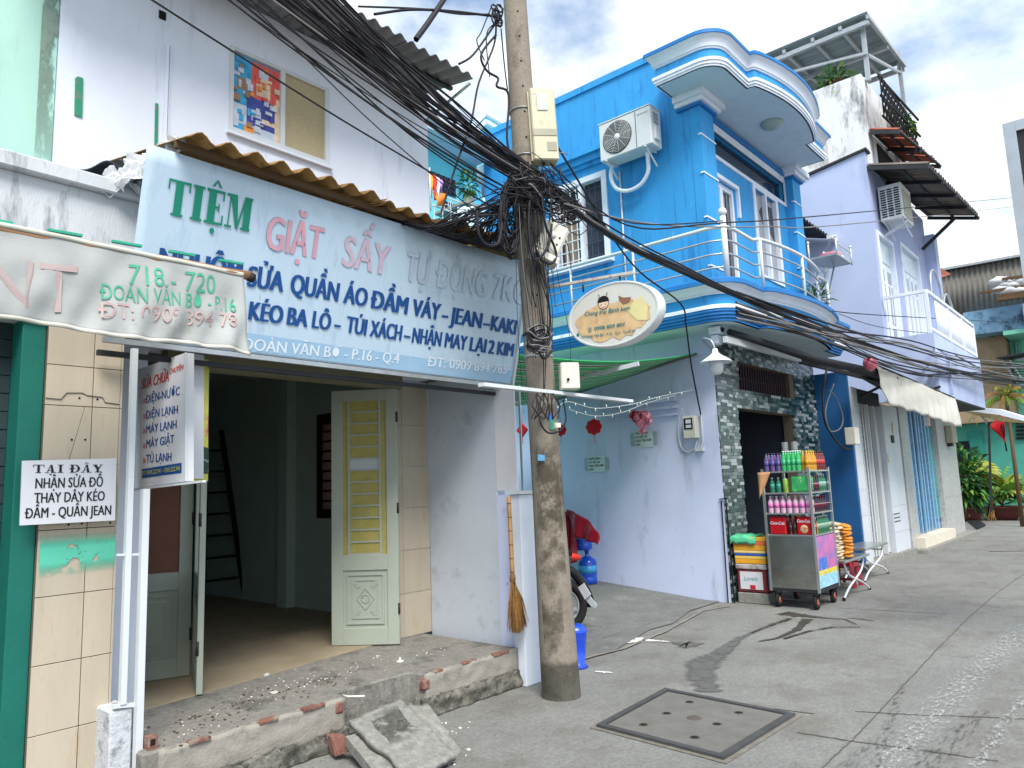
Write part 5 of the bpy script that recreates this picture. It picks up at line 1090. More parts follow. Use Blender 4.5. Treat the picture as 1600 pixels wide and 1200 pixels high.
# water bottles
jug = mat('blue_jug', srgb(20, 74, 190), .18, var=.1, spec=.7, bump=0)
def jugthing(x, y, z, label):
    t = thing('water_jug', label, 'water jug', (x, y, z), 'stacked blue water jugs')
    MB().lathe((x, y, z), [(.11, 0), (.135, .02), (.135, .09), (.128, .10), (.135, .12), (.135, .2), (.128, .21), (.135, .23), (.135, .30), (.12, .345), (.06, .385), (.03, .40), (.028, .45), (.035, .452), (.035, .48)], 22).build('body', jug, t)
    MB().lathe((x, y, z+.25), [(.1365, -.09), (.1365, .02)], 22).build('label_wrap', mat('jug_label', srgb(60, 150, 210), .3, var=.3, vs=9), t); return t
jb = P(921, 909, X=8.95); jy = jb.y
jugthing(8.92, jy, .155, 'lower blue water jug standing on the alley floor against the wall')
jugthing(8.90, jy+.05, .64, 'upper blue water jug stacked on another and half covered by the red cloth')
rc = thing('red_cloth', 'crumpled dark red plastic cloth draped over the upper water jug', 'cloth', (8.9, jy, 1))
redcl = mat('red_cloth', srgb(150, 16, 44), .4, var=.2, vs=5)
def rcf(a, b):
    x, y = [(872, 797), (912, 797), (935, 832), (934, 848)][0], 0
    top = P(868+(905-868)*a+8*math.sin(a*5), 798+4*a, X=8.72); bot = P(868+(900-868)*a, 890-12*a, X=8.66); p = top.lerp(bot, b)
    return p+Vector((.03*math.sin(a*18+b*3)+.02*noise.noise(Vector((a*6, b*6, 0))), 0, 0))
MB().grid(rcf, 24, 16, True, closed=(.01, 0, 0)).build('hanging_fold', redcl, rc)
def rcf2(a, b):
    top = P(884, 796, X=8.6).lerp(P(936, 832, X=8.6), a)+Vector((0, 0, .06*math.sin(math.pi*a))); bot = P(898, 838, X=8.58).lerp(P(934, 851, X=8.55), a)
    p = top.lerp(bot, b); return p+Vector((.03*math.sin(a*12+b*4), 0, 0))
MB().grid(rcf2, 16, 10, True, closed=(.01, 0, 0)).build('front_flap', redcl, rc)
# motorbike: rear end shows right of the pole
mo = thing('motorbike', 'dark motorbike parked in the alley, mostly hidden behind the utility pole', 'motorbike', (6.3, 5.1, 0))
tyre = mat('rubber', srgb(20, 20, 22), .8, bump=.2)
wc = Vector((6.45, 4.98, .30)); ax_ = Vector((.55, .83, 0)).normalized(); fwd = Vector((-.83, .55, 0)).normalized()
def torus(c, ax, R0, r, m, nm, par, n=28):
    ax = Vector(ax).normalized(); a = ax.cross(Vector((0, 0, 1))).normalized(); b = ax.cross(a)
    return MB().tube([Vector(c)+(a*math.cos(2*math.pi*k/n)+b*math.sin(2*math.pi*k/n))*R0 for k in range(n+1)], r, 8, False).build(nm, m, par)
torus(wc, ax_, .235, .05, tyre, 'tyre', mo); torus(wc, ax_, .18, .015, steel, 'rim', mo)
torus(wc+fwd*1.2, ax_, .235, .045, tyre, 'tyre', mo); torus(wc+fwd*1.2, ax_, .18, .015, steel, 'rim', mo)
for k in range(8):
    a = k*math.pi/4
    for w0 in (wc, wc+fwd*1.2): MB().tube([w0, w0+(fwd*math.cos(a)+Vector((0, 0, math.sin(a))))*.18], .005, 4).build('spoke', steel, mo)
MB().tube(smooth([wc+fwd*.1+Vector((0, 0, .42)), wc-fwd*.12+Vector((0, 0, .36)), wc-fwd*.27+Vector((0, 0, .16)), wc-fwd*.33+Vector((0, 0, -.02))]), .05, 8).build('mudguard', mat('black_plastic', srgb(18, 18, 20), .4), mo)
MB().tube(smooth([wc+fwd*1.2+Vector((0, 0, .0)), wc+fwd*1.05+Vector((0, 0, .5)), wc+fwd*.95+Vector((0, 0, .75))]), .03, 8).build('fork', steel, mo)
MB().tube(smooth([wc+fwd*(-.1)+Vector((0, 0, .48)), wc+fwd*.2+Vector((0, 0, .5)), wc+fwd*.6+Vector((0, 0, .47)), wc+fwd*.9+Vector((0, 0, .6))]), [.06, .09, .09, .1, .1, .1]+[.09]*7+[.08]*6, 10).build('body', mat('bike_paint', srgb(30, 60, 60), .3), mo)
MB().tube([wc-fwd*.12+Vector((0, 0, .55)), wc+fwd*.25+Vector((0, 0, .57)), wc+fwd*.6+Vector((0, 0, .53))], [.05, .08, .06], 10).build('seat', MATS['black_plastic'], mo)
MB().tube([wc-fwd*.22+Vector((0, 0, .50)), wc-fwd*.05+Vector((0, 0, .53))], [.03, .05], 8).build('tail_light', t_red, mo)
MB().tube([wc+fwd*.92+ax_*.3+Vector((0, 0, .8)), wc+fwd*.95+Vector((0, 0, .76)), wc+fwd*.92-ax_*.3+Vector((0, 0, .8))], .014, 6).build('handlebar', steel, mo)
for s_ in (-1, 1): MB().lathe(wc+fwd*.95+ax_*.26*s_+Vector((0, 0, .93)), [(.05, 0), (.04, .02)], 12, fwd).build('mirror', MATS['black_plastic'], mo)
pl0 = P(911, 920, X=6.62)
MB().poly([P(903, 918, X=6.3), P(912, 911, X=6.3), P(923, 929, X=6.3), P(914, 937, X=6.3)], (.02, .01, 0)).build('number_plate', boardw, mo)
MB().poly([P(915, 937, X=6.32), P(921, 931, X=6.32), P(933, 946, X=6.32), P(931, 950, X=6.32), P(924, 948, X=6.32)], (.02, .01, 0)).build('mud_flap', alu, mo)
MB().bar(wc+Vector((0, 0, .1)), wc+fwd*.9+Vector((0, 0, .15)), .05).build('engine_bar', darksteel, mo)
MB().obox(wc+fwd*.45-ax_*.1+Vector((0, 0, -.12)), fwd*.3, ax_*.2, (0, 0, .28)).build('engine', darksteel, mo, bev=.02)
MB().tube([wc+fwd*.5+ax_*-.14+Vector((0, 0, -.1)), wc-fwd*.1+ax_*-.14+Vector((0, 0, -.02))], [.03, .045], 8).build('exhaust', steel, mo)
bb_ = thing('blue_bottle', 'blue plastic bucket behind the foot of the utility pole', 'bucket', tuple(P(908, 1042, Y=4.1)))
c_ = P(902, 1043, Z=.0); MB().lathe((c_.x, c_.y, 0), [(.085, 0), (.10, .01), (.07, .03), (.085, .2), (.10, .30), (.105, .31), (.08, .35), (.05, .37)], 20).build('body', mat('bucket_blue', srgb(20, 70, 200), .25, spec=.7, var=.15, vs=6), bb_)
# broom on the porch post
br = thing('straw_broom', 'straw broom with a bamboo handle hung upright on the porch corner', 'broom', tuple(P(805, 990, Y=3.97)))
h0, h1 = P(795, 776, Y=3.97), P(801, 905, Y=3.97)
MB().tube([h0.lerp(h1, k/6) for k in range(7)], .017, 8).build('handle', mat('bamboo_stick', srgb(168, 130, 86), .6, var=.2, vs=10), br)
for k in range(6): p = h0.lerp(h1, (k+.5)/6); MB().lathe(p, [(.0185, -.004), (.0185, .004)], 10).build('binding', mat('binding', srgb(110, 80, 50), .8), br)
rs = random.Random(8); mb = MB(); mb2 = MB(); h2 = P(805, 988, Y=3.98)
for i in range(620):
    a = rs.uniform(0, 1); sp_ = rs.gauss(0, .42); e = h1.lerp(h2, 1)+Vector((1, 0, 0))*(.125*max(-1, min(1, sp_)))+Vector((0, -.03+rs.uniform(-.02, .02), rs.uniform(-.01, .05)+.03*abs(sp_)))
    s0 = h1+Vector((rs.uniform(-.012, .012), rs.uniform(-.01, .01), rs.uniform(-.02, .03))); mid = s0.lerp(e, .5)+Vector((.02*sp_, -.008, 0))
    (mb if i % 3 else mb2).tube([s0, mid, e], [.0022, .0018, .0008], 3, False)
mb.build('straw', mat('straw', srgb(150, 112, 62), .9, var=.3, vs=30), br, kind='stuff'); mb2.build('dark_straw', mat('straw_dark', srgb(90, 64, 34), .9, var=.3, vs=30), br, kind='stuff')
MB().lathe(h1, [(.016, -.05), (.026, 0), (.02, .04)], 10).build('collar', MATS['binding'], br)
MB().bar((4.742, 4.03, 1.56), (4.74, 4.03, 2.46), .02, .012).build('perforated_post', steel, label='thin perforated steel post above the porch corner where the broom hangs', cat='post')
# ================================================================ TURQUOISE HOUSE at the alley's end
tq = thing('turquoise_house', 'turquoise house with white gables seen over the alley behind the cables', 'house', (7.5, 8.7, 0))
TY = 8.62
bx('wall', turq, tq, 6.0, 9.19, TY, 8.9, 0, 7.85)
bx('side_wing', mat('light_blue_wall', srgb(90, 190, 232), .8), tq, 8.72, 9.17, 8.50, TY-.001, 3, 6.98)
bx('band', white_trim, tq, 6.0, 9.19, TY-.45, TY-.003, 7.38, 7.62); bx('band_edge', white_trim, tq, 6.0, 9.19, TY-.52, TY-.451, 7.50, 7.68)
gm = MB().poly([P(715, 222, Y=9.2), P(757, 178, Y=9.2), P(800, 204, Y=9.2), P(812, 262, Y=9.2), P(700, 262, Y=9.2)], (0, .3, 0)).build('gable', turq, tq)
for a, b in (((718, 220), (757, 177)), ((757, 177), (802, 202)), ((725, 226), (757, 190)), ((757, 190), (795, 212))): MB().bar(P(*a, Y=9.17), P(*b, Y=9.17), .1, .07).build('gable_trim', white_trim, tq)
MB().bar(P(672, 185, Y=9.17), P(722, 220, Y=9.17), .12, .1).build('gable_trim', white_trim, tq)
wd_ = MB().box(7.6, 8.62, TY-.02, TY-.002, 6.62, 6.92).build('vent_window', darkglass, tq)
for k in range(9): MB().bar((7.65+k*.115, TY-.03, 6.62), (7.65+k*.115, TY-.03, 6.92), .012).build('bar', MATS['grille_brown'], wd_)
for k in range(3): MB().bar((7.6, TY-.03, 6.66+k*.1), (8.62, TY-.03, 6.66+k*.1), .012).build('bar', MATS['grille_brown'], wd_)
for xa in (7.62, 8.30):
    wn = MB().box(xa, xa+.34, TY-.02, TY-.002, 5.4, 6.48).build('window', darkglass, tq)
    for k in range(4): MB().bar((xa+.02+k*.1, TY-.03, 5.4), (xa+.02+k*.1, TY-.03, 6.48), .012).build('bar', alu, wn)
    for k in range(7): MB().bar((xa, TY-.032, 5.45+k*.16), (xa+.34, TY-.032, 5.45+k*.16), .012).build('bar', alu, wn)
for z in (5.5, 5.75, 6.0, 6.22): MB().bar((7.4, TY-.6, z), (8.62, TY-.6, z), .02).build('balcony_rail', alu, tq)
for k in range(7): MB().bar((7.55+k*.18, TY-.6, 5.2), (7.55+k*.18, TY-.6, 6.22), .012).build('baluster', alu, tq)
arcp = [Vector((8.95+.22*math.cos(a), 8.49, 6.62+.28*math.sin(a))) for a in [k*math.pi/12 for k in range(13)]]
MB().tube(arcp, .02, 6).build('arch_trim', turq, tq)
fm_ = thing('striped_flag', 'small orange, red, white and purple flag hanging at the turquoise house balcony', 'flag', tuple(P(680, 320, Y=8.0)))
fc_ = [srgb(240, 160, 30), srgb(210, 40, 40), srgb(235, 235, 240), srgb(170, 120, 190), srgb(240, 120, 40)]
for k, (x0, y0, x1, y1) in enumerate(((671, 268, 674, 308), (675, 270, 680, 312), (679, 272, 684, 316), (683, 278, 688, 300), (677, 300, 692, 322))):
    a, b, c_, d = P(x0, y0, Y=8.0), P(x1, y0+3, Y=8.0), P(x1+3, y1, Y=8.0), P(x0+3, y1, Y=8.0)
    MB().grid(lambda u, v: a.lerp(b, u).lerp(d.lerp(c_, u), v)+Vector((0, .03*math.sin(v*6+u*3)-.01*k, 0)), 4, 8, True, closed=(0, .01, 0)).build('flag_band', mat('flag%d' % k, fc_[k], .7), fm_)
MB().tube([P(671, 262, Y=8.0), P(673, 330, Y=8.0)], .012, 6).build('staff', alu, fm_)
# ---------------------------------------------------------------- plants
leafm = [mat('leaf_green', srgb(54, 104, 48), .6, var=.35, vs=2, bump=0, rand=.2), mat('leaf_bright', srgb(104, 150, 52), .55, var=.3, vs=2, bump=0, rand=.2), mat('leaf_dark', srgb(30, 66, 40), .6, var=.3, vs=2, bump=0, rand=.2), mat('leaf_yellow', srgb(158, 164, 62), .6, var=.3, vs=2, bump=0)]
pot_m = mat('pot_clay', srgb(96, 50, 44), .7, var=.15)
def leafy(c, rx, rz, n, ln, ms, rnd_, par, nm='foliage', narrow=.3):
    mbs = [MB() for _ in ms]; c = Vector(c)
    for i in range(n):
        d = Vector((rnd_.gauss(0, 1), rnd_.gauss(0, 1), rnd_.gauss(0, 1))).normalized(); r = rnd_.random()**.5
        p = c+Vector((d.x*rx*r, d.y*rx*r, d.z*rz*r)); o_ = (d+Vector((0, 0, .3))).normalized(); l_ = ln*rnd_.uniform(.6, 1.3)
        s_ = o_.cross(Vector((rnd_.random()-.5, rnd_.random()-.5, 1))).normalized()*l_*narrow*.5; q1 = p+o_*l_*.5+Vector((0, 0, -.0)); e = p+o_*l_+Vector((0, 0, -l_*.35))
        k = rnd_.choices(range(len(ms)), [3, 1.4, 2][:len(ms)])[0]; mbs[k].add([p, q1+s_, e, q1-s_], [(0, 1, 2, 3)])
    for k, mb in enumerate(mbs):
        if mb.v: mb.build(nm, ms[k], par, kind='stuff')
def fan_palm(c, n, ln, ms, rnd_, par, nmleaf='frond', nbl=14):
    c = Vector(c)
    for i in range(n):
        az = i*2.4+rnd_.uniform(-.3, .3); el = rnd_.uniform(.25, 1.2); d = Vector((math.cos(az)*math.cos(el), math.sin(az)*math.cos(el), math.sin(el))); st = ln*rnd_.uniform(.55, 1)
        mid = c+d*st*.6; e = c+d*st+Vector((0, 0, -st*.12)); mb = MB(); mb.tube([c, mid, e], [.012, .009, .006], 4)
        u = d.cross(Vector((0, 0, 1))).normalized(); w_ = u.cross(d).normalized()
        for k in range(nbl):
            a = (k/(nbl-1)-.5)*3.6; bd_ = (d*math.cos(a)+u*math.sin(a)); L_ = ln*.55*(1-.25*abs(a)/1.8)
            t1 = e+bd_*L_*.55+w_*.03*ln; t2 = e+bd_*L_-Vector((0, 0, L_*.35)); sd_ = bd_.cross(w_)*.028*ln/.5
            mb.add([e, t1+sd_, t2, t1-sd_], [(0, 1, 2, 3)])
        mb.build(nmleaf, rnd_.choice(ms), par)
def pot(name, c, r, h_, m, par): return MB().lathe(c, [(r*.62, 0), (r*.8, h_*.35), (r, h_*.9), (r*1.06, h_*.93), (r*1.06, h_), (r*.94, h_), (r*.9, h_*.86), (.01, h_*.84)], 22).build(name, m, par)
rs = random.Random(21)
pt = thing('potted_plant', 'small bushy potted plant on a shelf in front of the turquoise house', 'potted plant', tuple(P(733, 325, Y=7.9)))
c_ = P(733, 322, Y=7.9); pot('pot', c_, .09, .12, creambox, pt); leafy(c_+Vector((0, 0, .36)), .13, .22, 130, .14, leafm[:2], rs, pt)
MB().box(c_.x-.22, c_.x+.2, 7.75, 8.5, c_.z-.04, c_.z-.001).build('shelf', conc, pt)
wc_ = MB().grid(lambda a, b: P(716+30*a, 323, Y=7.7).lerp(P(714+26*a, 372, Y=7.7), b)+Vector((0, .04*math.sin(a*16), 0)), 20, 4, True, closed=(0, .01, 0))
wc_.build('hanging_cloth', mat('pale_cloth', srgb(190, 215, 230), .8), label='pale cloth hanging to dry under the shelf plant at the turquoise house', cat='cloth')
# ================================================================ CABLES
wire = lambda a, b, s, w_=0.02, sd_=0, n=14: sag(a, b, s, n, w_, sd_)
cb_ = thing('cable_bundle', 'thick bundle of black cables running from the upper left down to the utility pole', 'cables', (3, 3.6, 4.2), 'cable bundles on the pole')
rs = random.Random(31)
for i in range(38):
    px = rs.uniform(425, 545); s0 = P(px, 0, Y=3.6+rs.uniform(-.05, .08)); e = pc(4.05+rs.uniform(-.08, .06))+Vector((rs.uniform(-.15, .1), -.12+rs.uniform(-.05, .08), 0)); s1 = s0+(s0-e)*.5+Vector((0, 0, .12))
    MB().tube([s1]+wire(s0, e, rs.uniform(.0, .09)+(545-px)*.0003, .02, i), rs.choice((.004, .006, .007, .009)), 5, False).build('cable', cable_m if i % 9 else cable_l, cb_)
cb2 = thing('cable_group', 'loose thin cables strung below the thick bundle across the white wall', 'cables', (3, 3.6, 3.9))
for i, (x, y, ex, ey, r) in enumerate(((230, -5, 812, 345, .006), (352, -5, 830, 322, .006), (366, -5, 830, 312, .008), (385, -5, 835, 300, .006), (398, -5, 800, 300, .005), (420, 10, 800, 315, .006), (376, -8, 760, 345, .004), (345, -8, 840, 295, .004))):
    a = P(x, y, Y=3.58); b = P(ex, ey, Y=3.5); MB().tube([a+(a-b)*.5]+wire(a, b, .04+.03*(i % 3), .01, i), r, 5, False).build('cable', cable_m, cb2)
cb3 = thing('cable_bundle', 'thick black cable bundle sagging from the pole past the blue balcony down the street', 'cables', (8, 3.4, 3.8), 'cable bundles on the pole')
pathb = [P(845, 285, Y=3.5), P(900, 330, Y=3.45), P(980, 383, Y=3.4), P(1060, 420, Y=3.35), P(1140, 456, Y=3.3), P(1220, 490, Y=3.2), P(1300, 520, Y=3.1), P(1380, 548, Y=3.0), P(1450, 568, Y=2.9), P(1530, 585, Y=2.7), P(1620, 598, Y=2.3)]
for i in range(22):
    rr = .02 if i < 18 else .035; dd = [Vector((0, rs.uniform(-rr, rr), rs.uniform(-rr, rr)*(1 if i < 18 else 2.2))) for _ in pathb]; dd = [sum(dd, Vector())/len(dd)*2.2+d*.55 for d in dd]
    if i >= 18:
        for k in range(len(dd)): dd[k].z -= .02*k*(i-17)*.22
    MB().tube(smooth([p+d for p, d in zip(pathb, dd)], 5), rs.choice((.008, .011, .014)), 5, False).build('cable', cable_m if i % 7 else cable_l, cb3)
cb4 = thing('cable_group', 'spread of thin cables crossing in front of the purple balcony and old awning', 'cables', (14, 3, 3.6))
for i in range(15):
    y0, y1, y2 = rs.uniform(455, 500), rs.uniform(520, 575), rs.uniform(568, 612); yy_ = rs.uniform(2.7, 3.2)
    MB().tube(smooth([P(1150, y0, Y=3.3), P(1300, (y0+y1)/2+12, Y=yy_+.1), P(1420, y1+10, Y=yy_), P(1520, (y1+y2)/2+10, Y=yy_-.2), P(1640, y2, Y=yy_-.5)], 6), rs.choice((.008, .010, .014)), 4, False).build('cable', cable_m if i % 3 else cable_l, cb4)
for i, (pts_, r, m_) in enumerate(((((860, 255), (980, 352), (1130, 348), (1340, 332), (1600, 307)), .008, cable_m), (((880, 318), (1020, 350), (1200, 354), (1360, 347), (1600, 321)), .008, cable_l), (((860, 300), (990, 349), (1130, 345)), .006, cable_m), (((1300, 486), (1400, 494), (1600, 505)), .008, cable_m), (((1310, 490), (1380, 512), (1480, 522), (1600, 526)), .006, cable_m), (((1240, 520), (1330, 545), (1450, 585), (1600, 605)), .008, cable_m))):
    n_ = len(pts_); MB().tube(smooth([P(x, y, Y=3.4-.5*k/n_) for k, (x, y) in enumerate(pts_)], 6), r, 4, False).build('cable', m_, cb4 if i > 2 else cb4)
# tangle round the pole
tg_ = thing('cable_tangle', 'dense tangle of black cable coils and loops wrapped around the utility pole', 'cable tangle', (4.5, 3.5, 3.5))
mbk = MB(); mgr = MB(); rs = random.Random(41)
def tp(x, y, dy=0): return P(x, y, Y=3.48+dy)
for i in range(75):   # fan of drop cables to the left
    a = tp(rs.uniform(780, 815), rs.uniform(295, 345), rs.uniform(-.05, .1)); b = P(rs.uniform(655, 800), 0, Y=3.95); tt = rs.random(); bx_ = 665+tt*125; b = P(bx_, 365+(bx_-660)*.27+rs.uniform(-12, -3), Y=3.80)
    mbk.tube(smooth([a, a.lerp(b, .3)+Vector((0, 0, rs.uniform(-.03, .06))), a.lerp(b, .65)+Vector((0, 0, rs.uniform(-.01, .07))), b+Vector((0, 0, .02)), b+Vector((-.07, .2, .10)), b+Vector((-.22, .7, .24))], 4), rs.choice((.003, .004, .006)), 4, False)
for i in range(26):   # hanging coil left of the pole
    cx, cy = rs.uniform(793, 803), rs.uniform(322, 352); w_, h_ = rs.uniform(7, 17), rs.uniform(38, 62); pts_ = [tp(cx+w_*math.cos(a)+rs.uniform(-1, 1), cy+h_*math.sin(a)*(1 if math.sin(a) < 0 else .9), -.04+rs.uniform(-.03, .03)) for a in [k*math.pi/7 for k in range(15)]]
    mbk.tube(smooth(pts_, 2), rs.choice((.007, .009)), 4, False)
for i in range(110):  # mess crossing the pole
    x, y = rs.gauss(836, 22), rs.gauss(298, 20); L_ = rs.uniform(20, 60); an = rs.gauss(.55, .5); dx, dy = L_*math.cos(an), L_*math.sin(an); d = -rs.uniform(-.02, .14)
    pts_ = [tp(x-dx/2, y-dy/2, d), tp(x+rs.uniform(-9, 9), y+rs.uniform(-10, 10), d-.03), tp(x+dx/2, y+dy/2, d)]
    (mgr if i % 12 == 0 else mbk).tube(smooth(pts_, 5), rs.choice((.003, .004, .006, .007)), 4, False)
for i in range(42):   # knots right of the pole
    x, y = rs.uniform(845, 905), 0; y = 285+(x-845)*.75+rs.uniform(-14, 30); r = rs.uniform(5, 16); d = -rs.uniform(0, .12)
    mbk.tube(smooth([tp(x+r*math.cos(a)*rs.uniform(.8, 1.3), y+r*math.sin(a)*rs.uniform(.6, 1), d) for a in [k*1.2+rs.random() for k in range(6)]], 4), rs.choice((.004, .006)), 4, False)
for i in range(34):   # cables running down the pole
    x0 = rs.uniform(806, 868); x1 = 826+(x0-806)*.8+rs.uniform(-12, 16); y1 = rs.choice((430, 480, 545, 560, 625, 420)); d = -.04-rs.uniform(0, .08)
    pts_ = [tp(x0, 290+rs.uniform(0, 30), d), tp(x0*.6+x1*.4+rs.uniform(-7, 7), 290+(y1-290)*.4, d), tp(x1+rs.uniform(-8, 8), 290+(y1-290)*.75, d+.02), tp(x1+rs.uniform(-5, 5), y1, d+.04)]
    (mgr if i % 7 == 0 else mbk).tube(smooth(pts_, 5), rs.choice((.003, .004, .006)), 4, False)
for pts_ in (((828, 300), (826, 350), (830, 395), (836, 406), (848, 398), (858, 380), (862, 350)), ((846, 300), (852, 350), (866, 385), (869, 402), (860, 412), (845, 405), (838, 390)), ((745, 330), (748, 365), (760, 382), (778, 380), (784, 350)), ((832, 512), (845, 540), (858, 530), (856, 510)), ((846, 520), (842, 545), (850, 560), (862, 548))):
    mbk.tube(smooth([tp(x, y, -.14) for x, y in pts_], 6), .011, 6, False)
for i in range(22):   # rolled spare cable at the metal bands
    x, y = 843+rs.uniform(-6, 6), 528+rs.uniform(-12, 14); mgr.tube(smooth([tp(x+15*math.cos(a)*rs.uniform(.8, 1.1), y+9*math.sin(a)+rs.uniform(-3, 3), -.1-.05*math.sin(a)) for a in [k*.8 for k in range(9)]], 3), .006, 4, False) if i % 3 == 0 else mbk.tube(smooth([tp(x+15*math.cos(a)*rs.uniform(.8, 1.1), y+9*math.sin(a)+rs.uniform(-3, 3), -.1-.05*math.sin(a)) for a in [k*.8 for k in range(9)]], 3), .006, 4, False)
for i in range(12):   # tail below the light batten
    x = 840+rs.uniform(-6, 30); mbk.tube(smooth([tp(x, 615, -.1), tp(x+rs.uniform(-10, 14), 635, -.12), tp(x+rs.uniform(-14, 10), 655, -.1)], 5), .005, 4, False)
mbk.tube(smooth([tp(845, 620, -.12), tp(843, 655, -.14), tp(856, 676, -.14), tp(876, 672, -.14), tp(884, 655, -.1), tp(880, 625, -.1)], 6), .007, 5, False)
mbk.build('black_cables', cable_m, tg_, kind='stuff'); mgr.build('grey_cables', cable_l, tg_, kind='stuff')
# top of pole: insulator rings and risers
ins_ = thing('cable_riser', 'clutch of cable rings and thin risers at the top of the pole against the sky', 'cables', (4.3, 3.5, 5))
for i, (pts_, r) in enumerate(((((775, 30), (772, 70), (748, 130), (736, 190), (712, 260), (690, 330)), .008), (((772, 40), (740, 85), (717, 100)), .009), (((770, 25), (700, 17), (640, 15), (585, 22)), .010), (((765, 22), (720, 22), (660, 14), (560, 10)), .007), (((775, 55), (752, 85), (760, 110), (778, 122), (776, 135), (792, 142), (795, 165), (792, 215), (800, 262)), .010), (((783, 45), (788, 100), (793, 140)), .006), (((768, 10), (752, 50), (745, 65), (757, 95)), .005), (((776, 35), (760, 55), (765, 120)), .005), (((820, 0), (818, 22), (810, 30)), .005), (((700, -10), (672, 32), (650, 62)), .022))):
    MB().tube(smooth([P(x, y, Y=3.55) for x, y in pts_], 5), r, 5, False).build('cable', cable_m, ins_)
for i in range(9):
    x, y = 777+rs.uniform(-5, 5), 22+rs.uniform(-14, 14); c_ = P(x, y, Y=3.5); R0 = rs.uniform(.02, .05); MB().tube([c_+Vector((math.cos(a)*R0, rs.uniform(-.01, .01), math.sin(a)*R0)) for a in [k*.7 for k in range(10)]], .007, 5, False).build('ring', cable_m, ins_)
dr = thing('service_cable', 'black service cable dropping from the pole box across the blue wall to the wall meter', 'cable', (7, 4, 3))
MB().tube(smooth([P(850, 195, Y=3.5), P(905, 285, X=5.6), P(955, 368, X=6.5), P(1000, 425, X=7.2), P(1063, 474, X=7.9), P(1072, 510, X=8.1), P(1080, 570, X=8.8), P(1095, 648, X=9.15)], 6), .011, 6).build('cable', cable_m, dr)
# ================================================================ TILED SHOP (between blue and purple houses)
wtile = mat('white_wall_tile', srgb(196, 202, 210), .4, var=.04, dirt=srgb(140, 140, 138), damt=.35, ds=4, dth=.6, rand=.03)
deepblue = mat('deep_blue_paint', srgb(16, 78, 130), .8, var=.1, dirt=srgb(120, 150, 180), damt=.6, ds=9, dth=.7)
granite = mat('pale_granite', srgb(172, 174, 172), .4, var=.15, vs=16, dirt=srgb(130, 134, 136), damt=.6, ds=12, dth=.52)
ts = thing('tiled_shop', 'narrow white-tiled shop with folding gates beside the deep blue wall', 'shop front', (14.6, 3.8, 0))
bx('return_wall', deepblue, ts, 13.125, 13.22, 3.80, 4.335, 0, 3.35)
def tiles(x0, x1, y0, z0, z1, dx, dz, m, par, core=None):
    bx('column', core or m, par, x0, x1, y0, y0+.10, z0, z1)
    nz = int(round((z1-z0)/dz)); nx = max(1, int(round((x1-x0)/dx)))
    for i in range(nz):
        for j in range(nx): bx('tile', m, par, x0+(x1-x0)*j/nx+.003, x0+(x1-x0)*(j+1)/nx-.003, y0-.01, y0-.001, z0+(z1-z0)*i/nz+.003, z0+(z1-z0)*(i+1)/nz-.003)
tiles(13.225, 13.62, 3.80, 0, 3.1, .4, .45, wtile, ts); tiles(15.12, 16.2, 3.80, 0, 2.9, .54, .45, wtile, ts)
bx('lintel', darksteel, ts, 13.625, 15.115, 3.82, 4.1, 2.86, 3.1); bx('floor', conc_light, ts, 13.0, 16.2, 3.70, 6, 0, .12)
bx('room_back', MATS['navy_wall'], ts, 13.5, 15.3, 5.6, 5.7, .12, 3.1); bx('room_side', darkshut, ts, 15.2, 15.3, 3.95, 5.6, .12, 3.1); bx('room_counter', MATS['inner_grey'], ts, 14.4, 15.1, 5.2, 5.55, .12, .8)
gate_w = mat('gate_white', srgb(190, 196, 198), .5, metal=.1, var=.06)
def folding(par, x0, x1, y, z0, z1, n, m, nm='slat', amp=.05):
    for k in range(n):
        xa, xb = x0+(x1-x0)*(k+.2)/n, x0+(x1-x0)*(k+.68)/n; ya = y+(amp if k % 2 else 0); yb = y+(0 if k % 2 else amp)
        MB().add([(xa, ya, z0), (xb, yb, z0), (xb, yb, z1), (xa, ya, z1), (xa, ya+.006, z0), (xb, yb+.006, z0), (xb, yb+.006, z1), (xa, ya+.006, z1)], [(0, 1, 2, 3), (7, 6, 5, 4), (0, 4, 5, 1), (1, 5, 6, 2), (2, 6, 7, 3), (3, 7, 4, 0)]).build(nm, m, par)
folding(ts, 13.66, 14.3, 3.86, .14, 2.85, 8, gate_w, amp=.008); bx('gate_back', darkshut, ts, 13.64, 14.3, 4.0, 4.02, .13, 2.85); bx('gate_post', alu, ts, 14.30, 14.34, 3.82, 3.9, .13, 2.85)
folding(ts, 14.80, 15.08, 3.88, .14, 2.85, 4, gate_w, amp=.03); bx('gate_post', alu, ts, 14.74, 14.79, 3.84, 3.92, .13, 2.85)
for k in range(9):
    for s_ in (-1, 1): MB().bar((13.66, 3.90, .5+k*.25+.1*s_), (14.3, 3.90, .5+k*.25-.1*s_), .010, .006, up=(0, 1, 0)).build('lattice', gate_w, ts)
for (x, y0, y1) in ((1398, 662, 678), (1396, 681, 692), (1391, 710, 722)): c_ = P(x-3, y1, Y=3.785); MB().box(c_.x, c_.x+.18, 3.77, 3.788, c_.z, c_.z+(y1-y0)*.0135).build('wall_plaque', creambox if y0 != 681 else t_black, ts)
tex = P(1397, 806, Y=3.785)
for k in range(3): MB().box(tex.x, tex.x+.42, 3.783, 3.7885, tex.z+.07*k-.12, tex.z+.07*k-.10).build('stamped_text', MATS['band'] if 0 else mat('stamp', srgb(90, 90, 100), .7), ts)
eb = thing('wall_meter', 'cream electricity meter with cable loop on the first white tiled column', 'electricity meter', tuple(P(1330, 700, Y=3.7)))
c0, c1 = P(1325, 668, Y=3.72), P(1334, 695, Y=3.72)
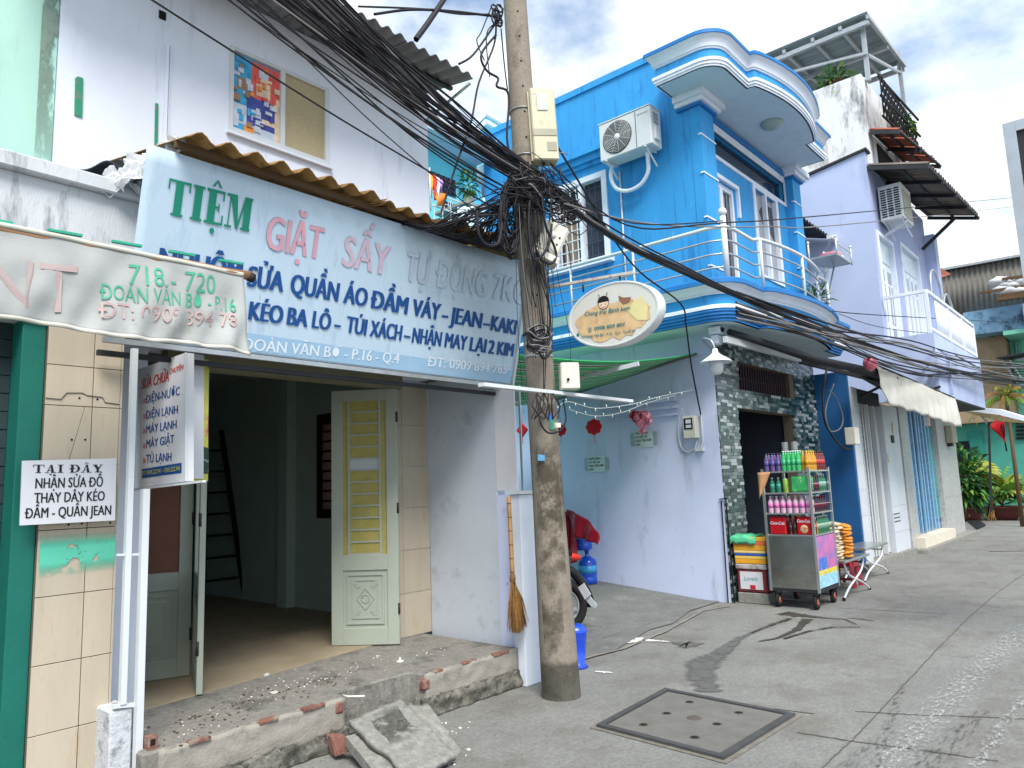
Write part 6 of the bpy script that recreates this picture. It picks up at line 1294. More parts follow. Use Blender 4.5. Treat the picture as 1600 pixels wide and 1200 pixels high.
MB().box(c0.x, c0.x+.24, 3.62, 3.785, c1.z, c0.z).build('case', creambox, eb, bev=.01); MB().box(c0.x+.24, c0.x+.36, 3.68, 3.785, c1.z+.18, c0.z-.05).build('breaker', MATS['grey_band'], eb)
MB().tube(smooth([P(x, y, Y=3.74) for x, y in ((1292, 575), (1286, 615), (1288, 655), (1300, 680), (1316, 698), (1330, 702))]), .018, 5).build('cable', cable_m, eb)
MB().tube(smooth([P(x, y, Y=3.73) for x, y in ((1303, 600), (1290, 640), (1296, 672), (1312, 670), (1317, 652), (1307, 622), (1296, 610))]), .010, 5).build('cable', cable_l, eb)
# canvas valance over the tiled shop
cv = thing('canvas_valance', 'pale grey scalloped canvas valance hanging below the purple balcony', 'awning', (16.5, 3.3, 2.7))
def val(a, b):
    x = 12.9+3.5*a; y = 3.26-.48*a; zt_ = 3.375-.37*a; zb = 2.74-.33*a+.015*math.sin(a*40)+(.28*(1-a/.06) if a < .06 else 0)
    z = zt_+(zb-zt_)*b; return Vector((x+.03*math.sin(b*4+a*9), y-.05*b-.03*math.sin(b*2.5)+.016*math.sin(a*70+1)*b+.012*math.sin(a*31)*b+.006*noise.noise(Vector((a*12, b*3, 2))), z))
MB().grid(val, 90, 12, True, closed=(0, .012, 0)).build('cloth', mat('valance_cloth', srgb(188, 188, 180), .9, var=.06, vs=3, dirt=srgb(140, 140, 132), damt=.5, ds=2, dth=.54), cv)
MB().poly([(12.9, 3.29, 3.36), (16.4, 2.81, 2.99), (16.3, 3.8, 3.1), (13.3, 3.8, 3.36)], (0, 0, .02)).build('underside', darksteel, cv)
MB().tube([(12.9, 3.28, 3.36), (16.4, 2.80, 2.99)], .03, 6).build('front_bar', darksteel, cv)
for x in (13.7, 15.9): MB().bar((x, 3.2-.1*(x-13), 3.2), (x+.1, 3.79, 2.95), .04).build('bracket', darksteel, cv)
MB().lathe(P(1361, 580, Y=3.2), [(.02, 0), (.09, .06), (.11, .13), (.09, .2), (.02, .24)], 14).build('balloon', mat('pink_ball', srgb(226, 120, 140), .5), label='small pink balloon hanging at the left end of the canvas valance', cat='balloon')
# lean-to roof and rack behind the balcony
lr = thing('lean_to_roof', 'dark corrugated lean-to roof between the blue house and the purple wall', 'roof', (14.7, 4.8, 6.5))
e0, e1 = P(1252, 328, Y=4.6), P(1326, 374, Y=4.6)
corr((13.2, 4.62, 6.60), (2.72, 0, 0), (0, 3, .9), .03, .16).build('roof_sheet', corr_dark, lr)
MB().box(15.6, 15.94, 4.5, 4.62, 6.5, 6.58).build('gutter_end', boardw, lr)
rk = thing('plant_rack', 'small steel rack with a pink tray fixed on the balcony rail of the blue house', 'rack', (12.8, 3.8, 5.2))
r0 = P(1252, 388, Y=3.8); MB().box(12.45, 13.25, 3.55, 4.0, 5.22, 5.25).build('shelf', steel, rk)
for (x, y) in ((12.45, 3.55), (13.25, 3.55), (12.45, 4.0), (13.25, 4.0)): MB().tube([(x, y, 5.2), (x, y, 5.5)], .015, 6).build('post', alu, rk); MB().lathe((x, y, 5.5), [(.01, 0), (.03, .02), (.01, .05)], 8).build('knob', alu, rk)
for k in range(3): MB().tube([(13.25, 3.6+.12*k+.06*math.cos(a), 5.3+.12*math.sin(a)) for a in [j*.5 for j in range(7)]], .01, 5).build('scroll', alu, rk)
MB().tube([(12.45, 3.55, 5.42), (13.25, 3.55, 5.42)], .012, 5).build('rail', alu, rk); MB().bar((13.1, 3.8, 5.2), (12.74, 3.84, 4.6), .025).build('brace', steel, rk)
MB().lathe((12.75, 3.75, 5.25), [(.14, 0), (.19, .07), (.17, .08), (.12, .03)], 16).build('pink_tray', mat('pink_plastic', srgb(226, 140, 160), .5), rk)
bpn = thing('balcony_plant', 'green potted plant behind the bars at the right end of the blue balcony', 'potted plant', (12.5, 4.0, 4.12))
rs = random.Random(77); pot('pot', (12.45, 3.98, 4.12), .12, .2, pot_m, bpn); leafy((12.45, 3.98, 4.5), .2, .2, 160, .2, leafm[:2], rs, bpn, narrow=.2)
# ================================================================ PURPLE HOUSE
ph = thing('purple_house', 'tall lilac house with white doors, white barred balcony and weathered rooftop room', 'house', (18, 5, 0))
PX, PXR, PY = 15.95, 21.0, 3.8
MB().add([(PX, PY+.002, 3.0), (PX, 9, 3.0), (PX, 9, 8.0), (PX, 5.3, 8.06), (PX, PY+.002, 8.30), (PX+.2, PY+.002, 3.0), (PX+.2, 9, 3.0), (PX+.2, 9, 8.0), (PX+.2, 5.3, 8.06), (PX+.2, PY+.002, 8.30)], [(0, 1, 2, 3, 4), (9, 8, 7, 6, 5), (0, 5, 6, 1), (1, 6, 7, 2), (2, 7, 8, 3), (3, 8, 9, 4), (4, 9, 5, 0)]).build('side_wall', purple, ph)
MB().bar((PX+.1, 3.75, 8.33), (PX+.1, 5.35, 8.09), .3, .05).build('wall_coping', darksteel, ph)
d1 = (16.25, 17.35, 4.28, 6.55); d2 = (18.15, 19.75, 4.28, 6.75)
mb = MB(); mb.box(PX+.001, d1[0], PY, PY+.2, 4.2, 8.1).box(d1[1], d2[0], PY, PY+.2, 4.2, 8.1).box(d2[1], PXR, PY, PY+.2, 4.2, 8.1).box(d1[0], d1[1], PY, PY+.2, d1[3], 8.1).box(d2[0], d2[1], PY, PY+.2, d2[3], 8.1); mb.build('front_wall', purple2, ph)
for (a, b, z0, z1), np_ in ((d1, 2), (d2, 4)):
    d = MB().box(a, b, PY+.06, PY+.10, z0, z1).build('door', white_trim, ph)
    MB().box(a-.08, a+.004, PY-.03, PY+.057, z0, z1+.08).box(b-.004, b+.08, PY-.03, PY+.057, z0, z1+.08).box(a+.004, b-.004, PY-.03, PY+.057, z1-.004, z1+.08).build('frame', white_trim, d)
    MB().box(a+.05, b-.05, PY+.045, PY+.058, z1-.5, z1-.06).build('fanlight', mat('frosted', srgb(190, 205, 215), .3), d)
    wd2 = (b-a)/np_
    for k in range(np_):
        xa = a+wd2*k; MB().box(xa+.01, xa+.03, PY+.03, PY+.059, z0, z1-.56).build('stile', white_trim, d)
        for j, (f0, f1) in enumerate(((.04, .22), (.28, .78), (.82, .97))):
            h_ = z1-.6-z0; MB().box(xa+.1, xa+wd2-.1, PY+.05, PY+.0585, z0+h_*f0, z0+h_*f1).build('panel', mat('frame_grey', srgb(150, 160, 170), .6), d)
            if j == 1: MB().box(xa+.1+(wd2-.2)*.45, xa+.1+(wd2-.2)*.55, PY+.04, PY+.0498, z0+h_*f0, z0+h_*f1).build('bar', white_trim, d)
bx('corner_pillar', purple, ph, PXR-.25, PXR+.1, PY-.25, PY-.001, 4.28, 7.6)
BY = 2.93
bx('balcony_box', purple, ph, PX+.001, 21.0, BY, PY+.3, 3.06, 4.27)
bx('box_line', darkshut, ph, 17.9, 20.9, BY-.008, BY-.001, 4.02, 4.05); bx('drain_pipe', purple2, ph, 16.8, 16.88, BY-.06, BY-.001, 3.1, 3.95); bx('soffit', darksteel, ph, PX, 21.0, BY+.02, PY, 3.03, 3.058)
for (a, b) in (((16.0, 3.75, 5.12), (16.0, BY+.06, 5.12)), ((16.0, BY+.06, 5.12), (20.95, BY+.06, 5.12)), ((20.95, BY+.06, 5.12), (20.95, 3.75, 5.12)), ((16.0, BY+.06, 4.36), (20.95, BY+.06, 4.36))): MB().bar(a, b, .07, .06).build('balcony_rail', white_trim, ph)
for k in range(44): x = 16.75+k*.097; MB().tube([(x, BY+.06, 4.27), (x, BY+.06, 5.1)], .016, 5).build('baluster', white_trim, ph)
for x in (16.0, 17.9, 19.4, 20.95): MB().bar((x, BY+.06, 4.27), (x, BY+.06, 5.14), .06).build('rail_post', white_trim, ph)
MB().tube(smooth([(16.6, 3.0, 5.15), (16.7, 3.0, 5.6), (17.1, 3.0, 5.75), (17.5, 3.0, 5.5), (17.6, 3.0, 5.15)]), .025, 6).build('arch_rail', steel, ph)
MB().tube(smooth([(17.7, 3.0, 5.15), (18.0, 3.0, 5.4), (18.4, 3.0, 5.4), (18.7, 3.0, 5.15)]), .025, 6).build('arch_rail', steel, ph)
# ground floor of the purple house
tiles(16.25, 16.88, 3.78, 0, 2.95, .63, 1.0, granite, ph); tiles(19.55, 21.6, 3.78, 0, 2.95, 1.0, 1.0, granite, ph)
shb = mat('shutter_blue', srgb(112, 158, 194), .5, var=.08, vs=6)
MB().box(16.88, 19.55, 4.0, 4.05, .3, 2.95).build('gate_back', mat('gate_dark_blue', srgb(50, 84, 116), .7), ph)
folding(ph, 16.90, 19.53, 3.88, .3, 2.93, 17, shb, amp=.01)
MB().box(17.85, 17.95, 3.84, 3.87, .3, 2.93).build('gate_stile', shb, ph)
for k in range(8):
    for s_ in (-1, 1): MB().bar((16.9, 3.93, .6+k*.28+.1*s_), (19.5, 3.93, .6+k*.28-.1*s_), .012, .006, up=(0, 1, 0)).build('lattice', shb, ph)
bx('threshold', mat('cream_stone', srgb(206, 200, 184), .7, var=.08), ph, 16.6, 19.55, 3.62, 3.99, 0, .28); bx('step', conc_light, ph, 16.2, 21.7, 3.5, 3.77, 0, .08)
em = thing('wall_meter', 'grey electricity meter under the right end of the canvas valance', 'electricity meter', tuple(P(1487, 690, Y=3.7)))
c0 = P(1483, 692, Y=3.7); MB().box(c0.x, c0.x+.5, 3.6, 3.765, c0.z, c0.z+.42).build('case', MATS['grey_band'], em, bev=.02); MB().box(c0.x+.1, c0.x+.3, 3.66, 3.765, c0.z-.08, c0.z-.001).build('terminal', darksteel, em)
# awnings and rooftop of the purple house
def canopy(name, label, corners, m, par=None, n=6, rafters=5, amp=.03, pitch=.22):
    A, B, C_, D = [Vector(c) for c in corners]   # A-B wall edge, D-C outer edge
    t = thing(name, label, 'canopy', tuple((A+B)/2))
    for k in range(n):
        a, b = k/n, (k+1)/n; p0 = A.lerp(B, a); p1 = A.lerp(B, b); q0 = D.lerp(C_, a); u = p1-p0; v = q0-p0; corr(p0, u, v, amp, pitch, .01, 4).build('roof_sheet', m, t)
    for k in range(rafters):
        a = (k+.02)/(rafters-.96); MB().bar(A.lerp(B, a)-Vector((0, 0, .10)), D.lerp(C_, a)-Vector((0, 0, .10)), .06, .08).build('rafter', darksteel, t)
    for f in (.04, .5, .96): MB().bar(A.lerp(D, f)-Vector((0, 0, .055)), B.lerp(C_, f)-Vector((0, 0, .055)), .05, .04).build('purlin', darksteel, t)
    return t
canopy('corrugated_canopy', 'brown corrugated awning above the air conditioner of the purple house', ((15.97, 3.78, 8.02), (21.6, 3.78, 8.4), (21.5, 2.62, 8.05), (15.97, 2.68, 7.70)), mat('corr_brown', srgb(104, 96, 88), .8, var=.2, rand=.1))
canopy('corrugated_canopy', 'rusty red corrugated awning just below the rooftop railing', ((16.65, 3.82, 9.08), (19.6, 3.82, 9.3), (19.6, 3.02, 8.95), (16.65, 3.26, 8.88)), corr_red, rafters=3, n=4)
for x in (20.2,): MB().bar((x, 3.74, 7.1), (x, 2.95, 7.72), .07).build('awning_brace', darksteel, ph)
bx('rooftop_room', oldwhite, ph, 16.6, 20.5, 3.86, 6.4, 8.0, 10.35); bx('upper_window', dark, ph, 17.3, 19.2, 3.83, 3.858, 8.2, 8.95)
a2 = ac('air_conditioner', 'boxy old air conditioner with slotted grille on the front of the purple house', 17.3, PY-.27, 6.86, .44, .85, .74, (-1, 0, 0), 'slots')
for i in range(12):
    for j in range(3): MB().box(16.441, 16.449, PY-.45+.13*j, PY-.35+.13*j, 6.93+i*.052, 6.96+i*.052).build('slot', t_black, a2)
MB().box(16.55, 17.2, PY-.505, PY-.493, 6.93, 7.5).build('side_grille', MATS['grey_band'], a2); MB().bar((16.7, PY-.5, 6.83), (16.7, PY-.02, 6.6), .05).build('bracket', alu, a2)
rt = thing('rooftop_canopy', 'steel framed corrugated sheet canopy over the rooftop terrace', 'canopy', (18.3, 4.6, 10))
A, B, C_, D = P(1353, 20, X=16.7), P(1205, 75, X=16.7), None, None
A = Vector((16.7, 3.62, 11.75)); B = Vector((16.7, 6.3, 11.75)); D = Vector((20.3, 3.62, 12.35)); D2 = P(1413, 97, Y=3.62); D = Vector((D2.x, 3.62, D2.z)); C_ = Vector((D.x, 6.3, D.z))
for k in range(8):
    a = k/8; corr(A.lerp(D, a), (D-A)/8, B-A, .03, .16, .01, 4).build('roof_sheet', mat('corr_pale', srgb(132, 146, 150), .6, metal=.2, var=.1, rand=.05), rt)
for f in (0, .22, .45, .7, .97): MB().bar(A.lerp(B, f)-Vector((0, 0, .10)), D.lerp(C_, f)-Vector((0, 0, .10)), .07, .09).build('rafter', steel, rt)
for f in (.02, .5, .98): MB().bar(A.lerp(D, f)-Vector((0, 0, .2)), B.lerp(C_, f)-Vector((0, 0, .2)), .09, .1).build('beam', steel, rt)
for (x, y) in ((16.95, 3.8), (D.x-.2, 3.7), (16.95, 6.0), (D.x-.2, 6.0)): MB().bar((x, y, 9.0 if x > 17 else 10.3), (x, y, 11.8+(.5 if x > 17 else 0)), .09).build('post', steel, rt)
MB().bar((16.85, 3.75, 10.9), (16.95, 6.1, 11.3), .06).build('tie', steel, rt); MB().bar((16.95, 3.75, 10.9), (D.x-.2, 3.7, 11.7), .05).build('tie', steel, rt)
rr_ = thing('rooftop_railing', 'black wrought iron railing of curls along the rooftop terrace', 'railing', (18, 3.5, 9.3))
rs = random.Random(14)
for z in (9.30, 9.78, 10.22): MB().bar((16.75, 3.55, z), (20.0, 3.45, z+.15), .04).build('rail', dark, rr_)
for k in range(14):
    x = 16.85+k*.235
    for z in (9.42, 9.66, 9.90, 10.12): MB().tube([(x+.09*math.cos(a)*(1-a*.06), 3.52, z+.05+.09*math.sin(a)*(1-a*.06)) for a in [j*.7 for j in range(12)]], .016, 4).build('scroll', dark, rr_)
    MB().tube([(x-.12, 3.52, 9.3), (x-.12, 3.52, 10.25)], .016, 4).build('bar', dark, rr_)
rp = thing('rooftop_plants', 'green potted plants standing behind the rooftop railing', 'potted plant', (17.3, 4.2, 10.35))
leafy((16.95, 4.5, 10.6), .28, .28, 150, .25, leafm[:2], rs, rp); pot('pot', (16.95, 4.5, 10.3), .2, .25, pot_m, rp)
rp2 = thing('rooftop_plants', 'second bushy plant at the right end of the rooftop railing', 'potted plant', (18.6, 3.7, 9.6))
leafy((18.9, 3.75, 9.9), .3, .3, 150, .25, leafm[:2], rs, rp2); pot('pot', (18.9, 3.75, 9.45), .2, .25, pot_m, rp2)
# ================================================================ BUILDINGS AT THE FAR END
fb1 = thing('brown_building', 'bare brown plastered building topped with grey corrugated cladding beyond the purple balcony', 'building', (28, 4, 0))
tanw = mat('bare_plaster', srgb(158, 138, 112), .95, var=.12, dirt=srgb(110, 96, 82), damt=.5, ds=1.2, dth=.52)
bx('wall', tanw, fb1, 29.6, 40, 3.32, 11, 3.2, 7.12); 
corr((29.55, 2.5, 7.08), (0, 6.0, .0), (0, 0, 1.62), .03, .16, .01, 4).build('cladding', mat('corr_cladding', srgb(120, 118, 112), .8, metal=.2, var=.15, vs=1.5, stretch=(1, 4, .6), dirt=srgb(86, 78, 70), damt=.5, ds=4, dth=.55), fb1)
corr((29.45, 2.2, 8.72), (0, 6.4, .1), (6, 0, .3), .03, .3, .01, 4).build('roof_sheet', corr_grey, fb1)
MB().bar((29.4, 1.6, 8.68), (29.4, 8.4, 8.78), .1, .08).build('eave', steel, fb1)
bx('cladding_backing', darkshut, fb1, 29.65, 40, 2.5, 8.4, 7.13, 8.6)
tr = thing('tiled_roof_end', 'red-brown tiled roof edge peeking out right of the purple house', 'roof', (24, 4.6, 7.5))
MB().poly([P(1450, 408, Y=4.4), P(1486, 428, Y=4.2), P(1470, 434, Y=4.2), P(1450, 432, Y=4.4)], (.3, 1.5, .1)).build('roof_plane', corr_red, tr)
mintw = mat('mint_green_wall', srgb(128, 206, 182), .85, var=.06, dirt=srgb(100, 160, 150), damt=.4, ds=1.5, dth=.58)
fb2 = thing('mint_house', 'mint green house with a blue stained parapet at the far right edge', 'house', (28, 1.5, 0))
bx('wall', mintw, fb2, 30.3, 38, -1.6, 3.30, 3.2, 6.5)
bx('lower_wall', mat('teal_lower_wall', srgb(76, 160, 144), .85, var=.1), fb2, 30.1, 38, -1.6, 7.5, 0, 3.19)
bx('parapet', mat('stained_parapet', srgb(120, 160, 190), .9, var=.2, dirt=srgb(40, 60, 80), damt=.9, ds=1.5, dth=.5), fb2, 28.6, 31, 1.5, 4.3, 6.1, 6.9); bx('parapet_front', white_trim, fb2, 28.35, 28.59, -1.6, 2.6, 6.15, 6.85)
bx('soffit', mintw, fb2, 28.6, 30.25, -1.6, 3.25, 5.95, 6.09)
for (x0, y0, x1, y1) in ((1566, 498, 1575, 518), (1584, 506, 1594, 524), (1570, 530, 1578, 555), (1586, 535, 1597, 560), (1584, 575, 1596, 600)):
    a, b = P(x0, y0, X=30.25), P(x1, y1, X=30.25); wn = MB().box(30.20, 30.29, b.y, a.y, b.z, a.z).build('window', darkglass, fb2)
    for k in range(3): yb = b.y+(a.y-b.y)*(k+.5)/3; MB().bar((30.17, yb, b.z), (30.17, yb, a.z), .03).build('bar', mintw, wn)
    MB().box(30.18, 30.22, b.y-.06, a.y+.06, b.z-.08, b.z-.001).build('sill', white_trim, wn)
for k in range(6): a = P(1588, 655+k*6, X=30.05); MB().box(30.0, 30.09, a.y-1.2, a.y, a.z-.04, a.z+.04).build('louvre', dark, fb2)
MB().box(30.02, 30.09, -1.3, 2.7, .0, 1.0).build('dark_plinth', mat('plinth', srgb(40, 46, 62), .6, var=.3, vs=9), fb2)
MB().box(30.0, 30.09, 4.4, 4.8, 0, 2.95).build('teal_pilaster', mat('teal_pilaster', srgb(40, 130, 120), .7), fb2); MB().box(30.03, 30.08, 4.85, 5.8, 0, 2.6).build('dark_door', dark, fb2)
cn = thing('metal_canopy', 'small dark sheet awning on struts at the mint green house', 'awning', tuple(P(1590, 555, X=29)))
MB().poly([P(1556, 560, X=28.8), P(1610, 551, X=28.8), P(1610, 556, X=30.1), P(1574, 564, X=30.1)], (0, 0, .04)).build('sheet', corr_dark, cn)
for x0, y0, x1, y1 in ((1565, 562, 1590, 598), (1578, 563, 1596, 590), (1570, 575, 1600, 570)): MB().bar(P(x0, y0, X=29.2), P(x1, y1, X=29.2), .06).build('strut', steel, cn)
st = thing('street_awning', 'long pale sheet awning sloping out from behind the purple balcony', 'awning', tuple(P(1540, 640, X=22)))
MB().poly([P(1498, 636, X=21.9), P(1562, 640, X=21.9), P(1612, 655, X=21.9), P(1612, 661, X=21.9), P(1560, 648, X=21.9), P(1498, 640, X=21.9)], (.35, 0, .03)).build('sheet', white_trim, st)
MB().poly([P(1498, 641, X=21.9), P(1560, 649, X=21.9), P(1612, 662, X=21.9), P(1560, 658, X=21.9)], (.3, 0, .0)).build('fringe', mat('palm_thatch', srgb(120, 110, 80), .9, var=.3, vs=20), st)
MB().bar(P(1545, 660, X=22), P(1549, 800, X=22), .05).build('post', darksteel, st); MB().bar(P(1530, 645, X=22), P(1545, 664, X=22), .05).build('strut', steel, st)
rb_ = thing('roof_bundle', 'heap of white sacks and timber piled on the mint house roof', 'sacks', tuple(P(1575, 458, X=28.3)))
rs = random.Random(5)
for k, (x, y, r) in enumerate(((1561, 440, .32), (1572, 446, .28), (1584, 446, .3), (1596, 440, .3), (1566, 452, .3), (1580, 455, .35), (1594, 455, .35))):
    c_ = P(x, y, X=28.5); vs_ = MB(); vs_.grid(lambda a, b: c_+Vector((r*.8*math.sin(b*math.pi)*math.cos(a*6.2832), r*math.sin(b*math.pi)*math.sin(a*6.2832), r*.5*math.cos(b*math.pi)))*(1)+Vector((0, 0, .06*noise.noise(Vector((a*5, b*5, k))))), 12, 8); vs_.build('sack', mat('sack_cloth', srgb(196, 198, 202), .8, var=.12, vs=6), rb_)
for (a, b) in (((1530, 458), (1600, 447)), ((1560, 462), (1612, 455)), ((1566, 436), (1612, 430))): MB().bar(P(*a, X=28.3), P(*b, X=28.3), .08).build('timber', MATS['weathered_wood'], rb_)
MB().bar(P(1558, 468, X=28.2), P(1615, 460, X=28.2), .2, .12).build('roof_edge', MATS['weathered_wood'], rb_)
# far planting
pp1 = thing('potted_shrub', 'dark leafy shrub in a red-brown pot next to the granite column', 'potted shrub', tuple(G(1516, 822)))
c_ = G(1517, 814); rs = random.Random(33); pot('pot', c_, .42, .42, pot_m, pp1); leafy(c_+Vector((0, 0, 1.3)), .62, .95, 900, .34, [leafm[0], leafm[1], leafm[2]], rs, pp1); 
for k in range(5): MB().tube([c_+Vector((0, 0, .35)), c_+Vector((rs.uniform(-.3, .3), rs.uniform(-.3, .3), 1.6))], .02, 4).build('stem', MATS['weathered_wood'], pp1)
pp2 = thing('potted_palm', 'fan palm with drooping dry fronds in a wide shallow pot at the road edge', 'potted palm', tuple(G(1568, 814)))
c_ = G(1568, 812); pot('pot', c_, .58, .42, pot_m, pp2); fan_palm(c_+Vector((0, 0, .45)), 24, 1.05, [leafm[0], leafm[1], leafm[3]], rs, pp2)
fan_palm(c_+Vector((.1, .3, .7)), 12, 1.15, [leafm[1], leafm[3]], rs, pp2)
for k in range(7): a = c_+Vector((-.5, .12+.03*k, .42)); MB().tube([a+Vector((.3, 0, .15)), a, a+Vector((-.12, rs.uniform(-.1, .1), -.25)), a+Vector((-.15, rs.uniform(-.12, .1), -.42))], .018, 4).build('dry_frond', MATS['straw'], pp2)
pp3 = thing('feathery_bush', 'tall feathery green bush rising behind the potted palm', 'bush', tuple(G(1548, 790)))
c_ = G(1548, 800)+Vector((1.2, .3, 0)); leafy(c_+Vector((0, 0, 1.9)), 1.0, 1.25, 1500, .42, [mat('leaf_blue_green', srgb(72, 130, 92), .6, var=.3, vs=2, bump=0), leafm[0], leafm[2]], rs, pp3, narrow=.14)
for k in range(6): MB().tube([c_, c_+Vector((rs.uniform(-.5, .5), rs.uniform(-.5, .5), 2.2))], .025, 4).build('stem', MATS['weathered_wood'], pp3)
pm3 = thing('palm_tree', 'small yellow-green palm crown rising above the street awning', 'palm tree', tuple(P(1573, 640, X=25)))
c_ = P(1572, 622, X=24.5); MB().tube([Vector((c_.x, c_.y, 0)), c_], [.06, .04], 8).build('trunk', MATS['weathered_wood'], pm3)
for i in range(22):
    az = i*2.399; el = rs.uniform(.1, 1.2); L_ = rs.uniform(.7, 1.1); d = Vector((math.cos(az)*math.cos(el), math.sin(az)*math.cos(el), math.sin(el))); sp2 = [c_+d*L_*t_+Vector((0, 0, -.75*t_*t_*L_*(1.3-el*.5))) for t_ in (0, .25, .5, .75, 1)]; mb = MB(); mb.tube(sp2, [.02, .016, .012, .008, .004], 4)
    for k in range(1, 16):
        t_ = k/16*4; j = min(3, int(t_)); p = sp2[j].lerp(sp2[j+1], t_-j); dd = (sp2[j+1]-sp2[j]).normalized(); sd_ = dd.cross(Vector((0, 0, 1))).normalized()
        for s_ in (-1, 1): e = p+sd_*s_*.2*(1-k/22)+dd*.1-Vector((0, 0, .09)); mb.add([p, p+dd*.035, e], [(0, 1, 2)])
    mb.build('frond', [leafm[3], leafm[1], MATS['straw']][i % 3], pm3)
fl2 = thing('red_flag', 'plain red flag drooping on a staff in front of the teal wall', 'flag', tuple(P(1571, 700, X=23)))
fa, fb_, fc2, fd = P(1562, 646, X=23), P(1568, 650, X=23), P(1573, 694, X=23), P(1546, 665, X=23)
MB().grid(lambda u, v: fa.lerp(fb_, u).lerp(fd.lerp(fc2, u), v)+Vector((.1*math.sin(u*8+v*3), 0, 0)), 14, 8, True, closed=(.01, 0, 0)).build('flag_cloth', mat('flag_red', srgb(196, 24, 34), .7, var=.12, vs=3), fl2)
MB().tube([P(1561, 640, X=23), P(1573, 705, X=23)], .02, 6).build('staff', dark, fl2)
mtb = thing('rubber_mat', 'black ribbed rubber mat lying beside the granite column', 'mat', tuple(G(1523, 820)))
m4 = [G(1508, 812), G(1524, 811), G(1540, 822), G(1527, 828)]
MB().poly([(p.x, p.y, .006) for p in m4], (0, 0, .03)).build('sheet', tyre, mtb)
for k in range(7): a = m4[0].lerp(m4[3], (k+.5)/7); b = m4[1].lerp(m4[2], (k+.5)/7); MB().bar((a.x, a.y, .045), (b.x, b.y, .045), .05, .02).build('rib', darksteel, mtb)
# ================================================================ RIGHT EDGE SIGN
rsn = thing('framed_sign', 'dark sign in a pale metal frame cut off by the right edge', 'sign', (8.1, -.1, 2.9))
MB().box(8.0, 8.12, -1.0, .60, 3.0, 4.70).build('panel', mat('sign_dark', srgb(34, 36, 40), .4), rsn)
MB().box(7.97, 8.14, .601, .70, 2.9, 4.80).box(7.97, 8.14, -1.1, .60, 4.701, 4.80).box(7.97, 8.14, -1.1, .60, 2.9, 2.999).build('frame', mat('frame_silver', srgb(168, 176, 184), .4, metal=.4), rsn)
MB().lathe((8.0, .25, 4.22), [(.2, 0), (.2, -.006)], 20, (1, 0, 0)).build('emblem', mat('emblem', srgb(150, 120, 100), .6, dirt=srgb(60, 50, 46), damt=.8, ds=14, dth=.5), rsn)
MB().tube([(8.06, -.5, 0), (8.06, -.5, 3.0)], .05, 10).build('post', steel, rsn)
# ================================================================ DRINKS CART
CX0, CX1, CY0, CY1 = 9.15, 9.86, 3.19, 3.77
ct = thing('drinks_cart', 'stainless steel drinks cart on small wheels in front of the mosaic shop', 'cart', (9.5, 3.48, 0))
for (x, y) in ((CX0, CY0), (CX0, CY1), (CX1, CY0), (CX1, CY1)):
    MB().box(x-.014, x+.014, y-.014, y+.014, .2, 1.70).build('post', stain_steel, ct)
zs = [.885, 1.15, 1.40, 1.665]
for z in zs: MB().box(CX0-.01, CX1+.01, CY0-.01, CY1+.01, z-.018, z).build('shelf', stain_steel, ct, bev=.003)
MB().box(CX0+.002, CX1-.002, CY0+.016, CY1-.016, .24, .866).build('cabinet', stain_steel, ct)
MB().box(CX0-.004, CX0+.0, CY0+.016, CY1-.016, .25, .86).build('front_panel', mat('mirror_steel', srgb(176, 176, 168), .22, metal=.95, var=.3, vs=2.4, bump=.6, bs=1.8), ct)
ad1 = mat('advert_print', srgb(196, 110, 170), .4, var=.2, vs=6, dirt=srgb(120, 120, 190), damt=.9, ds=7, dth=.48)
MB().box(CX0+.016, CX1-.016, CY0-.006, CY0+.014, .25, .86).build('side_advert', ad1, ct)
for k, (z0, z1, c_) in enumerate(((.25, .40, srgb(150, 205, 225)), (.40, .455, srgb(220, 200, 60)), (.46, .60, srgb(60, 110, 200)))):
    MB().box(CX0+.02+(.05 if k == 2 else 0), CX1-.02-(.35 if k == 2 else 0), CY0-.009, CY0-.0062, z0, z1).build('advert_band', mat('adband%d' % k, c_, .4, var=.3, vs=14, dirt=srgb(210, 220, 235), damt=.8, ds=11, dth=.55), ct)
for (x, y) in ((CX0+.05, CY0+.06), (CX0+.05, CY1-.06), (CX1-.05, CY0+.06), (CX1-.05, CY1-.06)):
    wh = MB().lathe((x, y-.022, .085), [(.055, 0), (.083, .006), (.085, .022), (.083, .038), (.055, .044)], 22, (0, 1, 0)).build('wheel', tyre, ct)
    MB().lathe((x, y-.026, .085), [(.045, 0), (.045, .004), (.018, .006), (.015, .056), (.045, .054)], 14, (0, 1, 0)).build('rim', mat('rim_orange', srgb(170, 96, 76), .6), wh)
    MB().bar((x, y-.035, .085), (x, y-.035, .2), .02, .006).build('fork', darksteel, ct); MB().bar((x, y+.035, .085), (x, y+.035, .2), .02, .006).build('fork', darksteel, ct)
for x in (CX0+.05, CX1-.05): MB().bar((x, CY0+.06, .1), (x, CY1-.06, .1), .015).build('axle', darksteel, ct)
MB().box(CX0, CX1, CY0, CY1, .2, .238).build('base', darksteel, ct)
for z in zs[:3]:
    MB().bar((CX1-.01, CY0, z+.10), (CX0+.01, CY0, z+.10), .008).build('guard_rail', stain_steel, ct)
tbag = MB().grid(lambda a, b: Vector((CX0-.03-.02*math.sin(a*5), CY1+.05-.16*a*(1-b*.7), 1.66-.34*b*(1-.3*a))), 8, 8, True, closed=(.01, 0, 0)).build('brown_wrapper', mat('brown_paper', srgb(176, 132, 96), .8, var=.12, vs=9, bump=.6, bs=12), label='brown paper bag hooked on the left corner of the drinks cart', cat='paper bag')
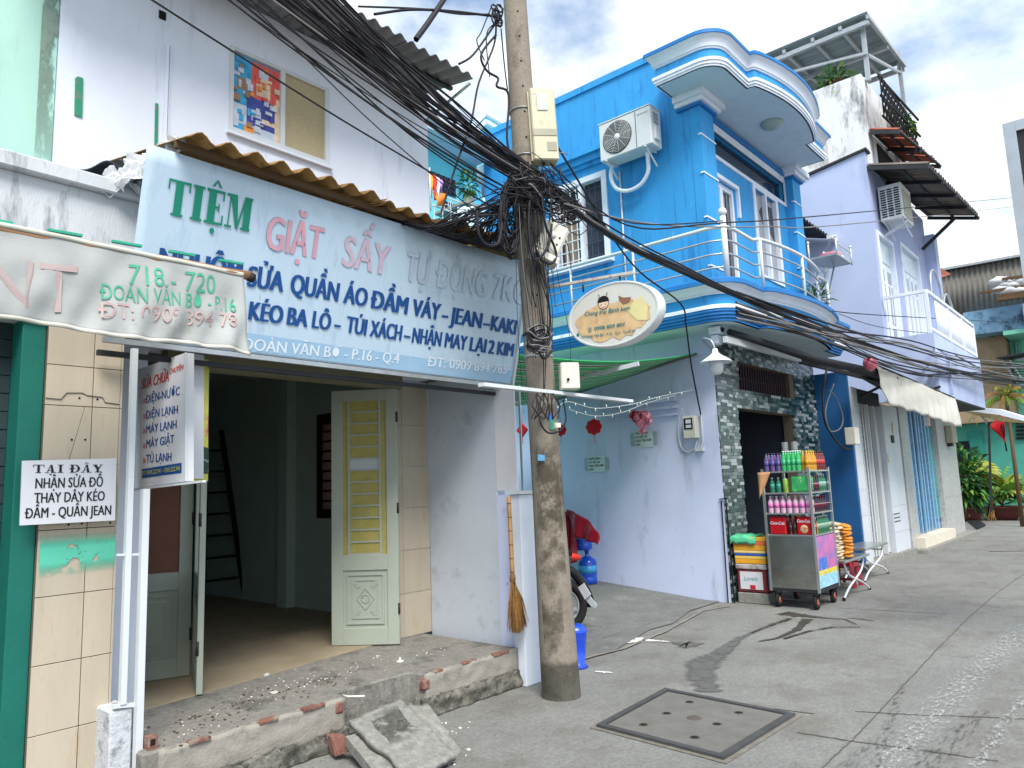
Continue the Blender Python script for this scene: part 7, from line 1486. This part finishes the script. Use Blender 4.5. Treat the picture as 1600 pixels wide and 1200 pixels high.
# bottles and cans
capm = boardw
def bottle(col, labcol, h_, r, name, label, group, capcol=None, liq=None):
    t = thing(name, label, 'bottle', (0, 0, 0), group)
    bm_ = mat('btl_%s' % name, col, .12, spec=.7, var=.05, bump=0)
    MB().lathe((0, 0, 0), [(r*.85, 0), (r, h_*.04), (r, h_*.3), (r*.93, h_*.42), (r, h_*.55), (r*.95, h_*.66), (r*.42, h_*.84), (r*.4, h_*.92)], 12).build('body', bm_, t)
    MB().lathe((0, 0, 0), [(r*1.02, h_*.28), (r*1.0, h_*.42), (r*1.02, h_*.56)], 12).build('label_wrap', mat('lab_%s' % name, labcol, .4, var=.5, vs=30, bump=0), t)
    MB().lathe((0, 0, 0), [(r*.46, h_*.92), (r*.46, h_)], 10).build('cap', mat('cap_%s' % name, capcol or labcol, .4), t); return t
ORD = ['first', 'second', 'third', 'fourth', 'fifth', 'sixth', 'seventh', 'eighth']
def row(proto, pts, first=True):
    base_l = proto['label']; ys = sorted({round(q_[0] if abs(pts[0][0]-pts[1][0]) > abs(pts[0][1]-pts[1][1]) else q_[1], 3) for q_ in pts}); run = 0; rown = 0; last = None
    for i, p in enumerate(pts):
        if i and last is not None and (Vector(p)-Vector(pts[i-1])).length > 1.6*last: run = 0; rown += 1
        if i: last = (Vector(p)-Vector(pts[i-1])).length if run else (last or (Vector(p)-Vector(pts[i-1])).length)
        lab = ORD[run % 8]+' '+base_l+(' in the row behind' if rown else ''); run += 1
        if len(lab.split()) > 16: lab = ' '.join(lab.split()[:16])
        if i == 0 and first: proto.location = p; WL[proto.name] = tuple(p); proto['label'] = lab
        else:
            base = proto; r = proto.copy(); C.objects.link(r); r.location = p; r['label'] = lab
            for ch in proto.children: c = ch.copy(); C.objects.link(c); c.parent = r
def line(x0, y0, x1, y1, n, z): return [(x0+(x1-x0)*k/max(1, n-1), y0+(y1-y0)*k/max(1, n-1), z) for k in range(n)]
F = CX0+.05; z3, z2, z1, z0 = zs[3], zs[2], zs[1], zs[0]
p = bottle(srgb(94, 77, 129), srgb(77, 68, 129), .23, .032, 'purple_bottle', "purple soda bottle from the left on the cart top", 'purple soda bottles on top of the cart', srgb(51, 43, 77)); row(p, line(F, CY1-.05, F, CY1-.20, 3, z3)+line(F+.08, CY1-.05, F+.08, CY1-.20, 3, z3))
p = bottle(srgb(51, 163, 94), srgb(51, 154, 103), .25, .034, 'green_bottle', "green soda bottle from the left on the cart top", 'green soda bottles on top of the cart', srgb(172, 197, 189)); row(p, line(F, CY1-.27, F, CY1-.45, 4, z3)+line(F+.08, CY1-.27, F+.08, CY1-.45, 4, z3))
p = bottle(srgb(189, 137, 34), srgb(189, 129, 25), .24, .03, 'orange_bottle', "orange soda bottle from the corner on the cart top", 'orange soda bottles on top of the cart', srgb(197, 172, 51)); row(p, line(F+.02, CY0+.03, F+.26, CY0+.03, 4, z3)+line(F+.06, CY0+.09, F+.28, CY0+.09, 3, z3))
p = bottle(srgb(103, 34, 30), srgb(163, 43, 43), .24, .03, 'red_bottle', "dark red soda bottle after the orange ones on the cart top", 'dark red soda bottles on top of the cart', srgb(51, 17, 17)); row(p, line(F+.34, CY0+.03, F+.58, CY0+.03, 4, z3)+line(F+.34, CY0+.09, F+.58, CY0+.09, 4, z3))
for k, y in enumerate((CY1-.24, CY1-.36)):
    t = thing('cup_stack', ('left' if k == 0 else 'right')+' stack of clear plastic cups on top of the drinks cart bottles', 'plastic cups', (F+.14, y, z3))
    for j in range(6): MB().lathe((F+.16, y, z3+.18+j*.022), [(.03, 0), (.04, .07), (.042, .075)], 12).build('cup', mat('clear_cup', srgb(177, 184, 187), .2, trans=.4), t)
    MB().lathe((F+.16, y, z3), [(.036, 0), (.036, .18)], 12).build('box', boardw, t)
p = bottle(srgb(34, 111, 86), srgb(51, 137, 120), .19, .03, 'teal_bottle', "teal bottle from the left on the upper cart shelf", 'teal bottles on the second shelf', srgb(189, 197, 197)); row(p, line(F, CY1-.10, F, CY1-.18, 2, z2))
cang = thing('green_can', 'light green drink can on the second shelf of the drinks cart', 'drink can', (F, CY1-.27, z2)); MB().lathe((F, CY1-.27, z2), [(.03, 0), (.035, .01), (.035, .16), (.03, .17)], 14).build('body', mat('can_green', srgb(137, 172, 77), .3, metal=.3, var=.3, vs=14), cang); MB().lathe((F, CY1-.27, z2+.17), [(.03, 0), (.028, .006)], 14).build('lid', stain_steel, cang)
gp = thing('green_pack', 'bright green shrink-wrapped six-pack on the second shelf of the drinks cart', 'drink pack', (F+.05, CY0+.14, z2)); MB().box(F-.035, F+.20, CY0+.03, CY0+.24, z2+.001, z2+.20).build('wrap', mat('pack_green', srgb(60, 163, 94), .3, var=.3, vs=8, dirt=srgb(189, 206, 189), damt=.9, ds=9, dth=.56, bump=.3, bs=10), gp, bev=.02)
p = bottle(srgb(202, 163, 189), srgb(189, 103, 163), .21, .034, 'pink_bottle', "pink milk bottle from the left on the middle cart shelf", 'pink milk drink bottles on the third shelf', srgb(197, 189, 202)); row(p, line(F, CY1-.06, F, CY0+.05, 7, z1)+line(F+.09, CY1-.06, F+.09, CY0+.05, 6, z1))
p = bottle(srgb(51, 10, 10), srgb(163, 17, 25), .22, .04, 'cola_bottle', "cola bottle from the middle on the lowest cart shelf", 'cola bottles on the lowest shelf', srgb(163, 17, 25)); row(p, line(F+.14, CY1-.09, F+.14, CY0+.06, 5, z0)); row(bottle(srgb(60, 12, 12), srgb(40, 20, 20), .19, .034, 'cola_bottle2', 'dark cola bottle between the two red packs', 'cola bottles between the packs', srgb(190, 20, 30)), line(F+.02, CY1-.275, F+.02, CY1-.33, 2, z0))
redpack = mat('pack_red', srgb(168, 17, 29), .35, var=.15, vs=6, bump=.3, bs=10)
for nm, lab, ya, yb, s_ in (('red_pack', 'red cola pack with white script lettering on the lowest cart shelf', CY1-.235, CY1-.035, 'Coca-Cola'), ('red_pack', 'red cola pack with a festive printed picture beside the street-side post', CY0+.03, CY0+.21, 'Coca-Cola')):
    t = thing(nm, lab, 'drink pack', (F, (ya+yb)/2, z0)); MB().box(F-.03, F+.10, ya, yb, z0+.001, z0+.215).build('wrap', redpack, t, bev=.012)
    text(s_, (F-.03, yb-.012, z0+.125 if ya > 3.5 else z0+.15), (F-.03, ya+.012, z0+.12 if ya > 3.5 else z0+.145), (0, 0, 1), .036, t_white, t, bold=.02, out_=(-1, 0, 0), shear=.35)
    if ya < 3.5: MB().lathe((F-.03, (ya+yb)/2, z0+.07), [(.05, 0), (.045, -.003)], 14, (1, 0, 0)).build('picture', mat('pack_picture', srgb(194, 172, 137), .4, dirt=srgb(154, 51, 34), damt=1, ds=24, dth=.5), t)
p = bottle(srgb(177, 137, 34), srgb(189, 154, 43), .20, .034, 'yellow_bottle', "yellow tea bottle counted on the cart's street side", 'yellow tea bottles on the street side', srgb(197, 197, 189)); row(p, [(CX0+.12, CY0+.05, z1), (CX0+.12, CY0+.05, z0), (CX0+.2, CY0+.05, z0)])
p = bottle(srgb(43, 12, 34), srgb(103, 17, 51), .19, .03, 'dark_bottle', "dark berry bottle from the corner on the cart's street side", 'dark soda bottles on the street side', srgb(154, 34, 51)); row(p, line(CX0+.22, CY0+.05, CX1-.06, CY0+.05, 6, z1)+line(CX0+.14, CY0+.05, CX0+.40, CY0+.05, 4, z2))
p = bottle(srgb(34, 103, 68), srgb(129, 172, 154), .21, .034, 'clear_green_bottle', "green bottle from the corner on the cart's street side", 'green bottles on the street side', srgb(189, 197, 197)); row(p, line(CX0+.30, CY0+.05, CX1-.08, CY0+.05, 5, z0)+line(CX0+.48, CY0+.05, CX1-.06, CY0+.05, 3, z2))
# foam box and red chest left of the cart
fbx = thing('foam_box', 'yellow, orange and blue striped foam box covered by a green bag beside the cart', 'cool box', (9.45, 4.07, .5))
bx0, bx1, by0, by1 = 9.25, 9.62, 3.86, 4.27
for k, (za, zb, cc) in enumerate(((.50, .56, srgb(226, 160, 40)), (.56, .60, srgb(230, 190, 90)), (.60, .635, srgb(50, 90, 170)), (.635, .67, srgb(234, 206, 130)), (.67, .74, srgb(222, 160, 50)), (.74, .785, srgb(226, 110, 80)), (.785, .84, srgb(220, 168, 60)))):
    MB().box(bx0-.002*k, bx1+.002*k, by0-.002*k, by1+.002*k, za, zb-.001).build('stripe_band', mat('foam%d' % k, cc, .7, var=.08, vs=8), fbx, bev=.006)
gcl = thing('green_bag', 'crumpled mint green plastic bag draped over the striped foam box', 'plastic bag', (9.4, 4.1, .84))
def gfn(a, b):
    x = 9.22+.30*a; y = 4.32-.36*b; zz = .855+.03*noise.noise(Vector((a*4, b*4, 3)))+.015*noise.noise(Vector((a*12, b*12, 3)))
    if a < .15: zz -= .10*(1-a/.15); x = 9.215
    if b < .12: zz -= .09*(1-b/.12); y = 4.31
    return Vector((x, y, zz))
MB().grid(gfn, 24, 24, True, closed=(.006, .006, .006)).build('film', mat('mint_film', srgb(92, 196, 150), .35, var=.15, vs=8), gcl)
chs = thing('ice_chest', 'worn dark red chest with a white printed front under the striped foam box', 'cool box', (9.45, 4.07, .14))
chr_ = mat('chest_red', srgb(120, 44, 50), .6, var=.15, vs=8)
MB().box(bx0+.01, bx1-.01, by0+.01, by1-.01, .145, .43).build('body', chr_, chs, bev=.01); MB().box(bx0-.005, bx1+.005, by0-.005, by1+.005, .432, .495).build('lid', mat('chest_lid', srgb(180, 176, 176), .6, dirt=srgb(110, 60, 60), damt=.7, ds=9, dth=.5), chs, bev=.01)
MB().box(bx0+.002, bx0+.009, by0+.06, by1-.05, .18, .40).build('front_print', boardw, chs); MB().box(bx0+.06, bx1-.05, by0+.002, by0+.009, .18, .40).build('side_print', mat('chest_blue', srgb(80, 180, 210), .5), chs)
text('Lovely', (bx0+.001, by1-.10, .29), (bx0+.001, by0+.11, .295), (0, 0, 1), .05, mat('script_teal', srgb(80, 150, 170), .5), chs, bold=0, out_=(-1, 0, 0), shear=.35)
MB().box(bx0-.003, bx0+.001, by0+.16, by0+.23, .185, .235).build('latch', mat('latch_red', srgb(190, 30, 50), .5), chs)
cbk = MB().box(bx0, bx1, by0, by1, 0, .135).build('concrete_block', conc_light, label='rough concrete block supporting the dark red chest', cat='block', bev=.01)
spn = thing('sign_post', 'thin black metal stand leaning between the lavender wall corner and the foam box', 'metal stand', (9.2, 4.33, 0))
MB().bar(P(1134, 778, X=9.18), P(1148, 945, X=9.18), .015).build('leg', dark, spn); MB().bar(P(1127, 782, X=9.18), P(1138, 945, X=9.17), .012).build('leg', dark, spn); MB().bar(P(1124, 780, X=9.18), P(1136, 779, X=9.18), .015).build('cap', dark, spn)
# tables, snack bags, stool
def foldtable(name, label, x0, x1, y0, y1, z, feet=True):
    t = thing(name, label, 'table', ((x0+x1)/2, (y0+y1)/2, 0)); MB().box(x0, x1, y0, y1, z-.03, z).build('table_top', stain_steel, t, bev=.005)
    for y in (y0+.06, y1-.06):
        MB().tube(smooth([(x0+.1, y, z-.03), (x0+.25, y, z*.6), (x1-.25, y, z*.28), (x1+.05, y, .02)]), .014, 8).build('leg', alu, t); MB().tube(smooth([(x1-.1, y, z-.03), (x1-.25, y, z*.6), (x0+.25, y, z*.28), (x0-.02, y, .02)]), .014, 8).build('leg', alu, t)
        for x in (x0-.02, x1+.05): MB().tube([(x, y, 0), (x, y, .04)], .02, 8).build('foot', dark, t)
    MB().bar((x0+.15, y0+.06, z*.8), (x0+.15, y1-.06, z*.8), .015).build('cross_tube', darksteel, t); MB().bar((x1-.15, y0+.06, z*.8), (x1-.15, y1-.06, z*.8), .015).build('cross_tube', darksteel, t); return t
foldtable('folding_table', 'low folding steel table holding the snack bags behind the cart', 10.0, 11.05, 3.12, 3.85, .50)
foldtable('folding_table', 'folding steel table with dark rim standing in front of the open gate', 11.7, 12.9, 3.35, 3.75, .50)
sn = thing('snack_bags', 'tall pile of clear bags of pale crackers with some orange ones on the low table', 'snack bags', (10.35, 3.4, .5))
crm = mat('cracker', srgb(206, 190, 160), .5, var=.15, vs=10, bump=.6, bs=14); orm = mat('orange_snack', srgb(214, 140, 50), .5, var=.2, vs=12, bump=.6, bs=14)
rs = random.Random(55)
def pillow(c, u, v, n, m, par, nm):
    c, u, v, n = Vector(c), Vector(u), Vector(v), Vector(n); s_ = rs.random()*9
    MB().grid(lambda a, b: c+u*(math.cos(a*6.2832)*math.sin(b*math.pi))*.5+v*(math.sin(a*6.2832)*math.sin(b*math.pi))*.5+n*math.cos(b*math.pi)*.5*(1+.4*noise.noise(Vector((a*6, b*4, s_)))), 10, 6).build(nm, m, par)
for j in range(13):
    for i in range(3): pillow((10.05+.03*rs.random()+.12*i, 3.34+.07*i*0+rs.uniform(-.02, .02)+.12*(i == 1)*0, .53+j*.035), (.26, rs.uniform(-.06, .06), rs.uniform(-.03, .03)), (0, .30, rs.uniform(-.03, .05)), (0, 0, .05), crm, sn, 'bag')
for j in range(11):
    pillow((10.30+.05*rs.random(), 3.18+.02*rs.random(), .54+j*.038), (.26, .05, 0), (0, .16, rs.uniform(-.04, .04)), (0, 0, .055), orm, sn, 'orange_bag')
stl = thing('plastic_stool', 'dark red plastic stool under the low folding table', 'stool', (11.3, 3.55, 0))
rdm = mat('stool_red', srgb(140, 24, 44), .4)
MB().box(11.15, 11.45, 3.40, 3.70, .38, .42).build('seat', rdm, stl, bev=.012)
for (sx_, sy_) in ((0, 0), (1, 0), (0, 1), (1, 1)):
    xa, ya = 11.18+.24*sx_, 3.43+.24*sy_; xo, yo = (-.04 if not sx_ else .04), (-.04 if not sy_ else .04)
    MB().bar((xa, ya, .38), (xa+xo, ya+yo, .0), .06, .02, up=(1, 1, 0)).build('leg', rdm, stl)
for a in ((11.18, 3.40, 11.42, 3.40), (11.15, 3.43, 11.15, 3.67)): MB().bar((a[0], a[1], .33), (a[2], a[3], .33), .02, .08).build('apron', rdm, stl)
for a in ((11.15, 3.39, 11.45, 3.39), (11.14, 3.40, 11.14, 3.70)): MB().bar((a[0], a[1], .12), (a[2], a[3], .12), .02, .03).build('stretcher', rdm, stl)
pkb = thing('pink_bag', 'crumpled pink plastic bag lying at the foot of the tiled column', 'plastic bag', tuple(G(1421, 862)))
c_ = G(1421, 861); pkm = mat('pink_film', srgb(236, 130, 160), .4, var=.25, vs=8)
MB().grid(lambda a, b: c_+Vector((.20*math.cos(a*6.2832)*math.sin(b*math.pi)*(1+.4*noise.noise(Vector((a*8, b*6, 1)))), .26*math.sin(a*6.2832)*math.sin(b*math.pi)*(1+.4*noise.noise(Vector((a*7, b*6, 4)))), .10-.10*math.cos(b*math.pi))), 26, 16, False).build('body', pkm, pkb)
for k in (-1, 1): MB().grid(lambda a, b: c_+Vector((-.05+.05*a, .08*k+.1*(b-.5), .15+.14*a+.03*math.sin(b*9))), 5, 5, False).build('handle', pkm, pkb)
inb = thing('clutter_boxes', 'small cartons and a carrier bag on a ledge just inside the mosaic shop doorway', 'cartons', tuple(P(1178, 835, Y=4.6)))
for k, (x, z, cc) in enumerate(((10.0, .55, srgb(190, 196, 200)), (10.25, .5, srgb(60, 60, 66)), (10.3, .62, srgb(150, 160, 170)))): MB().obox((x, 4.62+.1*k, z), (.2, .04, .03*k), (-.03, .12, 0), (0, 0, .12)).build('carton', mat('carton%d' % k, cc, .7, var=.3, vs=18), inb)
MB().box(9.9, 10.7, 4.58, 4.95, .08, .5).build('ledge', darksteel, inb)
